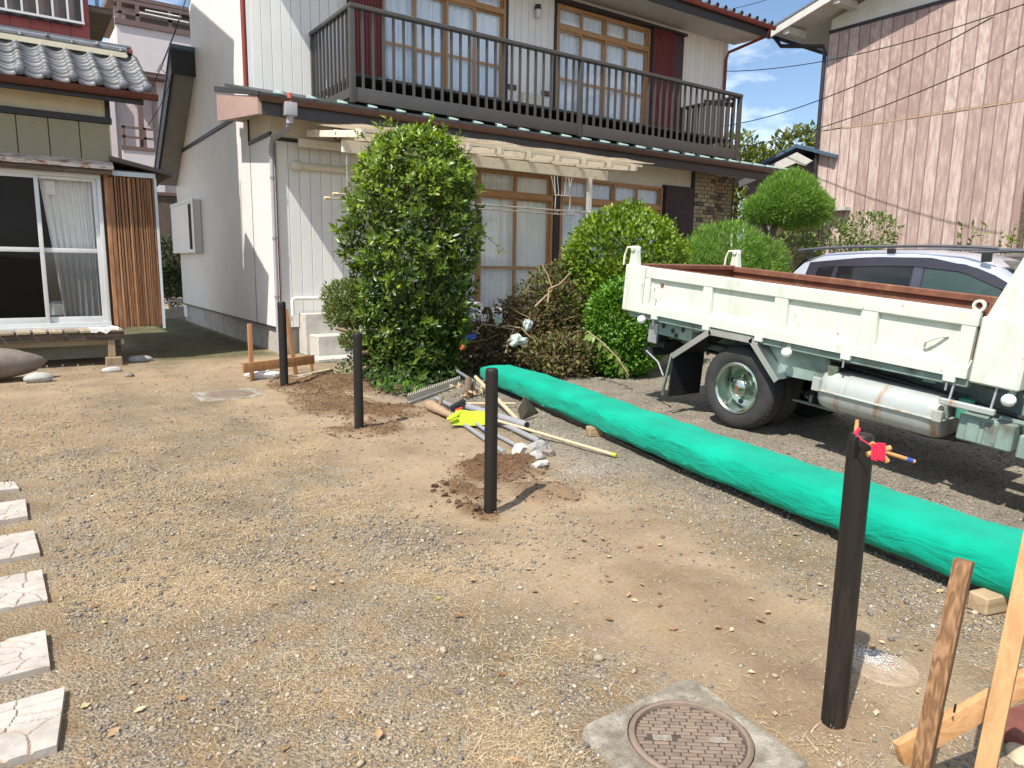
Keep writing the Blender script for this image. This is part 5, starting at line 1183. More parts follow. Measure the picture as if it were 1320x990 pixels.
# ground cover under the bush
P = []
xy = np.stack([rng.uniform(3.3, 5.6, 2600), rng.uniform(6.9, 9.0, 2600)], 1)
edge = (xy[:, 1] - 6.70) > (xy[:, 0] - 3.35) * .72 + .05 + .15 * (fbm(xy[:, 0] * 4, xy[:, 1] * 4, 6) - .5); xy = xy[edge]
n = len(xy); P = np.stack([xy[:, 0], xy[:, 1], gz(xy[:, 0], xy[:, 1]) + rng.uniform(.0, .24, n) * (.3 + fbm(xy[:, 0] * 2, xy[:, 1] * 2, 3))], 1)
leaves('ground_cover', P, rdir(n) + np.array([0, 0, .4]), rdir(n) * .5 + np.array([0, -.3, 1]), rng.uniform(.04, .08, n), .27, .08, lGround, rng.beta(1.5, 2.5, n), None, 'stuff')
for k, (c, lb) in enumerate((((3.42, 7.35), 'small green weed at the near corner of the bush bed'), ((3.55, 7.1), 'low weed beside the toothed edging strip end'))):
    T = thing('weed', lb, 'weed', (c[0], c[1], 0)); m_ = 40; P = np.stack([c[0] + rng.normal(0, .06, m_), c[1] + rng.normal(0, .06, m_), rng.uniform(.02, .15, m_)], 1)
    leaves('foliage', P, rdir(m_) + np.array([0, 0, .6]), rdir(m_) * .5 + np.array([0, 0, 1]), rng.uniform(.05, .09, m_), .26, .08, lHedge, rng.beta(2, 3, m_), T, 'stuff', wloc(T))

# heap of cut brush: tangled twigs, dead leaves, scraps
def heap():
    T = thing('brush_heap', 'heap of cut branches and dead brown leaves beside the round bush', 'brush heap', (6.0, 8.0, 0))
    blobs = [((6.35, 7.95, .75), (.62, .6, .72)), ((5.85, 8.05, .5), (.75, .6, .5)), ((5.35, 8.3, .3), (.6, .5, .34)), ((6.1, 7.3, .28), (.75, .38, .3)), ((6.75, 8.0, .9), (.4, .5, .5)), ((6.5, 8.0, 1.1), (.38, .4, .45))]
    leafcloud('dead_leaves', blobs, 19000, .06, lDry, T, lump=.3, depth=.7, young=.3, wr=.26)
    leafcloud('green_leaves', [((6.4, 7.9, .95), (.6, .55, .55)), ((6.75, 7.85, .9), (.45, .5, .5)), ((6.05, 7.35, .3), (.6, .35, .28))], 4500, .055, lAzal, T, lump=.35, depth=.5, young=.5, wr=.28)
    mb, ml = MB(), MB()
    for q in range(330):
        c, r = blobs[random.choice((0, 0, 1, 1, 2, 3, 4))]; d = Vector(rdir(1)[0]); p = Vector(c) + Vector((d.x * r[0], d.y * r[1], abs(d.z) * r[2])) * random.uniform(.55, 1.02)
        if p.z < .03: p.z = .03
        t = Vector(rdir(1)[0]); t.z *= .5; L_ = random.uniform(.15, .5); e = p + t * L_; e.z = max(e.z, .02)
        (mb if random.random() < .85 else ml).tube([p, p.lerp(e, .5) + Vector(rdir(1)[0]) * .05, e], [.006, .005, .002], 4, False)
    mb.build('twigs', mTwig, T, kind='stuff'); ml.build('pale_twigs', mTwigLt, T, kind='stuff')
    for pts in ([(652, 455), (655, 440), (662, 425), (640, 420), (622, 418), (612, 428)], [(640, 422), (655, 420), (672, 423), (685, 436)], [(712, 372), (705, 352), (697, 340)], [(706, 390), (708, 372), (722, 366), (735, 352)], [(690, 395), (700, 385), (712, 374)], [(708, 447), (722, 442), (732, 450)], [(628, 415), (630, 408), (628, 400)]):
        MB().tube([PD(x, y, 9.35 - .0 * k) for k, (x, y) in enumerate(pts)], [(.015 if pts[0] != (712, 372) else .010) * (1 - .6 * k / len(pts)) for k in range(len(pts))], 7).build('branch', mTwigLt, T, smooth=True)
heap()
def crumple(px_, py_, d, r, mat, label, name, seed):
    c = PD(px_, py_, d); boulder(name, tuple(c), r, mat, label, 'scrap', seed, sub=3, lump=.9, flat=True)
crumple(668, 440, 9.0, (.12, .07, .06), mTarpGrey, 'grey green plastic scrap caught low in the brush heap', 'plastic_scrap', 71)
crumple(643, 412, 9.3, (.05, .05, .08), mTarpGrey, 'pale plastic scrap standing beside the storage boxes in the brush', 'plastic_scrap', 75)
crumple(680, 418, 9.35, (.06, .05, .08), mTarpGrey, 'grey plastic scrap higher on the brush heap', 'plastic_scrap', 78)
crumple(605, 434, 9.0, (.09, .05, .03), M('blue_scrap', (.04, .10, .42), .5), 'blue plastic scrap beside the brush heap', 'plastic_scrap', 81)
crumple(596, 448, 8.8, (.04, .04, .03), M('red_leaves', (.36, .09, .04), .7), 'reddish scrap at the dark foot of the tall bush', 'litter', 84)
# cut twig with pale leaves leaning on the heap
T = thing('cut_twig', 'cut twig with pale drooping leaves on the ground beside the brush heap', 'twig', tuple(G(790, 482)))
pts = [PD(757, 427, 8.9), PD(775, 440, 8.75), PD(795, 460, 8.6), PD(811, 484, 8.45)]
MB().tube(pts, [.008, .007, .006, .004], 6).build('stem', mTwigLt, T)
P = np.array([list(pts[int(t)].lerp(pts[min(int(t) + 1, 3)], t % 1)) for t in np.linspace(0.1, 2.9, 24)]); m_ = len(P)
leaves('foliage', P, rdir(m_) * .5 + np.array([0, 0, -.6]), rdir(m_) * .4 - np.array(list(fw)), rng.uniform(.08, .15, m_), .24, .05, lShrub, rng.beta(3, 2, m_), T, 'stuff', wloc(T))

# boxes and rolls on the ledge
def crate(c, w, d, h, label, name='storage_box'):
    T = thing(name, label, 'storage box', c); x, y, z = c
    MB().rbox(x - w / 2, x + w / 2, y - d / 2, y + d / 2, z, z + h - .03, .012).build('tub', mBox1, T)
    MB().rbox(x - w / 2 - .012, x + w / 2 + .012, y - d / 2 - .012, y + d / 2 + .012, z + h - .03, z + h, .01).build('lid', mBoxLid, T)
    MB().rbox(x - w * .28, x + w * .28, y - d / 2 - .014, y - d / 2 - .001, z + h * .25, z + h * .62, .004).build('front_label', mPaper, T)
bx = 6.30; by = 10.2
crate((bx, by, .17), .24, .26, .13, 'widest clear storage box with violet lid at the bottom of the stack')
crate((bx - .01, by, .305), .215, .24, .22, 'tall clear storage box with violet lid in the middle of the stack')
crate((bx - .03, by, .53), .16, .2, .19, 'small clear storage box with violet lid on top of the stack')
bs_ = thing('low_shelf', 'low dark plank shelf carrying the storage boxes', 'shelf', (6.3, 10.2, 0))
MB().rbox(5.6, 7.4, 10.02, 10.4, .12, .165, .008).build('board', mDarkWood, bs_)
for x in (5.7, 7.2): MB().box(x, x + .06, 10.1, 10.3, 0, .12).build('leg', mDarkWood, bs_)
rl = thing('paper_roll', 'white paper roll lying above the storage boxes', 'paper roll', (6.46, 10.3, .74))
MB().lathe([(.03, -.06), (.095, -.06), (.10, -.05), (.10, .05), (.095, .06), (.03, .06), (.03, -.06)], (6.46, 10.3, .74), 'y', 20).build('roll', mPaper, rl, smooth=True)
MB().lathe([(.025, -.062), (.032, -.062), (.032, .062), (.025, .062), (.025, -.062)], (6.46, 10.3, .74), 'y', 14).build('core', mDarkWood, rl)
MB().rbox(6.36, 6.60, 10.2, 10.42, .165, .64, .01).build('stand', mBox1, rl)
tp = MB().lathe([(.06, -.02), (.13, -.02), (.13, .02), (.06, .02), (.06, -.02)], (6.66, 10.3, .62), 'x', 20).build('tape_reel', mBlackPl, None, smooth=True, loc=(6.66, 10.3, .62)); tag(tp, 'black tape reel standing beside the storage boxes', 'tape reel')
bg_ = boulder('plastic_bag', (7.02, 10.5, .62), (.20, .15, .12), M('clear_bag', (.62, .62, .60), .3, .2, 14, bump=1.2, bscale=30), 'clear plastic bag heaped on the ledge right of the storage boxes', 'plastic bag', 9, lump=.5)
gp_ = tag(MB().tube([PD(560, 413, 10.2), PD(618, 430, 9.6)], .014, 8).build('white_rod', mPVCWhite, None, loc=tuple(PD(590, 420, 10))), 'white rod leaning beside the storage boxes by the bush', 'rod')

# ------------------------------------------------------------------ fence posts
for k, (x, y, h, r_, lb) in enumerate(((2.50, 8.185, .965, .046, 'farthest dark post, standing before the concrete step'), (2.40, 5.762, .845, .040, 'second farthest dark post, standing on dug brown soil before the bush'),
                                      (2.214, 3.366, .86, .038, 'middle dark post beside the pile of pipes and stones'), (2.071, 1.109, .96, .0375, 'nearest tall dark post with the red string reel'))):
    z0 = gz1(x, y)
    T = thing('fence_post', lb, 'post', (x, y, z0), 'dark wooden posts in a row')
    pv = MB().lathe([(0, -.1), (r_ * 1.02, -.1)] + [(r_ * (1.015 - .03 * t / 22), h * t / 23) for t in range(23)] + [(r_ * .985, h - .018), (r_ * .92, h - .006), (r_ * .80, h), (r_ * .4, h + .001), (0, h + .001)], (x, y, z0), 'z', 36)
    pv.v = [(x + (p[0] - x) * q_, y + (p[1] - y) * q_, p[2]) for p in pv.v for q_ in [1 + .05 * (float(vn(math.atan2(p[1] - y, p[0] - x) * 2.2 + 9, p[2] * 1.1, k)) - .5) + .03 * (float(vn(math.atan2(p[1] - y, p[0] - x) * 7 + 20, p[2] * 2.5, k + 5)) - .5)]]
    pv.build('shaft', mPost, T, smooth=True)
# string reel with its awl
T = thing('string_reel', 'wooden cross reel wound with red string stuck on the nearest post', 'string reel', (2.07, 1.109, .97))
tz = gz1(2.071, 1.109) + .96
a0 = PD(1105, 563, 2.075); aw = MB().tube([a0, PD(1104, 556, 2.075)], .004, 8).build('awl_tip', mGalv, T)
MB().tube([PD(1104, 557, 2.075), PD(1104, 552, 2.075), PD(1105, 541, 2.075)], [.0075, .0065, .005], 10).build('awl_handle', mReel, T, smooth=True)
MB().tube([PD(1102, 560, 2.07), PD(1108, 552, 2.07)], .006, 8).build('knot', mString, T)
MB().tube([PD(1103, 558, 2.07), PD(1110, 566, 2.06), PD(1122, 574, 2.04)], .0022, 5).build('string_line', mString, T)
c = PD(1134, 582, 2.02)
for (p, q_) in (((1118, 586), (1148, 577)), ((1123, 571), (1144, 595))):
    a, b = PD(*p, 2.02), PD(*q_, 2.02); MB().tube([a, a.lerp(b, .18), a.lerp(b, .5), a.lerp(b, .82), b], [.008, .0085, .0055, .0085, .008], 8).build('reel_arm', mReel, T, smooth=True)
MB().tube([PD(1138, 582, 2.02), PD(1170, 592, 2.02)], .0058, 10).build('reel_handle', mReel, T, smooth=True)
MB().tube([PD(1168, 591.4, 2.02), PD(1176, 594, 2.02)], .0064, 10).build('blue_band', mBlueBand, T)
MB().tube([PD(1176, 594, 2.02), PD(1179, 595, 2.02)], .0058, 10).build('handle_end', mReel, T)
MB().tube([PD(1134, 571, 2.02), PD(1133, 594, 2.02)], [.0145, .0155], 14).build('string_winding', mString, T, smooth=True)
for q in range(7): MB().tube([PD(1125 + q * 2.6, 571.5 + (q % 2), 2.0), PD(1124 + q * 2.6, 592 + (q % 3), 2.0)], .003, 5).build('string_turn', mString, T)

# batter boards: near one bottom right, far one by the house corner
T = thing('batter_board', 'near wooden batter board frame of two stakes and a rail', 'batter board', (2.1, .84, 0), 'wooden batter boards')
A0, A1 = PD(1172, 1060, 1.80), PD(1243, 722, 1.80)
B0, B1 = PD(1252, 1080, 1.72), PD(1352, 600, 1.72)
MB().bar(A0, A1, .062, .040, up=(-.25, 1, 0)).build('stake', mOldStake, T, bevel=.002)
MB().bar(B0, B1, .060, .042, up=(-.25, 1, 0)).build('stake', mNewWood, T, bevel=.002)
MB().bar(PD(1158, 972, 1.86), PD(1345, 866, 1.95), .024, .062, up=(0, .15, 1)).build('rail', mNewWoodX, T, bevel=.002)
MB().tube([PD(1230, 918, 1.85), PD(1232, 908, 1.83)], .003, 5).build('nail', mBlackPl, T)
T = thing('batter_board', 'far small wooden batter board beside the house corner steps', 'batter board', (2.6, 9.1, 0), 'wooden batter boards')
MB().bar((2.345, 8.99, -.05), (2.345, 8.99, .70), .05, .045, up=(0, 1, 0)).build('stake', mStakeBack, T, bevel=.003)
MB().bar((2.97, 9.20, -.05), (2.86, 9.2, .86), .05, .045, up=(0, 1, 0)).build('stake', mStakeBack, T, bevel=.003)
MB().bar((3.22, 9.28, -.05), (3.20, 9.28, .20), .035, .03, up=(0, 1, 0)).build('stake', mStakeBack, T, bevel=.003)
MB().bar((2.22, 8.90, .17), (3.22, 9.22, .18), .03, .12).build('rail', mStakeBack, T, bevel=.003)
o = boulder('plastic_bag', (2.52, 9.05, .045), (.22, .07, .06), M('white_bag', (.72, .71, .70), .35, .15, 14, bump=1, bscale=40), 'white plastic bag lying under the far batter board rail', 'plastic bag', 4, lump=.5, rot=-.35)
o = thing('plank_piece', 'grey wooden offcuts lying behind the farthest post', 'offcut', (3.1, 8.7, 0))
MB().bar((2.85, 8.68, .05), (3.35, 8.95, .06), .09, .04).build('plank', mDeckW, o); MB().bar((2.82, 8.60, .03), (3.0, 8.72, .05), .06, .04).build('plank', mDeckW, o)

# manhole with concrete surround
MX, MY = 1.60, 1.28
T = thing('manhole', 'round rusty iron manhole cover with brick pattern in concrete surround', 'manhole', (MX, MY, 0))
P3 = [G(743, 945), G(888, 876), G(1046, 992)]
u = (P3[2] - P3[1]); v = (P3[0] - P3[1]); corner = P3[1]
poly = [corner, corner + u, corner + u + v, corner + v]
zt = .022
cen = Vector((0, 0, 0)); 
for p in poly: cen += p / 4
ccx, ccy = G(889, 958).x, G(889, 958).y
cen = Vector((ccx, ccy, 0)); rad = .192
n = 48; outer = []
for k in range(n):
    a = 2 * math.pi * k / n; d = Vector((math.cos(a), math.sin(a), 0))
    # ray to the parallelogram outline
    best = 9
    for i_ in range(4):
        p, q_ = poly[i_], poly[(i_ + 1) % 4]; e = q_ - p; den = d.x * e.y - d.y * e.x
        if abs(den) < 1e-9: continue
        t = ((p.x - cen.x) * e.y - (p.y - cen.y) * e.x) / den; s = ((p.x - cen.x) * d.y - (p.y - cen.y) * d.x) / den
        if t > 0 and -1e-6 <= s <= 1 + 1e-6: best = min(best, t)
    outer.append(cen + d * max(best, rad + .02))
vs = []; fs = []
for k in range(n):
    a = 2 * math.pi * k / n; d = Vector((math.cos(a), math.sin(a), 0)); nz_ = .004 * random.random()
    pi = cen + d * rad; po = outer[k]
    for p, z in ((pi, -.02), (pi, zt - .002), (pi.lerp(po, .12), zt + .002), (pi.lerp(po, .55), zt + nz_), (po - d * .012, zt - .001 + nz_), (po + d * random.uniform(-.006, .004), zt - .012), (po + d * .004, -.05)): vs.append((p.x, p.y, z))
for k in range(n):
    for q in range(6): fs.append((k * 7 + q, ((k + 1) % n) * 7 + q, ((k + 1) % n) * 7 + q + 1, k * 7 + q + 1))
MB().add(vs, fs).build('concrete_surround', mPad, T, smooth=True)
MB().lathe([(rad - .004, -.03), (rad - .004, .020), (rad - .012, .026), (rad - .022, .024), (rad - .024, .012)], (cen.x, cen.y, 0), 'z', 64).build('iron_ring', mIron, T, smooth=True)
CV = MB().lathe([(0, .013), (rad - .022, .013), (rad - .022, -.02)], (cen.x, cen.y, 0), 'z', 64).build('cover', mIronGroove, T)
e1 = (G(985, 952) - G(830, 946)).normalized(); e1.z = 0; e1.normalize(); e2 = Vector((-e1.y, e1.x, 0))
bh, bwid = .0165, .050
brk = MB().rbox(-bwid / 2 + .002, bwid / 2 - .002, -bh / 2 + .0018, bh / 2 - .0018, 0, .0065, .0016).mesh('raised_brick', mIron)
ang = math.atan2(e1.y, e1.x); r_ = 0; yv = -rad
while yv < rad:
    xv = -rad - (bwid / 2 if r_ % 2 else 0) - (.012 if r_ % 3 == 0 else 0)
    while xv < rad:
        half = math.sqrt(max((rad - .026) ** 2 - (abs(yv) + bh / 2) ** 2, 0)); a, b = max(xv - bwid / 2, -half), min(xv + bwid / 2, half)
        hole = any(abs(xv - hx) < .036 and abs(yv - .0) < .013 for hx in (-.085, .085))
        if b - a > .008 and not hole:
            mid = (a + b) / 2; p = cen + e1 * mid + e2 * yv
            inst('raised_brick', brk, CV, (p.x, p.y, .0125), (0, 0, ang), ((b - a) / bwid, 1, 1))
        xv += bwid
    yv += bh; r_ += 1
for hx in (-.085, .085):
    p = cen + e1 * hx; o = MB().rbox(-.030, .030, -.014, .014, 0, .004, .002).rbox(-.018, .018, -.008, .008, .004, .006, .001).build('lift_slot', mPad, CV, local=True); o.location = p + Vector((0, 0, .0135)) - wloc(CV); o.rotation_euler = (0, 0, ang)
# second, far manhole and the flat cover beside the near post
c = G(296, 509); T = thing('manhole', 'small worn round manhole cover far away near the house corner', 'manhole', (c.x, c.y, 0))
z0 = gz1(c.x, c.y)
MB().rbox(c.x - .34, c.x + .34, c.y - .3, c.y + .3, z0 - .05, z0 + .012, .006).build('concrete_surround', mPad, T)
MB().lathe([(0, z0 + .018), (.23, z0 + .018), (.25, z0 + .012), (.25, z0 - .02)], (c.x, c.y, 0), 'z', 36).build('cover', mIron, T)
c = G(1140, 862); T = thing('round_cover', 'flat round cover sunk in sand with white powder beside the nearest post', 'cover', (c.x, c.y, 0)); z0 = gz1(c.x, c.y)
MB().lathe([(0, z0 + .012), (.112, z0 + .012), (.118, z0 + .006), (.118, z0 - .03)], (c.x, c.y, 0), 'z', 40).build('disc', M('sandy_cover', (.33, .25, .175), .9, .25, 25, bump=.5, bscale=150, stain=(.42, .33, .22), sscale=10), T)
ch = np.stack([rng.normal(c.x + .03, .035, 900), rng.normal(c.y + .05, .045, 900)], 1)
mChalk = attrmat('white_powder', [(0, (.62, .60, .57)), (1, (.8, .78, .76))])
rocks('white_powder', ch, rng.uniform(.0012, .0035, len(ch)), mChalk, rng.uniform(0, 1, len(ch)), OCT_V, OCT_F, zoff=.012)
ch = np.stack([rng.normal(3.3, .15, 700), rng.normal(3.75, .10, 700)], 1); rocks('pale_powder', ch, rng.uniform(.0015, .004, len(ch)), mChalk, rng.uniform(0, 1, len(ch)), OCT_V, OCT_F)
pc = np.concatenate([np.stack([rng.normal(1.93, .06, 60), rng.normal(1.05, .04, 60)], 1)]); rocks('dirt_crumbs', pc, rng.uniform(.003, .010, len(pc)), attrmat('sandy_clod', [(0, (.25, .18, .11)), (1, (.42, .33, .22))]), rng.uniform(0, 1, len(pc)))

# stepping slabs on the left
SL = [('first slab from the bottom left corner, widest and whole', 2.665, 2.335, .035, -.004), ('second pale slab from the bottom left corner', 3.15, 2.85, -.005, -.001), ('third pale slab from the bottom left corner', 3.80, 3.44, .003, .014),
      ('fourth pale slab from the bottom left corner', 4.41, 4.045, -.015, .003), ('fifth pale slab from the bottom left, speckled with soil', 4.99, 4.64, -.042, -.036), ('sixth and farthest pale slab, only its corner showing', 5.45, 5.26, -.10, -.07)]
def slab_mesh(x0, xa, xb, y0, y1):
    """irregular crazy-paving relief: joints recessed round polygon stones"""
    rr = np.random.default_rng(int(y0 * 100)); nx_, ny_ = 84, 64
    sx = rr.uniform(x0, max(xa, xb), 17); sy = rr.uniform(y0, y1, 17)
    vs = []; dirt = []
    for j_ in range(ny_ + 1):
        for i_ in range(nx_ + 1):
            v_ = j_ / ny_; xr = xb + (xa - xb) * v_; xx = x0 + (xr - x0) * i_ / nx_; yy = y0 + (y1 - y0) * v_
            wx, wy = xx + .012 * (vn(xx * 30, yy * 30, 2) - .5), yy + .012 * (vn(xx * 30 + 5, yy * 30, 4) - .5)
            d = np.sort(np.hypot(sx - wx, (sy - wy) * 1.3)); e = d[1] - d[0]
            dj = float(1 - sst(.0005, .007, e)); dirt.append(min(1, dj + .5 * float(sst(.62, .8, fbm(xx * 14, yy * 14, 3))))); vs.append((xx, yy, .05 - .007 * dj + .0015 * float(vn(xx * 40, yy * 40, 7))))
    N = (nx_ + 1); fs = [(j_ * N + i_, j_ * N + i_ + 1, (j_ + 1) * N + i_ + 1, (j_ + 1) * N + i_) for j_ in range(ny_) for i_ in range(nx_)]
    b = len(vs); ring = [j_ * 0 + i_ for i_ in range(N)] + [j_ * N + nx_ for j_ in range(1, ny_ + 1)] + [ny_ * N + i_ for i_ in range(nx_ - 1, -1, -1)] + [j_ * N for j_ in range(ny_ - 1, 0, -1)]
    for r_ in ring: p = vs[r_]; vs.append((p[0], p[1], -.02)); dirt.append(.9)
    for k in range(len(ring)): fs.append((ring[k], b + k, b + (k + 1) % len(ring), ring[(k + 1) % len(ring)]))
    return vs, fs, dirt
for lb, y1, y0, xa, xb in SL:
    vs, fs, dirt = slab_mesh(-.36, xa, xb, y0, y1); z0 = gz1(-.05, (y0 + y1) / 2) - .026
    o = MB().add([(p[0], p[1], p[2] + z0) for p in vs], fs).build('stepping_slab', mSlab, None, loc=(-.3, (y0 + y1) / 2, z0)); at_ = o.data.attributes.new('dirt', 'FLOAT', 'POINT'); at_.data.foreach_set('value', np.array(dirt, np.float32)); tag(o, lb, 'paving slab', 'pale stepping slabs along the left edge')

# ------------------------------------------------------------------ rolled bundle in green netting on timber blocks
def bundle():
    path = [(4.88, 7.42), (4.76, 7.0), (4.61, 6.2), (4.44, 5.4), (4.23, 4.4), (4.07, 3.7), (3.92, 3.0), (3.77, 2.1), (3.63, 1.3), (3.50, .6), (3.34, -.2)]
    wid = [.16, .21, .225, .22, .215, .22, .225, .225, .225, .23, .23]; hgt = [.16, .235, .25, .245, .235, .24, .24, .24, .24, .24, .24]
    n, m_ = 260, 44; vs = []
    tt = np.linspace(0, len(path) - 1, n); px_ = np.interp(tt, range(len(path)), [p[0] for p in path]); py_ = np.interp(tt, range(len(path)), [p[1] for p in path])
    ww = np.interp(tt, range(len(path)), wid); hh = np.interp(tt, range(len(path)), hgt)
    for k in range(n):
        dx, dy = px_[min(k + 1, n - 1)] - px_[max(k - 1, 0)], py_[min(k + 1, n - 1)] - py_[max(k - 1, 0)]; L_ = math.hypot(dx, dy); nx_, ny_ = dy / L_, -dx / L_
        s = py_[k]
        gzk = gz1(px_[k], py_[k])
        for q in range(m_):
            a = 2 * math.pi * q / m_ + 2.0
            ca, sa = math.cos(a), math.sin(a)
            u = math.copysign(abs(ca) ** .66, ca); v = math.copysign(abs(sa) ** .60, sa)
            wr = .030 * (fbm(np.array([a * 1.3 + s * 1.1]), np.array([s * 2.1]), 5)[0] - .5) + .024 * math.sin(s * 5.0 + a * 3.0 + 1.2 * math.sin(s * 2.3)) * float(vn(s * 1.6, a, 7)) + .014 * math.sin(s * 13 - a * 4 + 2 * float(vn(s * 2, 2, 1))) * float(vn(s * 2.2, a * 2, 3))
            cr = 1 - abs(2 * float(vn(s * 1.9 + a * .9, a * 1.4 - s * .6, 13)) - 1); cr2 = 1 - abs(2 * float(vn(s * 4.6 - a * 1.2, a * 2.1, 15)) - 1)
            rr = 1 + wr * 1.15 + .04 * (cr ** 5 - .25) + .03 * (cr2 ** 6 - .2)
            vs.append((px_[k] + nx_ * ww[k] * u * rr, py_[k] + ny_ * ww[k] * u * rr, gzk + .045 + hh[k] / 2 + hh[k] / 2 * v * rr))
    fs = [(k * m_ + q, (k + 1) * m_ + q, (k + 1) * m_ + (q + 1) % m_, k * m_ + (q + 1) % m_) for k in range(n - 1) for q in range(m_)] + [tuple(range(m_)), tuple((n - 1) * m_ + q for q in range(m_))[::-1]]
    T = thing('netting_bundle', 'long bundle wrapped in bright green netting lying across the yard', 'wrapped bundle', (4.2, 3.5, 0))
    MB().add(vs, fs).build('wrapping', mNet, T, smooth=True)
    for k, (a, b) in enumerate((((4.58, 6.6), (3.92, 3.4)), ((3.90, 3.3), (3.40, 0.2)))): MB().bar((a[0], a[1], .06), (b[0], b[1], -.02), .05, .04).build('bundled_board', mDarkWood, T)
bundle()
for c, r_, lb in ((G(768, 562), -.3, 'small timber block under the middle of the green bundle'), (G(1281, 792), -.25, 'squared timber block under the near end of the green bundle')):
    T = thing('timber_block', lb, 'timber block', (c.x, c.y, 0), 'timber blocks under the bundle'); z = gz1(c.x, c.y)
    o = MB().rbox(-.05, .42, -.045, .045, 0, .085, .008).build('block', mBlkWood, T, local=True); o.rotation_euler = (0, 0, r_); o.location = (0, .04, z)
o = MB().rbox(-.01, .35, -.10, .04, 0, .05, .008).build('maroon_timber', mMaroonBlock, None, loc=(0, 0, 0)); c = G(1283, 948); o.location = (c.x, c.y, gz1(c.x, c.y)); o.rotation_euler = (0, 0, -.25); tag(o, 'dark red timber piece on the ground at the lower right edge', 'timber')
c = G(1306, 975); boulder('stone', (c.x + .06, c.y - .02, .0), (.09, .06, .035), M('sandy_stone', (.40, .33, .22), .9, .25, 12, bump=.5), 'flat sandy stone below the dark red timber at the lower right', 'stone', 31)

# ------------------------------------------------------------------ pipes, tools and stones beside the middle post
def pole(name, lb, a, b, za, zb, r_, mat, cat='pipe', tip=None, group='pipes and poles lying beside the middle post', ends=True, r2=None):
    p, q_ = G(*a, za), G(*b, zb); T = thing(name, lb, cat, tuple(p), group)
    MB().tube([p, q_], [r_, r2 or r_], 14).build('shaft' if 'pole' in name else 'tube', mat, T, smooth=True)
    if ends: e = (q_ - p).normalized(); MB().tube([q_ + e * .001, q_ + e * .003], [r_ * .8, r_ * .8], 14).build('bore', mBlackPl, T)
    if tip: e = (q_ - p).normalized(); MB().tube([q_ - e * tip[1], q_ + e * .004], r_ * 1.15, 12).build('tip', tip[0], T)
    return T
pole('grey_pipe', 'thickest grey plastic pipe with open end beside the middle post', (598, 523), (679, 548), .09, .075, .034, mGreyPipe)
pole('grey_pipe', 'grey pipe with black clamp ending at the stone pile', (628, 537), (700, 571), .03, .03, .024, mGreyPipe, tip=(mBlackPl, .05))
pole('iron_bar', 'nearest grey iron bar on the sand left of the middle post', (562, 522), (650, 583), .03, .02, .019, mGreyPipe, 'bar', ends=False)
pole('iron_bar', 'grey bar tip pointing at the white stone', (600, 540), (669, 576), .03, .02, .017, mGreyPipe, 'bar', ends=False)
pole('grey_pipe', 'long grey pipe reaching up to the toothed edging', (562, 513), (610, 538), .04, .05, .022, mGreyPipe)
pole('metal_pole', 'bright metal pole propped up towards the bush bed', (589, 478), (632, 505), .16, .10, .018, mGalv, 'pole')
pole('wooden_pole', 'long pale wooden pole with green tip crossing the gravel', (620, 536), (794, 587), .07, .02, .013, mPoleWood, 'pole', (M('lime_tip', (.35, .42, .05), .6), .035), ends=False)
pole('wooden_pole', 'short wooden handle slanting against the green bundle', (613, 486), (667, 541), .17, .03, .020, mPoleWood, 'pole', ends=False)
pole('wooden_pole', 'thin wooden stick lying under the thick grey pipe', (590, 520), (664, 520), .03, .05, .010, mPoleWood, 'pole', ends=False)
pole('blue_banded_bar', 'dark bar with a blue band under the yellow gloves', (598, 532), (628, 557), .06, .03, .016, mGreyPipe, 'bar', (mBlueBand, .05), ends=False)
T = thing('dug_root', 'thick brown root or log end left of the pipe pile', 'log', tuple(G(555, 525)))
a, b = G(551, 521, .05), G(592, 541, .05)
MB().tube([a, a.lerp(b, .12), a.lerp(b, .35), a.lerp(b, .7), b], [.035, .06, .045, .03, .022], 12).build('log', mTwigLt, T, smooth=True)
MB().tube([a.lerp(b, .35), a.lerp(b, .3) + Vector((.12, .10, .09))], [.025, .02], 10).build('fork', mTwig, T, smooth=True)
# sharp rake-like spade blade
T = thing('spade', 'brown iron spade blade standing beside the green bundle', 'spade', tuple(G(676, 541)))
q0, q1, q2, q3 = G(671, 543, 0), G(694, 532, 0.03), PD(676, 511, 6.72), PD(667, 527, 6.69)
nrm = (q1 - q0).cross(q3 - q0).normalized() * .008
mid = (q0 + q1 + q2 + q3) / 4 + nrm * 3
vs = [q0, q1, q2, q3, mid]; vs2 = [p + nrm for p in vs]
MB().add(vs + vs2, [(0, 1, 4), (1, 2, 4), (2, 3, 4), (3, 0, 4), (5, 9, 6), (6, 9, 7), (7, 9, 8), (8, 9, 5), (0, 5, 6, 1), (1, 6, 7, 2), (2, 7, 8, 3), (3, 8, 5, 0)]).build('blade', M('worn_blade', (.13, .095, .07), .7, .3, 14, bump=.3), T)
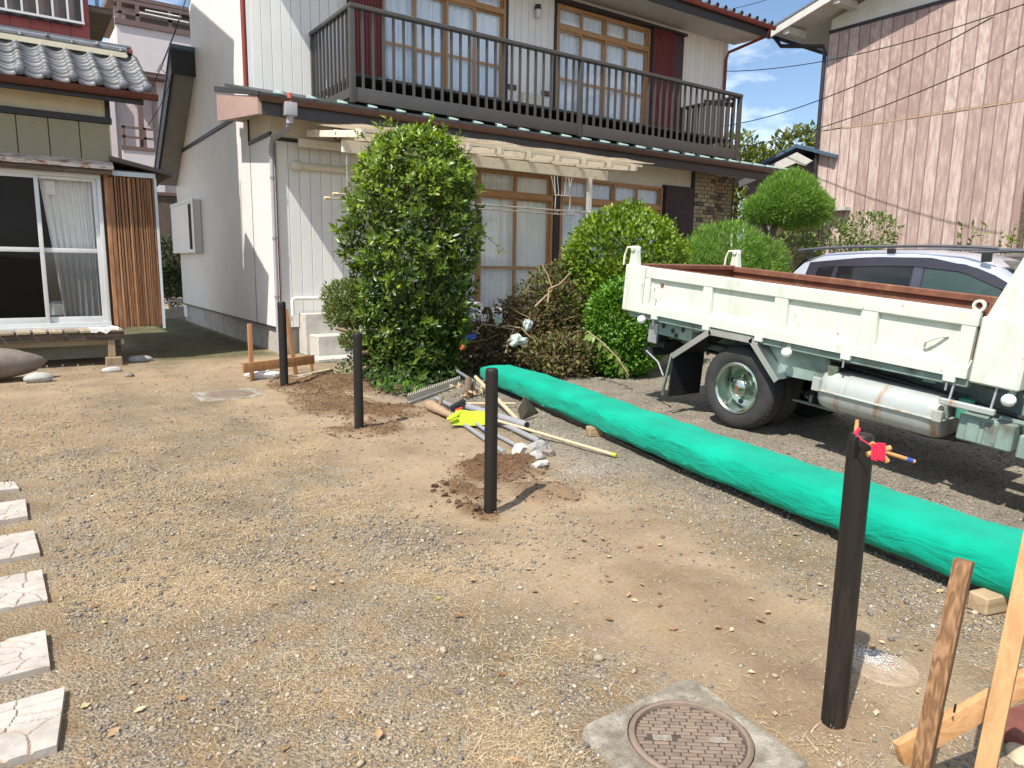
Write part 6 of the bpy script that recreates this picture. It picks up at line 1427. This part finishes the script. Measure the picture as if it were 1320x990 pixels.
# neon gloves
T = thing('work_gloves', 'neon yellow work gloves lying on the pipes', 'gloves', tuple(G(600, 538, .1)))
vs = []; n, m_ = 40, 12
for k in range(n):
    t = k / (n - 1)
    for q in range(m_):
        v = q / (m_ - 1); top = G(594, 530, .11).lerp(G(629, 533, .11), t); bot = G(580, 541, .07).lerp(G(629, 542, .08), t)
        p = top.lerp(bot, v) + Vector((0, 0, .035 * math.sin(v * 3.14) * (.6 + .6 * float(vn(t * 7, v * 3, 2))) + .012 * math.sin(v * 16 + 3 * t)))
        if v > .85: p.z -= .04 * (v - .85) / .15
        vs.append(p)
MB().add(vs, [(k * m_ + q, k * m_ + m_ + q, k * m_ + m_ + q + 1, k * m_ + q + 1) for k in range(n - 1) for q in range(m_ - 1)]).build('glove', mNeon, T, smooth=True)
for k in range(4):
    v = .3 + .2 * k; a = G(594, 530, .125).lerp(G(580, 541, .09), v) ; b = a + (G(580, 541, .05) - G(597, 537, .08)) * random.uniform(.25, .5)
    MB().tube([a.lerp(b, -.6), a, b], [.014, .014, .010], 8).build('finger', mNeon, T, smooth=True)
T = thing('hand_tool', 'black and red hand tool head on the pipe pile', 'hand tool', tuple(G(590, 525)))
MB().bar(G(583, 527, .10), G(598, 519, .13), .05, .06).build('head', mBlackPl, T, bevel=.006); MB().bar(G(588, 530, .10), G(596, 527, .11), .03, .035).build('red_collar', mRedPl, T, bevel=.004)
# stone pile
for k, (x, y, rx, ry, rz_, mt_, lb) in enumerate(((673, 585, .075, .055, .062, M('cream_stone', (.55, .49, .39), .9, .2, 12, bump=.4), 'cream coloured angular stone leftmost in the small pile'), (697, 580, .11, .05, .05, mStone, 'long flat grey stone across the back of the pile'),
                                                   (691, 593, .075, .055, .045, mStone, 'grey wedge shaped stone in the middle of the pile'), (708, 586, .055, .045, .035, mStoneBrown, 'small brownish stone at the right of the pile'), (698, 602, .06, .042, .038, mStone, 'small grey stone at the front of the pile'))):
    c = G(x, y); boulder('stone', (c.x, c.y, rz_ * .55 + gz1(c.x, c.y)), (rx, ry, rz_), mt_, lb, 'stone', 40 + k * 3, 'stones piled beside the middle post', rot=random.uniform(-.8, .3), sub=2, lump=.75, flat=True)
# soil lumps
for k, (x, y, s) in enumerate(((560, 628, .032), (575, 627, .03), (559, 634, .026), (573, 640, .032), (590, 652, .03), (578, 647, .022), (615, 663, .038), (593, 657, .03), (556, 653, .016), (605, 655, .022), (583, 636, .028))):
    s *= .72; c = G(x, y); boulder('soil_lump', (c.x, c.y, gz1(c.x, c.y) + s * .45), (s, s * .85, s * .75), M('moist_soil', (.105, .06, .035), .95, .3, 30, bump=.8, bscale=90) if k == 0 else bpy.data.materials['moist_soil'], ('topmost left dark soil lump','upper dark soil lump second from left','left dark soil lump below the topmost one','dark soil lump above the middle of the arc','dark soil lump in the middle of the arc','smaller dark soil lump left of the arc middle','dark soil lump nearest the foot of the post','dark soil lump second nearest the post foot','tiny lone dark soil lump at far left below','small dark soil lump between the arc and post foot','dark soil lump right of the upper pair')[k] + ' beside the middle post', 'soil lump', 60 + k, 'soil lumps beside the middle post', sub=2, lump=.9, flat=True)
# toothed edging strip of the bed
T = thing('edging_strip', 'grey toothed plastic edging strip along the front of the bush bed', 'edging', tuple(G(560, 510)))
a, b = G(526, 522), G(594, 497); a.z = b.z = 0; e = (b - a); L_ = e.length; e.normalize(); nn = Vector((-e.y, e.x, 0)) * .006
vs = []; fs = []; N = 26
for k in range(N):
    u0_, u1_, um = L_ * k / N, L_ * (k + 1) / N, L_ * (k + .5) / N
    for off in (nn * 0, nn):
        for u_, z in ((u0_, 0), (u1_, 0), (u1_, .09), (um, .125), (u0_, .09)): p = a + e * u_ + off; vs.append((p.x, p.y, z))
    o_ = k * 10; fs += [(o_, o_ + 1, o_ + 2, o_ + 3, o_ + 4), (o_ + 9, o_ + 8, o_ + 7, o_ + 6, o_ + 5), (o_ + 3, o_ + 2, o_ + 7, o_ + 8), (o_ + 4, o_ + 3, o_ + 8, o_ + 9)]
MB().add(vs, fs).build('strip', M('edging_plastic', (.46, .42, .34), .7, .12, 10), T)
MB().bar(a - nn * 1.5 + Vector((0, 0, .03)), b - nn * 1.5 + Vector((0, 0, .03)), .008, .012).build('rib', mPVCWhite, T)
st_ = thing('cut_stump', 'small cut stump with dry leaves behind the pipe pile', 'stump', tuple(G(602, 508)))
c = G(602, 512); MB().tube([c, c + Vector((.02, 0, .22))], [.05, .035], 10).tube([c + Vector((.06, .02, 0)), c + Vector((.10, 0, .18))], [.03, .02], 8).build('stem', mTwig, st_)
n = 60; P = np.stack([rng.normal(c.x + .05, .12, n), rng.normal(c.y, .1, n), rng.uniform(.02, .12, n)], 1); leaves('dry_leaves', P, rdir(n), rdir(n) * .5 + np.array([0, 0, 1]), rng.uniform(.04, .08, n), .3, .1, mDryLeaf, rng.uniform(.4, 1, n), st_, 'stuff', wloc(st_))

# ------------------------------------------------------------------ small dump lorry, nose to the right, leaning with the slope
TR = thing('dump_truck', 'pale green white small dump lorry with rusty open bed', 'lorry', (5.25, 4.10, 0), rot=(.084, 0, 0))
def tb(mb, name, mat, parent=TR, **k): return mb.build(name, mat, parent, local=True, **k)
def wheel(parent, x, y, zc, rad, wid, side=-1, rim=.58, car=False):
    """wheel with its outer face at x; side -1 faces -X"""
    s = side; Wh = MB().lathe([(rad * .62, 0), (rad * .66, s * .012), (rad * .80, s * .016), (rad * .90, s * .012), (rad * .965, -s * .012), (rad, -s * .04), (rad, -s * (wid - .04)), (rad * .9, -s * wid), (rad * .6, -s * wid)], (x, y, zc), 'x', 48).build('wheel', mTyre, parent, local=True, smooth=True)
    n = 44; tr = MB()
    for k in range(n):
        a = 2 * math.pi * k / n; c = Vector((x - s * .036, y + math.cos(a) * (rad - .004), zc + math.sin(a) * (rad - .004)))
        t = Vector((0, -math.sin(a), math.cos(a))); tr.bar(c - Vector((s * -.012, 0, 0)), c + Vector((-s * .03, 0, 0)) , .022, .010, up=(0, math.cos(a), math.sin(a)))
    tr.build('tread_block', mTyre, Wh, local=True, kind='stuff')
    r2 = rad * rim
    pr = [(rad * .63, -s * .004), (r2 * 1.06, s * .012), (r2 * 1.0, s * .016), (r2 * .93, s * .004), (r2 * .88, -s * .05), (r2 * .80, -s * .13), (r2 * .55, -s * .14), (r2 * .42, -s * .115), (r2 * .38, -s * .06), (r2 * .36, -s * .03), (r2 * .30, -s * .018), (0, -s * .014)]
    if car: pr = [(rad * .63, -s * .004), (r2 * 1.05, s * .01), (r2 * .95, -s * .02), (r2 * .4, -s * .03), (0, -s * .02)]
    rm = MB().lathe(pr, (x, y, zc), 'x', 40).build('rim', mChrome, Wh, local=True, smooth=True)
    if not car:
        for k in range(6):
            a = k * math.pi / 3 + .4; MB().lathe([(0, s * .0), (.013, s * .0), (.013, -s * .03)], (x - s * .115 + s * .03, y + math.cos(a) * r2 * .47, zc + math.sin(a) * r2 * .47), 'x', 6).build('wheel_nut', mChrome, Wh, local=True)
        for k in range(4):
            a = k * math.pi / 2 + .2; MB().lathe([(0, 0), (r2 * .12, 0), (r2 * .12, -s * .02)], (x - s * .137 + s * .006, y + math.cos(a) * r2 * .67, zc + math.sin(a) * r2 * .67), 'x', 12).build('vent_hole', mBlackPl, Wh, local=True)
        MB().lathe([(0, s * .006), (.02, s * .004), (.022, 0)], (x - s * .014, y, zc), 'x', 12).build('hub_cap', mTruckRust, Wh, local=True)
    return Wh
BWID = 1.70
wheel(TR, .10, 0, .385, .385, .20); wheel(TR, .36, 0, .38, .38, .20)
wheel(TR, BWID - .10, 0, .38, .38, .20, 1); wheel(TR, BWID - .36, 0, .38, .38, .2, 1)
tb(MB().tube([(.3, 0, .38), (1.4, 0, .38)], .07, 12), 'rear_axle', mBlackPl); tb(MB().lathe([(0, -.16), (.13, -.1), (.16, 0), (.13, .1), (0, .16)], (.85, 0, .38), 'x', 16), 'differential', mBlackPl)
# side gate facing the yard: frame, ribs and recessed panel
GT = tb(MB().rbox(.0, .06, -1.895, 1.195, 1.255, 1.368, .012), 'side_gate', mTruck)
tb(MB().prism([(-.002, .905), (.06, .905), (.06, 1.03), (.035, 1.035), (.004, .985), (-.002, .98)], 'y', -1.895, 1.195), 'lower_rail', mTruck, GT)
tb(MB().box(.036, .056, -1.88, 1.18, .99, 1.27), 'panel', mTruck, GT)
for y0, y1 in ((1.115, 1.19), (.315, .455), (-.475, -.315), (-1.24, -1.075), (-1.89, -1.80)): tb(MB().prism([(y0, .975), (y1, .975), (y1 - .02, 1.26), (y0 + .02, 1.26)] if y1 - y0 > .1 else [(y0, .975), (y1, .975), (y1, 1.26), (y0, 1.26)], 'x', .002, .04), 'rib', mTruck, GT)
for y0 in (1.02, .36, -.22, -1.02, -1.78): tb(MB().rbox(-.012, .03, y0 - .05, y0 + .03, .862, .912, .006), 'hinge', mTruck, GT); tb(MB().tube([(.005, y0, .862), (.005, y0, .80)], .008, 6), 'hinge_pin', mGalv, GT)
tb(MB().tube([(.0, 1.07, 1.22), (-.02, 1.06, 1.16), (-.012, 1.03, 1.12), (.0, 1.02, 1.03)], .009, 6), 'rope', mPergola, GT)
tb(MB().tube([(.03, -1.72, 1.17), (-.005, -1.66, 1.15), (-.01, -1.60, 1.11), (.02, -1.58, 1.07)], .009, 6), 'rope', mPergola, GT)
tb(MB().lathe([(0, -.004), (.022, -.004), (.022, .01)], (.034, .98, 1.205), 'x', 12), 'plug', mTruckRust, GT)
tb(MB().lathe([(.024, -.01), (.042, -.01), (.042, .01), (.024, .01), (.024, -.01)], (.03, -1.87, 1.40), 'x', 16), 'eye_ring', mTruck, GT)
# bed: rusty inside, far gate, tailgate, floor
tb(MB().box(.062, .080, -1.9, 1.2, .93, 1.362).box(.05, .10, -1.90, 1.19, 1.369, 1.374), 'bed_side', mTruckRust)
tb(MB().box(BWID - .08, BWID - .06, -1.9, 1.4, .93, 1.31).rbox(BWID - .11, BWID - .03, -1.9, 1.4, 1.311, 1.375, .008), 'far_side_lining', mTruckRust)
tb(MB().rbox(BWID - .059, BWID, -1.9, 1.42, .905, 1.365, .01), 'far_gate', mTruck)
tb(MB().box(.08, BWID - .08, -1.9, 1.42, .915, .935), 'bed_floor', mTruckRust)
tb(MB().box(.08, BWID - .08, 1.40, 1.44, .94, 1.33).rbox(.08, BWID - .08, 1.36, 1.45, 1.331, 1.385, .01), 'tailgate_lining', mTruckRust)
tb(MB().rbox(.08, BWID - .08, 1.441, 1.48, .90, 1.37, .01), 'tailgate', mTruck)
tb(MB().rbox(-.008, .075, 1.20, 1.482, .895, 1.372, .012), 'corner_post', mTruck); tb(MB().rbox(BWID - .075, BWID + .008, 1.20, 1.482, .895, 1.372, .012), 'corner_post', mTruck)
for x in (.035, BWID - .05):
    hp = tb(MB().prism([(1.33, 1.373), (1.45, 1.373), (1.43, 1.53), (1.40, 1.55), (1.365, 1.53)], 'x', x - .028, x + .028), 'tailgate_hook', mTruck)
    tb(MB().lathe([(0, -.05), (.028, -.045), (.028, .045), (0, .05)], (x, 1.40, 1.535), 'x', 12), 'pivot', mTruck, hp)
    tb(MB().tube([(x - .02, 1.42, 1.55), (x - .03, 1.49, 1.54), (x - .03, 1.52, 1.46), (x - .03, 1.525, 1.36)], .011, 7), 'rope', mPergola, hp)
FB = tb(MB().rbox(-.012, .10, -2.215, -1.915, .89, 1.338, .012), 'front_post', mTruck)
tb(MB().rbox(BWID - .10, BWID + .012, -2.215, -1.915, .89, 1.338, .012), 'front_post', mTruck)
tb(MB().prism([(-1.935, 1.339), (-2.20, 1.339), (-2.30, 1.95), (-2.14, 1.95)], 'x', .012, .075), 'headboard_stay', mTruck); tb(MB().prism([(-1.935, 1.339), (-2.20, 1.339), (-2.30, 1.95), (-2.14, 1.95)], 'x', BWID - .075, BWID - .012), 'headboard_stay', mTruck)
tb(MB().box(.08, BWID - .08, -1.95, -1.905, .93, 1.42), 'bulkhead', mTruckRust)
tb(MB().lathe([(.012, -.01), (.036, -.01), (.036, .01), (.012, .01), (.012, -.01)], (.03, -2.0, 1.375), 'x', 14), 'pivot_eye', mTruck)
tb(MB().lathe([(0, -.002), (.012, -.002), (.012, .01)], (.010, -2.20, 1.40), 'x', 10), 'stay_hole', mBlackPl)
tb(MB().rbox(.03, .14, -1.9, 1.4, .84, .902, .006), 'bed_sill', mTruckFrame)
# chassis
for x in (.45, BWID - .55): tb(MB().rbox(x, x + .10, -3.2, 1.15, .60, .80, .006), 'chassis_rail', mTruckFrame)
for x in (.40, BWID - .5): tb(MB().box(x, x + .12, -1.9, 1.2, .80, .86), 'sub_frame', mTruckFrame)
for y in (1.05, .6, -.7, -1.6): tb(MB().rbox(.15, BWID - .15, y - .05, y + .05, .80, .905, .006), 'cross_bearer', mTruckFrame)
hb = tb(MB().rbox(.12, .45, .62, 1.10, .70, .86, .01), 'rear_bracket', mTruckFrame)
for k, (y, z) in enumerate(((.72, .80), (.85, .77), (.98, .80), (.80, .73))): tb(MB().lathe([(0, -.002), (.025, -.002), (.025, .004)], (.118, y, z), 'x', 12), 'round_hole', mBlackPl, hb)
TL = tb(MB().rbox(.14, .32, 1.06, 1.16, .62, .80, .012), 'tail_lamp', mBlackPl); tb(MB().rbox(.16, .50, 1.161, 1.19, .64, .78, .008), 'lens', mCarGlass, TL); tb(MB().rbox(.10, .139, 1.05, 1.17, .60, .82, .01), 'guard', mGalv, TL)
BU = tb(MB().rbox(.16, BWID - .16, 1.14, 1.26, .45, .54, .015), 'rear_bumper', mBlackPl); tb(MB().tube([(.14, 1.20, .50), (.12, 1.0, .42), (.11, .9, .30)], .010, 6), 'tie_hook', mGalv, BU)
tb(MB().box(.20, 1.5, 1.02, 1.14, .56, .62), 'bumper_bracket', mBlackPl)
# mud guard
pts = [(.735, .566), (.31, .885), (-.17, .890), (-.487, .584)]
for a, b in zip(pts[:-1], pts[1:]):
    e = Vector((0, b[0] - a[0], b[1] - a[1])).normalized(); n_ = Vector((0, -e.z, e.y)) * (-1 if -e.z * 0 + e.y < 0 else 1)
    if n_.z < 0: n_ = -n_
    P_ = lambda p, o, x: Vector((x, p[0], p[1])) + n_ * o
    vs = [P_(a, -.055, -.004), P_(b, -.055, -.004), P_(b, 0, -.004), P_(a, 0, -.004), P_(a, -.055, .50), P_(b, -.055, .50), P_(b, 0, .50), P_(a, 0, .50)]
    tb(MB().add(vs, [(0, 1, 2, 3), (7, 6, 5, 4), (3, 2, 6, 7)]), 'mudguard', mStainless); tb(MB().add([P_(a, -.008, .0), P_(b, -.008, .0), P_(b, -.008, .5), P_(a, -.008, .5)], [(0, 1, 2, 3)]), 'mudguard_liner', mBlackPl)
tb(MB().box(.02, .48, .72, .735, .13, .57), 'mud_flap', mBlackPl); tb(MB().bar((.015, .735, .57), (.012, .80, .13), .02, .02, up=(0, 1, 0)), 'flap_edge', mStainless)
tb(MB().add([(.13, -.47, .60), (.13, -.95, .62), (.13, -.80, .86), (.13, -.19, .88)], [(0, 1, 2, 3)]), 'frame_shield', mTruckFrame)
# fuel tank
vs = []; sec = [(.06, .445), (.02, .50), (.008, .58), (.02, .66), (.07, .722), (.12, .735), (.36, .735), (.42, .70), (.43, .5), (.38, .43), (.12, .42)]
def taper(y): t = min((y + 1.77) / .10, (-.83 - y) / .10, 1); return .86 + .14 * math.sqrt(max(0, 1 - (1 - max(t, 0)) ** 2))
ys = [-1.77, -1.765, -1.74, -1.70, -1.66, -1.3, -.94, -.90, -.86, -.835, -.83]; ns_ = len(sec)
for y in ys:
    k = taper(y)
    for sx_, sz_ in sec: vs.append((.22 + (sx_ - .22) * k, y, .578 + (sz_ - .578) * k))
fs = [(i_ * ns_ + q, (i_ + 1) * ns_ + q, (i_ + 1) * ns_ + (q + 1) % ns_, i_ * ns_ + (q + 1) % ns_) for i_ in range(len(ys) - 1) for q in range(ns_)] + [tuple(range(ns_))[::-1], tuple((len(ys) - 1) * ns_ + q for q in range(ns_))]
TK = tb(MB().add(vs, fs), 'fuel_tank', mTank, smooth=True)
tb(MB().rbox(-.010, .46, -1.80, -.805, .572, .586, .004), 'seam_flange', mTank, TK)
tb(MB().lathe([(.045, 0), (.045, .05), (.052, .055), (.052, .085), (.03, .095), (0, .095)], (.10, -.90, .70), 'z', 18), 'filler_cap', mChrome, TK)
tb(MB().rbox(-.02, .02, -1.80, -1.74, .57, .65, .004), 'bracket', mTank, TK); tb(MB().rbox(-.02, .02, -.86, -.80, .57, .68, .004), 'bracket', mTank, TK)
# marker lamps, step bar, boxes under the bed front
for y, z in ((1.18, .835), (-.52, .82), (-2.17, .825)):
    ml_ = tb(MB().lathe([(0, -.045), (.02, -.042), (.038, -.025), (.043, 0), (.038, .022), (.02, .035), (0, .038)], (.0, y, z), 'x', 18), 'marker_lamp', mLampW, smooth=True)
    tb(MB().rbox(.02, .05, y - .02, y + .02, z + .02, z + .085, .004), 'bracket', mTruckFrame, ml_)
tb(MB().rbox(-.02, .02, -2.11, -1.76, .70, .745, .008), 'side_guard', mTank)
tb(MB().tube([(.0, -1.82, .74), (.03, -1.82, .89)], .008, 6), 'guard_stay', mGalv); tb(MB().tube([(.0, -2.08, .74), (.03, -2.08, .89)], .008, 6), 'guard_stay', mGalv)
BT = tb(MB().rbox(.06, .34, -2.22, -1.88, .47, .66, .012), 'battery_box', mTruckFrame)
for y in (-1.98, -2.09): tb(MB().rbox(.045, .059, y - .04, y + .04, .48, .64, .006), 'rib', mTruckFrame, BT)
tb(MB().rbox(.10, .4, -2.36, -2.24, .44, .60, .01), 'tool_box', mTruckFrame); tb(MB().lathe([(0, -.08), (.05, -.07), (.055, 0), (.05, .07), (0, .08)], (.18, -1.86, .67), 'z', 14), 'air_filter', M('green_filter', (.06, .26, .19), .5), smooth=True)
tb(MB().tube([(.15, -2.0, .62), (.12, -1.98, .55), (.09, -1.93, .50)], .03, 8), 'hose', mBlackPl)
tb(MB().tube([(.25, .5, .70), (.25, -1.0, .77), (.22, -1.8, .72), (.2, -2.6, .66)], .018, 8), 'brake_line', mBlackPl); tb(MB().tube([(.14, -2.1, .665), (.12, -2.9, .68)], .02, 8), 'side_tube', mTruckFrame)
tb(MB().tube([(.4, -.6, .42), (.3, -1.6, .40), (.5, -2.6, .5)], .035, 10), 'drive_shaft', mBlackPl)
tb(MB().rbox(.30, .36, -.95, -.45, .36, .375, .004).rbox(.31, .35, -.62, -.60, .375, .45, .004).rbox(.31, .35, -.75, -.73, .375, .44, .004), 'leaf_spring', mTruckFrame)
tb(MB().rbox(.5, 1.2, -1.9, 1.0, .55, .78, .02), 'underbody', mBlackPl)
# cab, outside the frame but for its rear edge
CBn = tb(MB().prism([(-2.36, .62), (-2.36, 1.95), (-2.5, 2.06), (-3.1, 2.06), (-3.62, 1.45), (-3.70, .62)], 'x', .02, BWID - .02), 'cab', mTruck, bevel=.02)
tb(MB().prism([(-2.52, 1.40), (-2.52, 1.90), (-3.05, 1.90), (-3.42, 1.40)], 'x', .012, .019), 'side_window', mCarGlass, CBn); tb(MB().prism([(-2.47, .66), (-2.47, 1.36), (-3.48, 1.36), (-3.48, .9), (-3.25, .66)], 'x', .008, .0185), 'door', mTruck, CBn)
tb(MB().rbox(.02, .3, -2.46, -2.37, .55, .75, .01), 'cab_step', M('teal_step', (.06, .30, .24), .4), CBn)
tb(MB().box(.05, .40, -2.40, -2.385, .22, .56), 'mud_flap', mBlackPl)
wheel(TR, .06, -2.78, .38, .37, .20); wheel(TR, BWID - .06, -2.78, .38, .37, .2, 1)

# ------------------------------------------------------------------ cars behind
def car(name, label, x0, yb, paint, L_=4.5, Wd=1.78, Hh=1.64, rails=True):
    """estate-like car, rear at y=yb, nose towards -Y, left flank at x0"""
    T = thing(name, label, 'car', (x0 + Wd / 2, yb - L_ / 2, 0)); cx_ = x0 + Wd / 2; h = Wd / 2
    # stations: distance from tail, belt height, roof height, half width at belt, at roof
    S_ = [(0, .98, 1.0, .80, .78), (.12, 1.02, 1.06, .86, .70), (.40, 1.03, 1.40, .885, .66), (.62, 1.03, Hh - .10, .89, .66), (.9, 1.02, Hh - .02, .89, .67), (1.4, 1.01, Hh, .89, .68), (2.0, 1.0, Hh - .005, .89, .68), (2.5, .99, Hh - .06, .89, .67), (2.9, .985, Hh - .20, .885, .66), (3.3, .98, 1.22, .88, .68), (3.55, .97, 1.02, .875, .74), (4.1, .90, .93, .84, .72), (4.4, .78, .80, .78, .62), (L_, .60, .62, .66, .55)]
    vs = []; m_ = 0
    for d, zb, zr, hb_, hr in S_:
        half = [(hb_ * .93, .24), (hb_ * .985, .45), (hb_ * 1.0, .75), (hb_ * .985, zb - .03), (hb_ * .955, zb + .015), (hb_ * .955 * .4 + hr * .6, zb + (zr - zb) * .62), (hr + .03, zr - .05 if zr - zb > .15 else zr - .004), (hr - .06, zr + .0), (hr * .5, zr + .025), (0, zr + .032)]
        sec = [(cx_ - a * h / .89, z) for a, z in half] + [(cx_ + a * h / .89, z) for a, z in half[-2::-1]]; m_ = len(sec)
        for xx, z in sec: vs.append((xx, yb - d, z))
    fs = [(i_ * m_ + q, (i_ + 1) * m_ + q, (i_ + 1) * m_ + q + 1, i_ * m_ + q) for i_ in range(len(S_) - 1) for q in range(m_ - 1)]
    fs = [(a, b, c, i_ + 1) for (a, b, c, d), i_ in zip(fs, [f[0] for f in fs])] + [tuple(range(m_)), tuple((len(S_) - 1) * m_ + q for q in range(m_))[::-1]] + [(i_ * m_, i_ * m_ + m_ - 1, (i_ + 1) * m_ + m_ - 1, (i_ + 1) * m_) for i_ in range(len(S_) - 1)]
    body = MB().add(vs, fs).build('body', paint, T, smooth=True)
    def side(d, z, s, off):
        ds = [q[0] for q in S_]; zb, zr, hb_, hr = (float(np.interp(d, ds, [q[k] for q in S_])) for k in (1, 2, 3, 4))
        t = min(max((z - zb - .015) / max(zr - .05 - zb - .015, .05), 0), 1); a0_, a1_, a2_ = hb_ * .955, hb_ * .955 * .4 + hr * .6, hr + .03
        tm = (.62 * (zr - zb) - .015) / max(zr - .05 - zb - .015, .05)
        a = a0_ + (a1_ - a0_) * t / tm if t < tm else a1_ + (a2_ - a1_) * (t - tm) / (1 - tm)
        return Vector((cx_ + s * (a * h / .89 + off), yb - d, z))
    def patch(nm, poly, s, off, mat):
        bot, top = poly; n = 14; vs = []
        for k in range(n + 1):
            t = k / n
            for arr in (bot, None, None, None, top):
                pass
            b = (np.interp(t, np.linspace(0, 1, len(bot)), [p[0] for p in bot]), np.interp(t, np.linspace(0, 1, len(bot)), [p[1] for p in bot])); u = (np.interp(t, np.linspace(0, 1, len(top)), [p[0] for p in top]), np.interp(t, np.linspace(0, 1, len(top)), [p[1] for p in top]))
            for q in range(7): f_ = q / 6; vs.append(side(b[0] + (u[0] - b[0]) * f_, b[1] + (u[1] - b[1]) * f_, s, off))
        return MB().add(vs, [(k * 7 + q, k * 7 + 7 + q, k * 7 + 8 + q, k * 7 + 1 + q) for k in range(n) for q in range(6)]).build(nm, mat, T, smooth=True)
    for s in (-1, 1):
        patch('window_surround', ([(.62, 1.06), (3.45, 1.03)], [(.72, Hh - .13), (1.5, Hh - .065), (2.2, Hh - .075), (2.75, Hh - .20), (3.42, 1.10)]), s, .004, mVisor)
        patch('quarter_window', ([(.78, 1.12), (1.0, 1.10)], [(.86, Hh - .20), (1.08, Hh - .17)]), s, .009, mCarGlass)
        patch('rear_window', ([(1.06, 1.08), (2.02, 1.06)], [(1.14, Hh - .165), (2.02, Hh - .15)]), s, .009, mCarGlass)
        patch('door_pillar', ([(2.04, 1.06), (2.14, 1.06)], [(2.04, Hh - .14), (2.14, Hh - .145)]), s, .010, mDarkCar)
        patch('front_window', ([(2.16, 1.06), (3.08, 1.05)], [(2.16, Hh - .165), (2.5, Hh - .20), (2.9, Hh - .36)]), s, .009, mCarGlassGreen)
        patch('door_visor', ([(1.12, Hh - .18), (2.0, Hh - .165), (2.55, Hh - .225), (2.95, Hh - .40)], [(1.10, Hh - .10), (2.0, Hh - .08), (2.6, Hh - .15), (3.05, Hh - .38)]), s, .022, mVisor)
        for d0, d1 in ((1.08, 2.08), (2.1, 3.2)): MB().box(cx_ + s * (h + .0), cx_ + s * (h + .012), yb - d1 + .1, yb - d1 + .3, .88, .91).build('door_handle', paint, T)
        if rails:
            pts = [Vector((cx_ + s * (h * .80), yb - d, Hh + .055 - .10 * abs(d - 1.7) ** 3 / 4)) for d in np.linspace(.55, 2.85, 14)]
            rl_ = MB().tube(pts, .018, 8).build('roof_rail', mRail, T, smooth=True)
            for d in (.7, 1.75, 2.75): MB().rbox(cx_ + s * h * .80 - .018, cx_ + s * h * .80 + .018, yb - d - .05, yb - d + .05, Hh - .12 if d > 2.5 else Hh - .03, Hh + .03 - (.05 if d > 2.5 else 0), .01).build('rail_foot', mBlackPl, rl_)
        for d in (.85, 3.55): wheel(T, cx_ + s * (h - .0), yb - d, .34, .34, .22, s, .7, True).location = -wloc(T)
    # windscreens
    def glass(nm, d0, z0, d1, z1, w0, w1, dy, mat):
        MB().add([(cx_ - w0, yb - d0, z0), (cx_ + w0, yb - d0, z0), (cx_ + w1, yb - d1, z1), (cx_ - w1, yb - d1, z1), (cx_ - w0, yb - d0 - dy, z0 - .02), (cx_ + w0, yb - d0 - dy, z0 - .02), (cx_ + w1, yb - d1 - dy, z1 - .02), (cx_ - w1, yb - d1 - dy, z1 - .02)], [(0, 1, 2, 3), (4, 7, 6, 5), (0, 4, 5, 1), (1, 5, 6, 2), (2, 6, 7, 3), (3, 7, 4, 0)]).build(nm, mat, T)
    glass('windscreen', 3.52, 1.085, 2.86, Hh - .10, .70, .60, .02, mCarGlassGreen); glass('rear_screen', .10, 1.10, .60, Hh - .06, .66, .58, -.015, mCarGlass)
    return T
car('silver_car', 'silver grey estate car with roof rails parked behind the lorry', 8.20, 6.1, mSilver, Hh=1.69)
car('dark_car', 'dark grey car with roof rails beyond the silver car', 11.1, 5.6, mDarkCar, Hh=1.70)
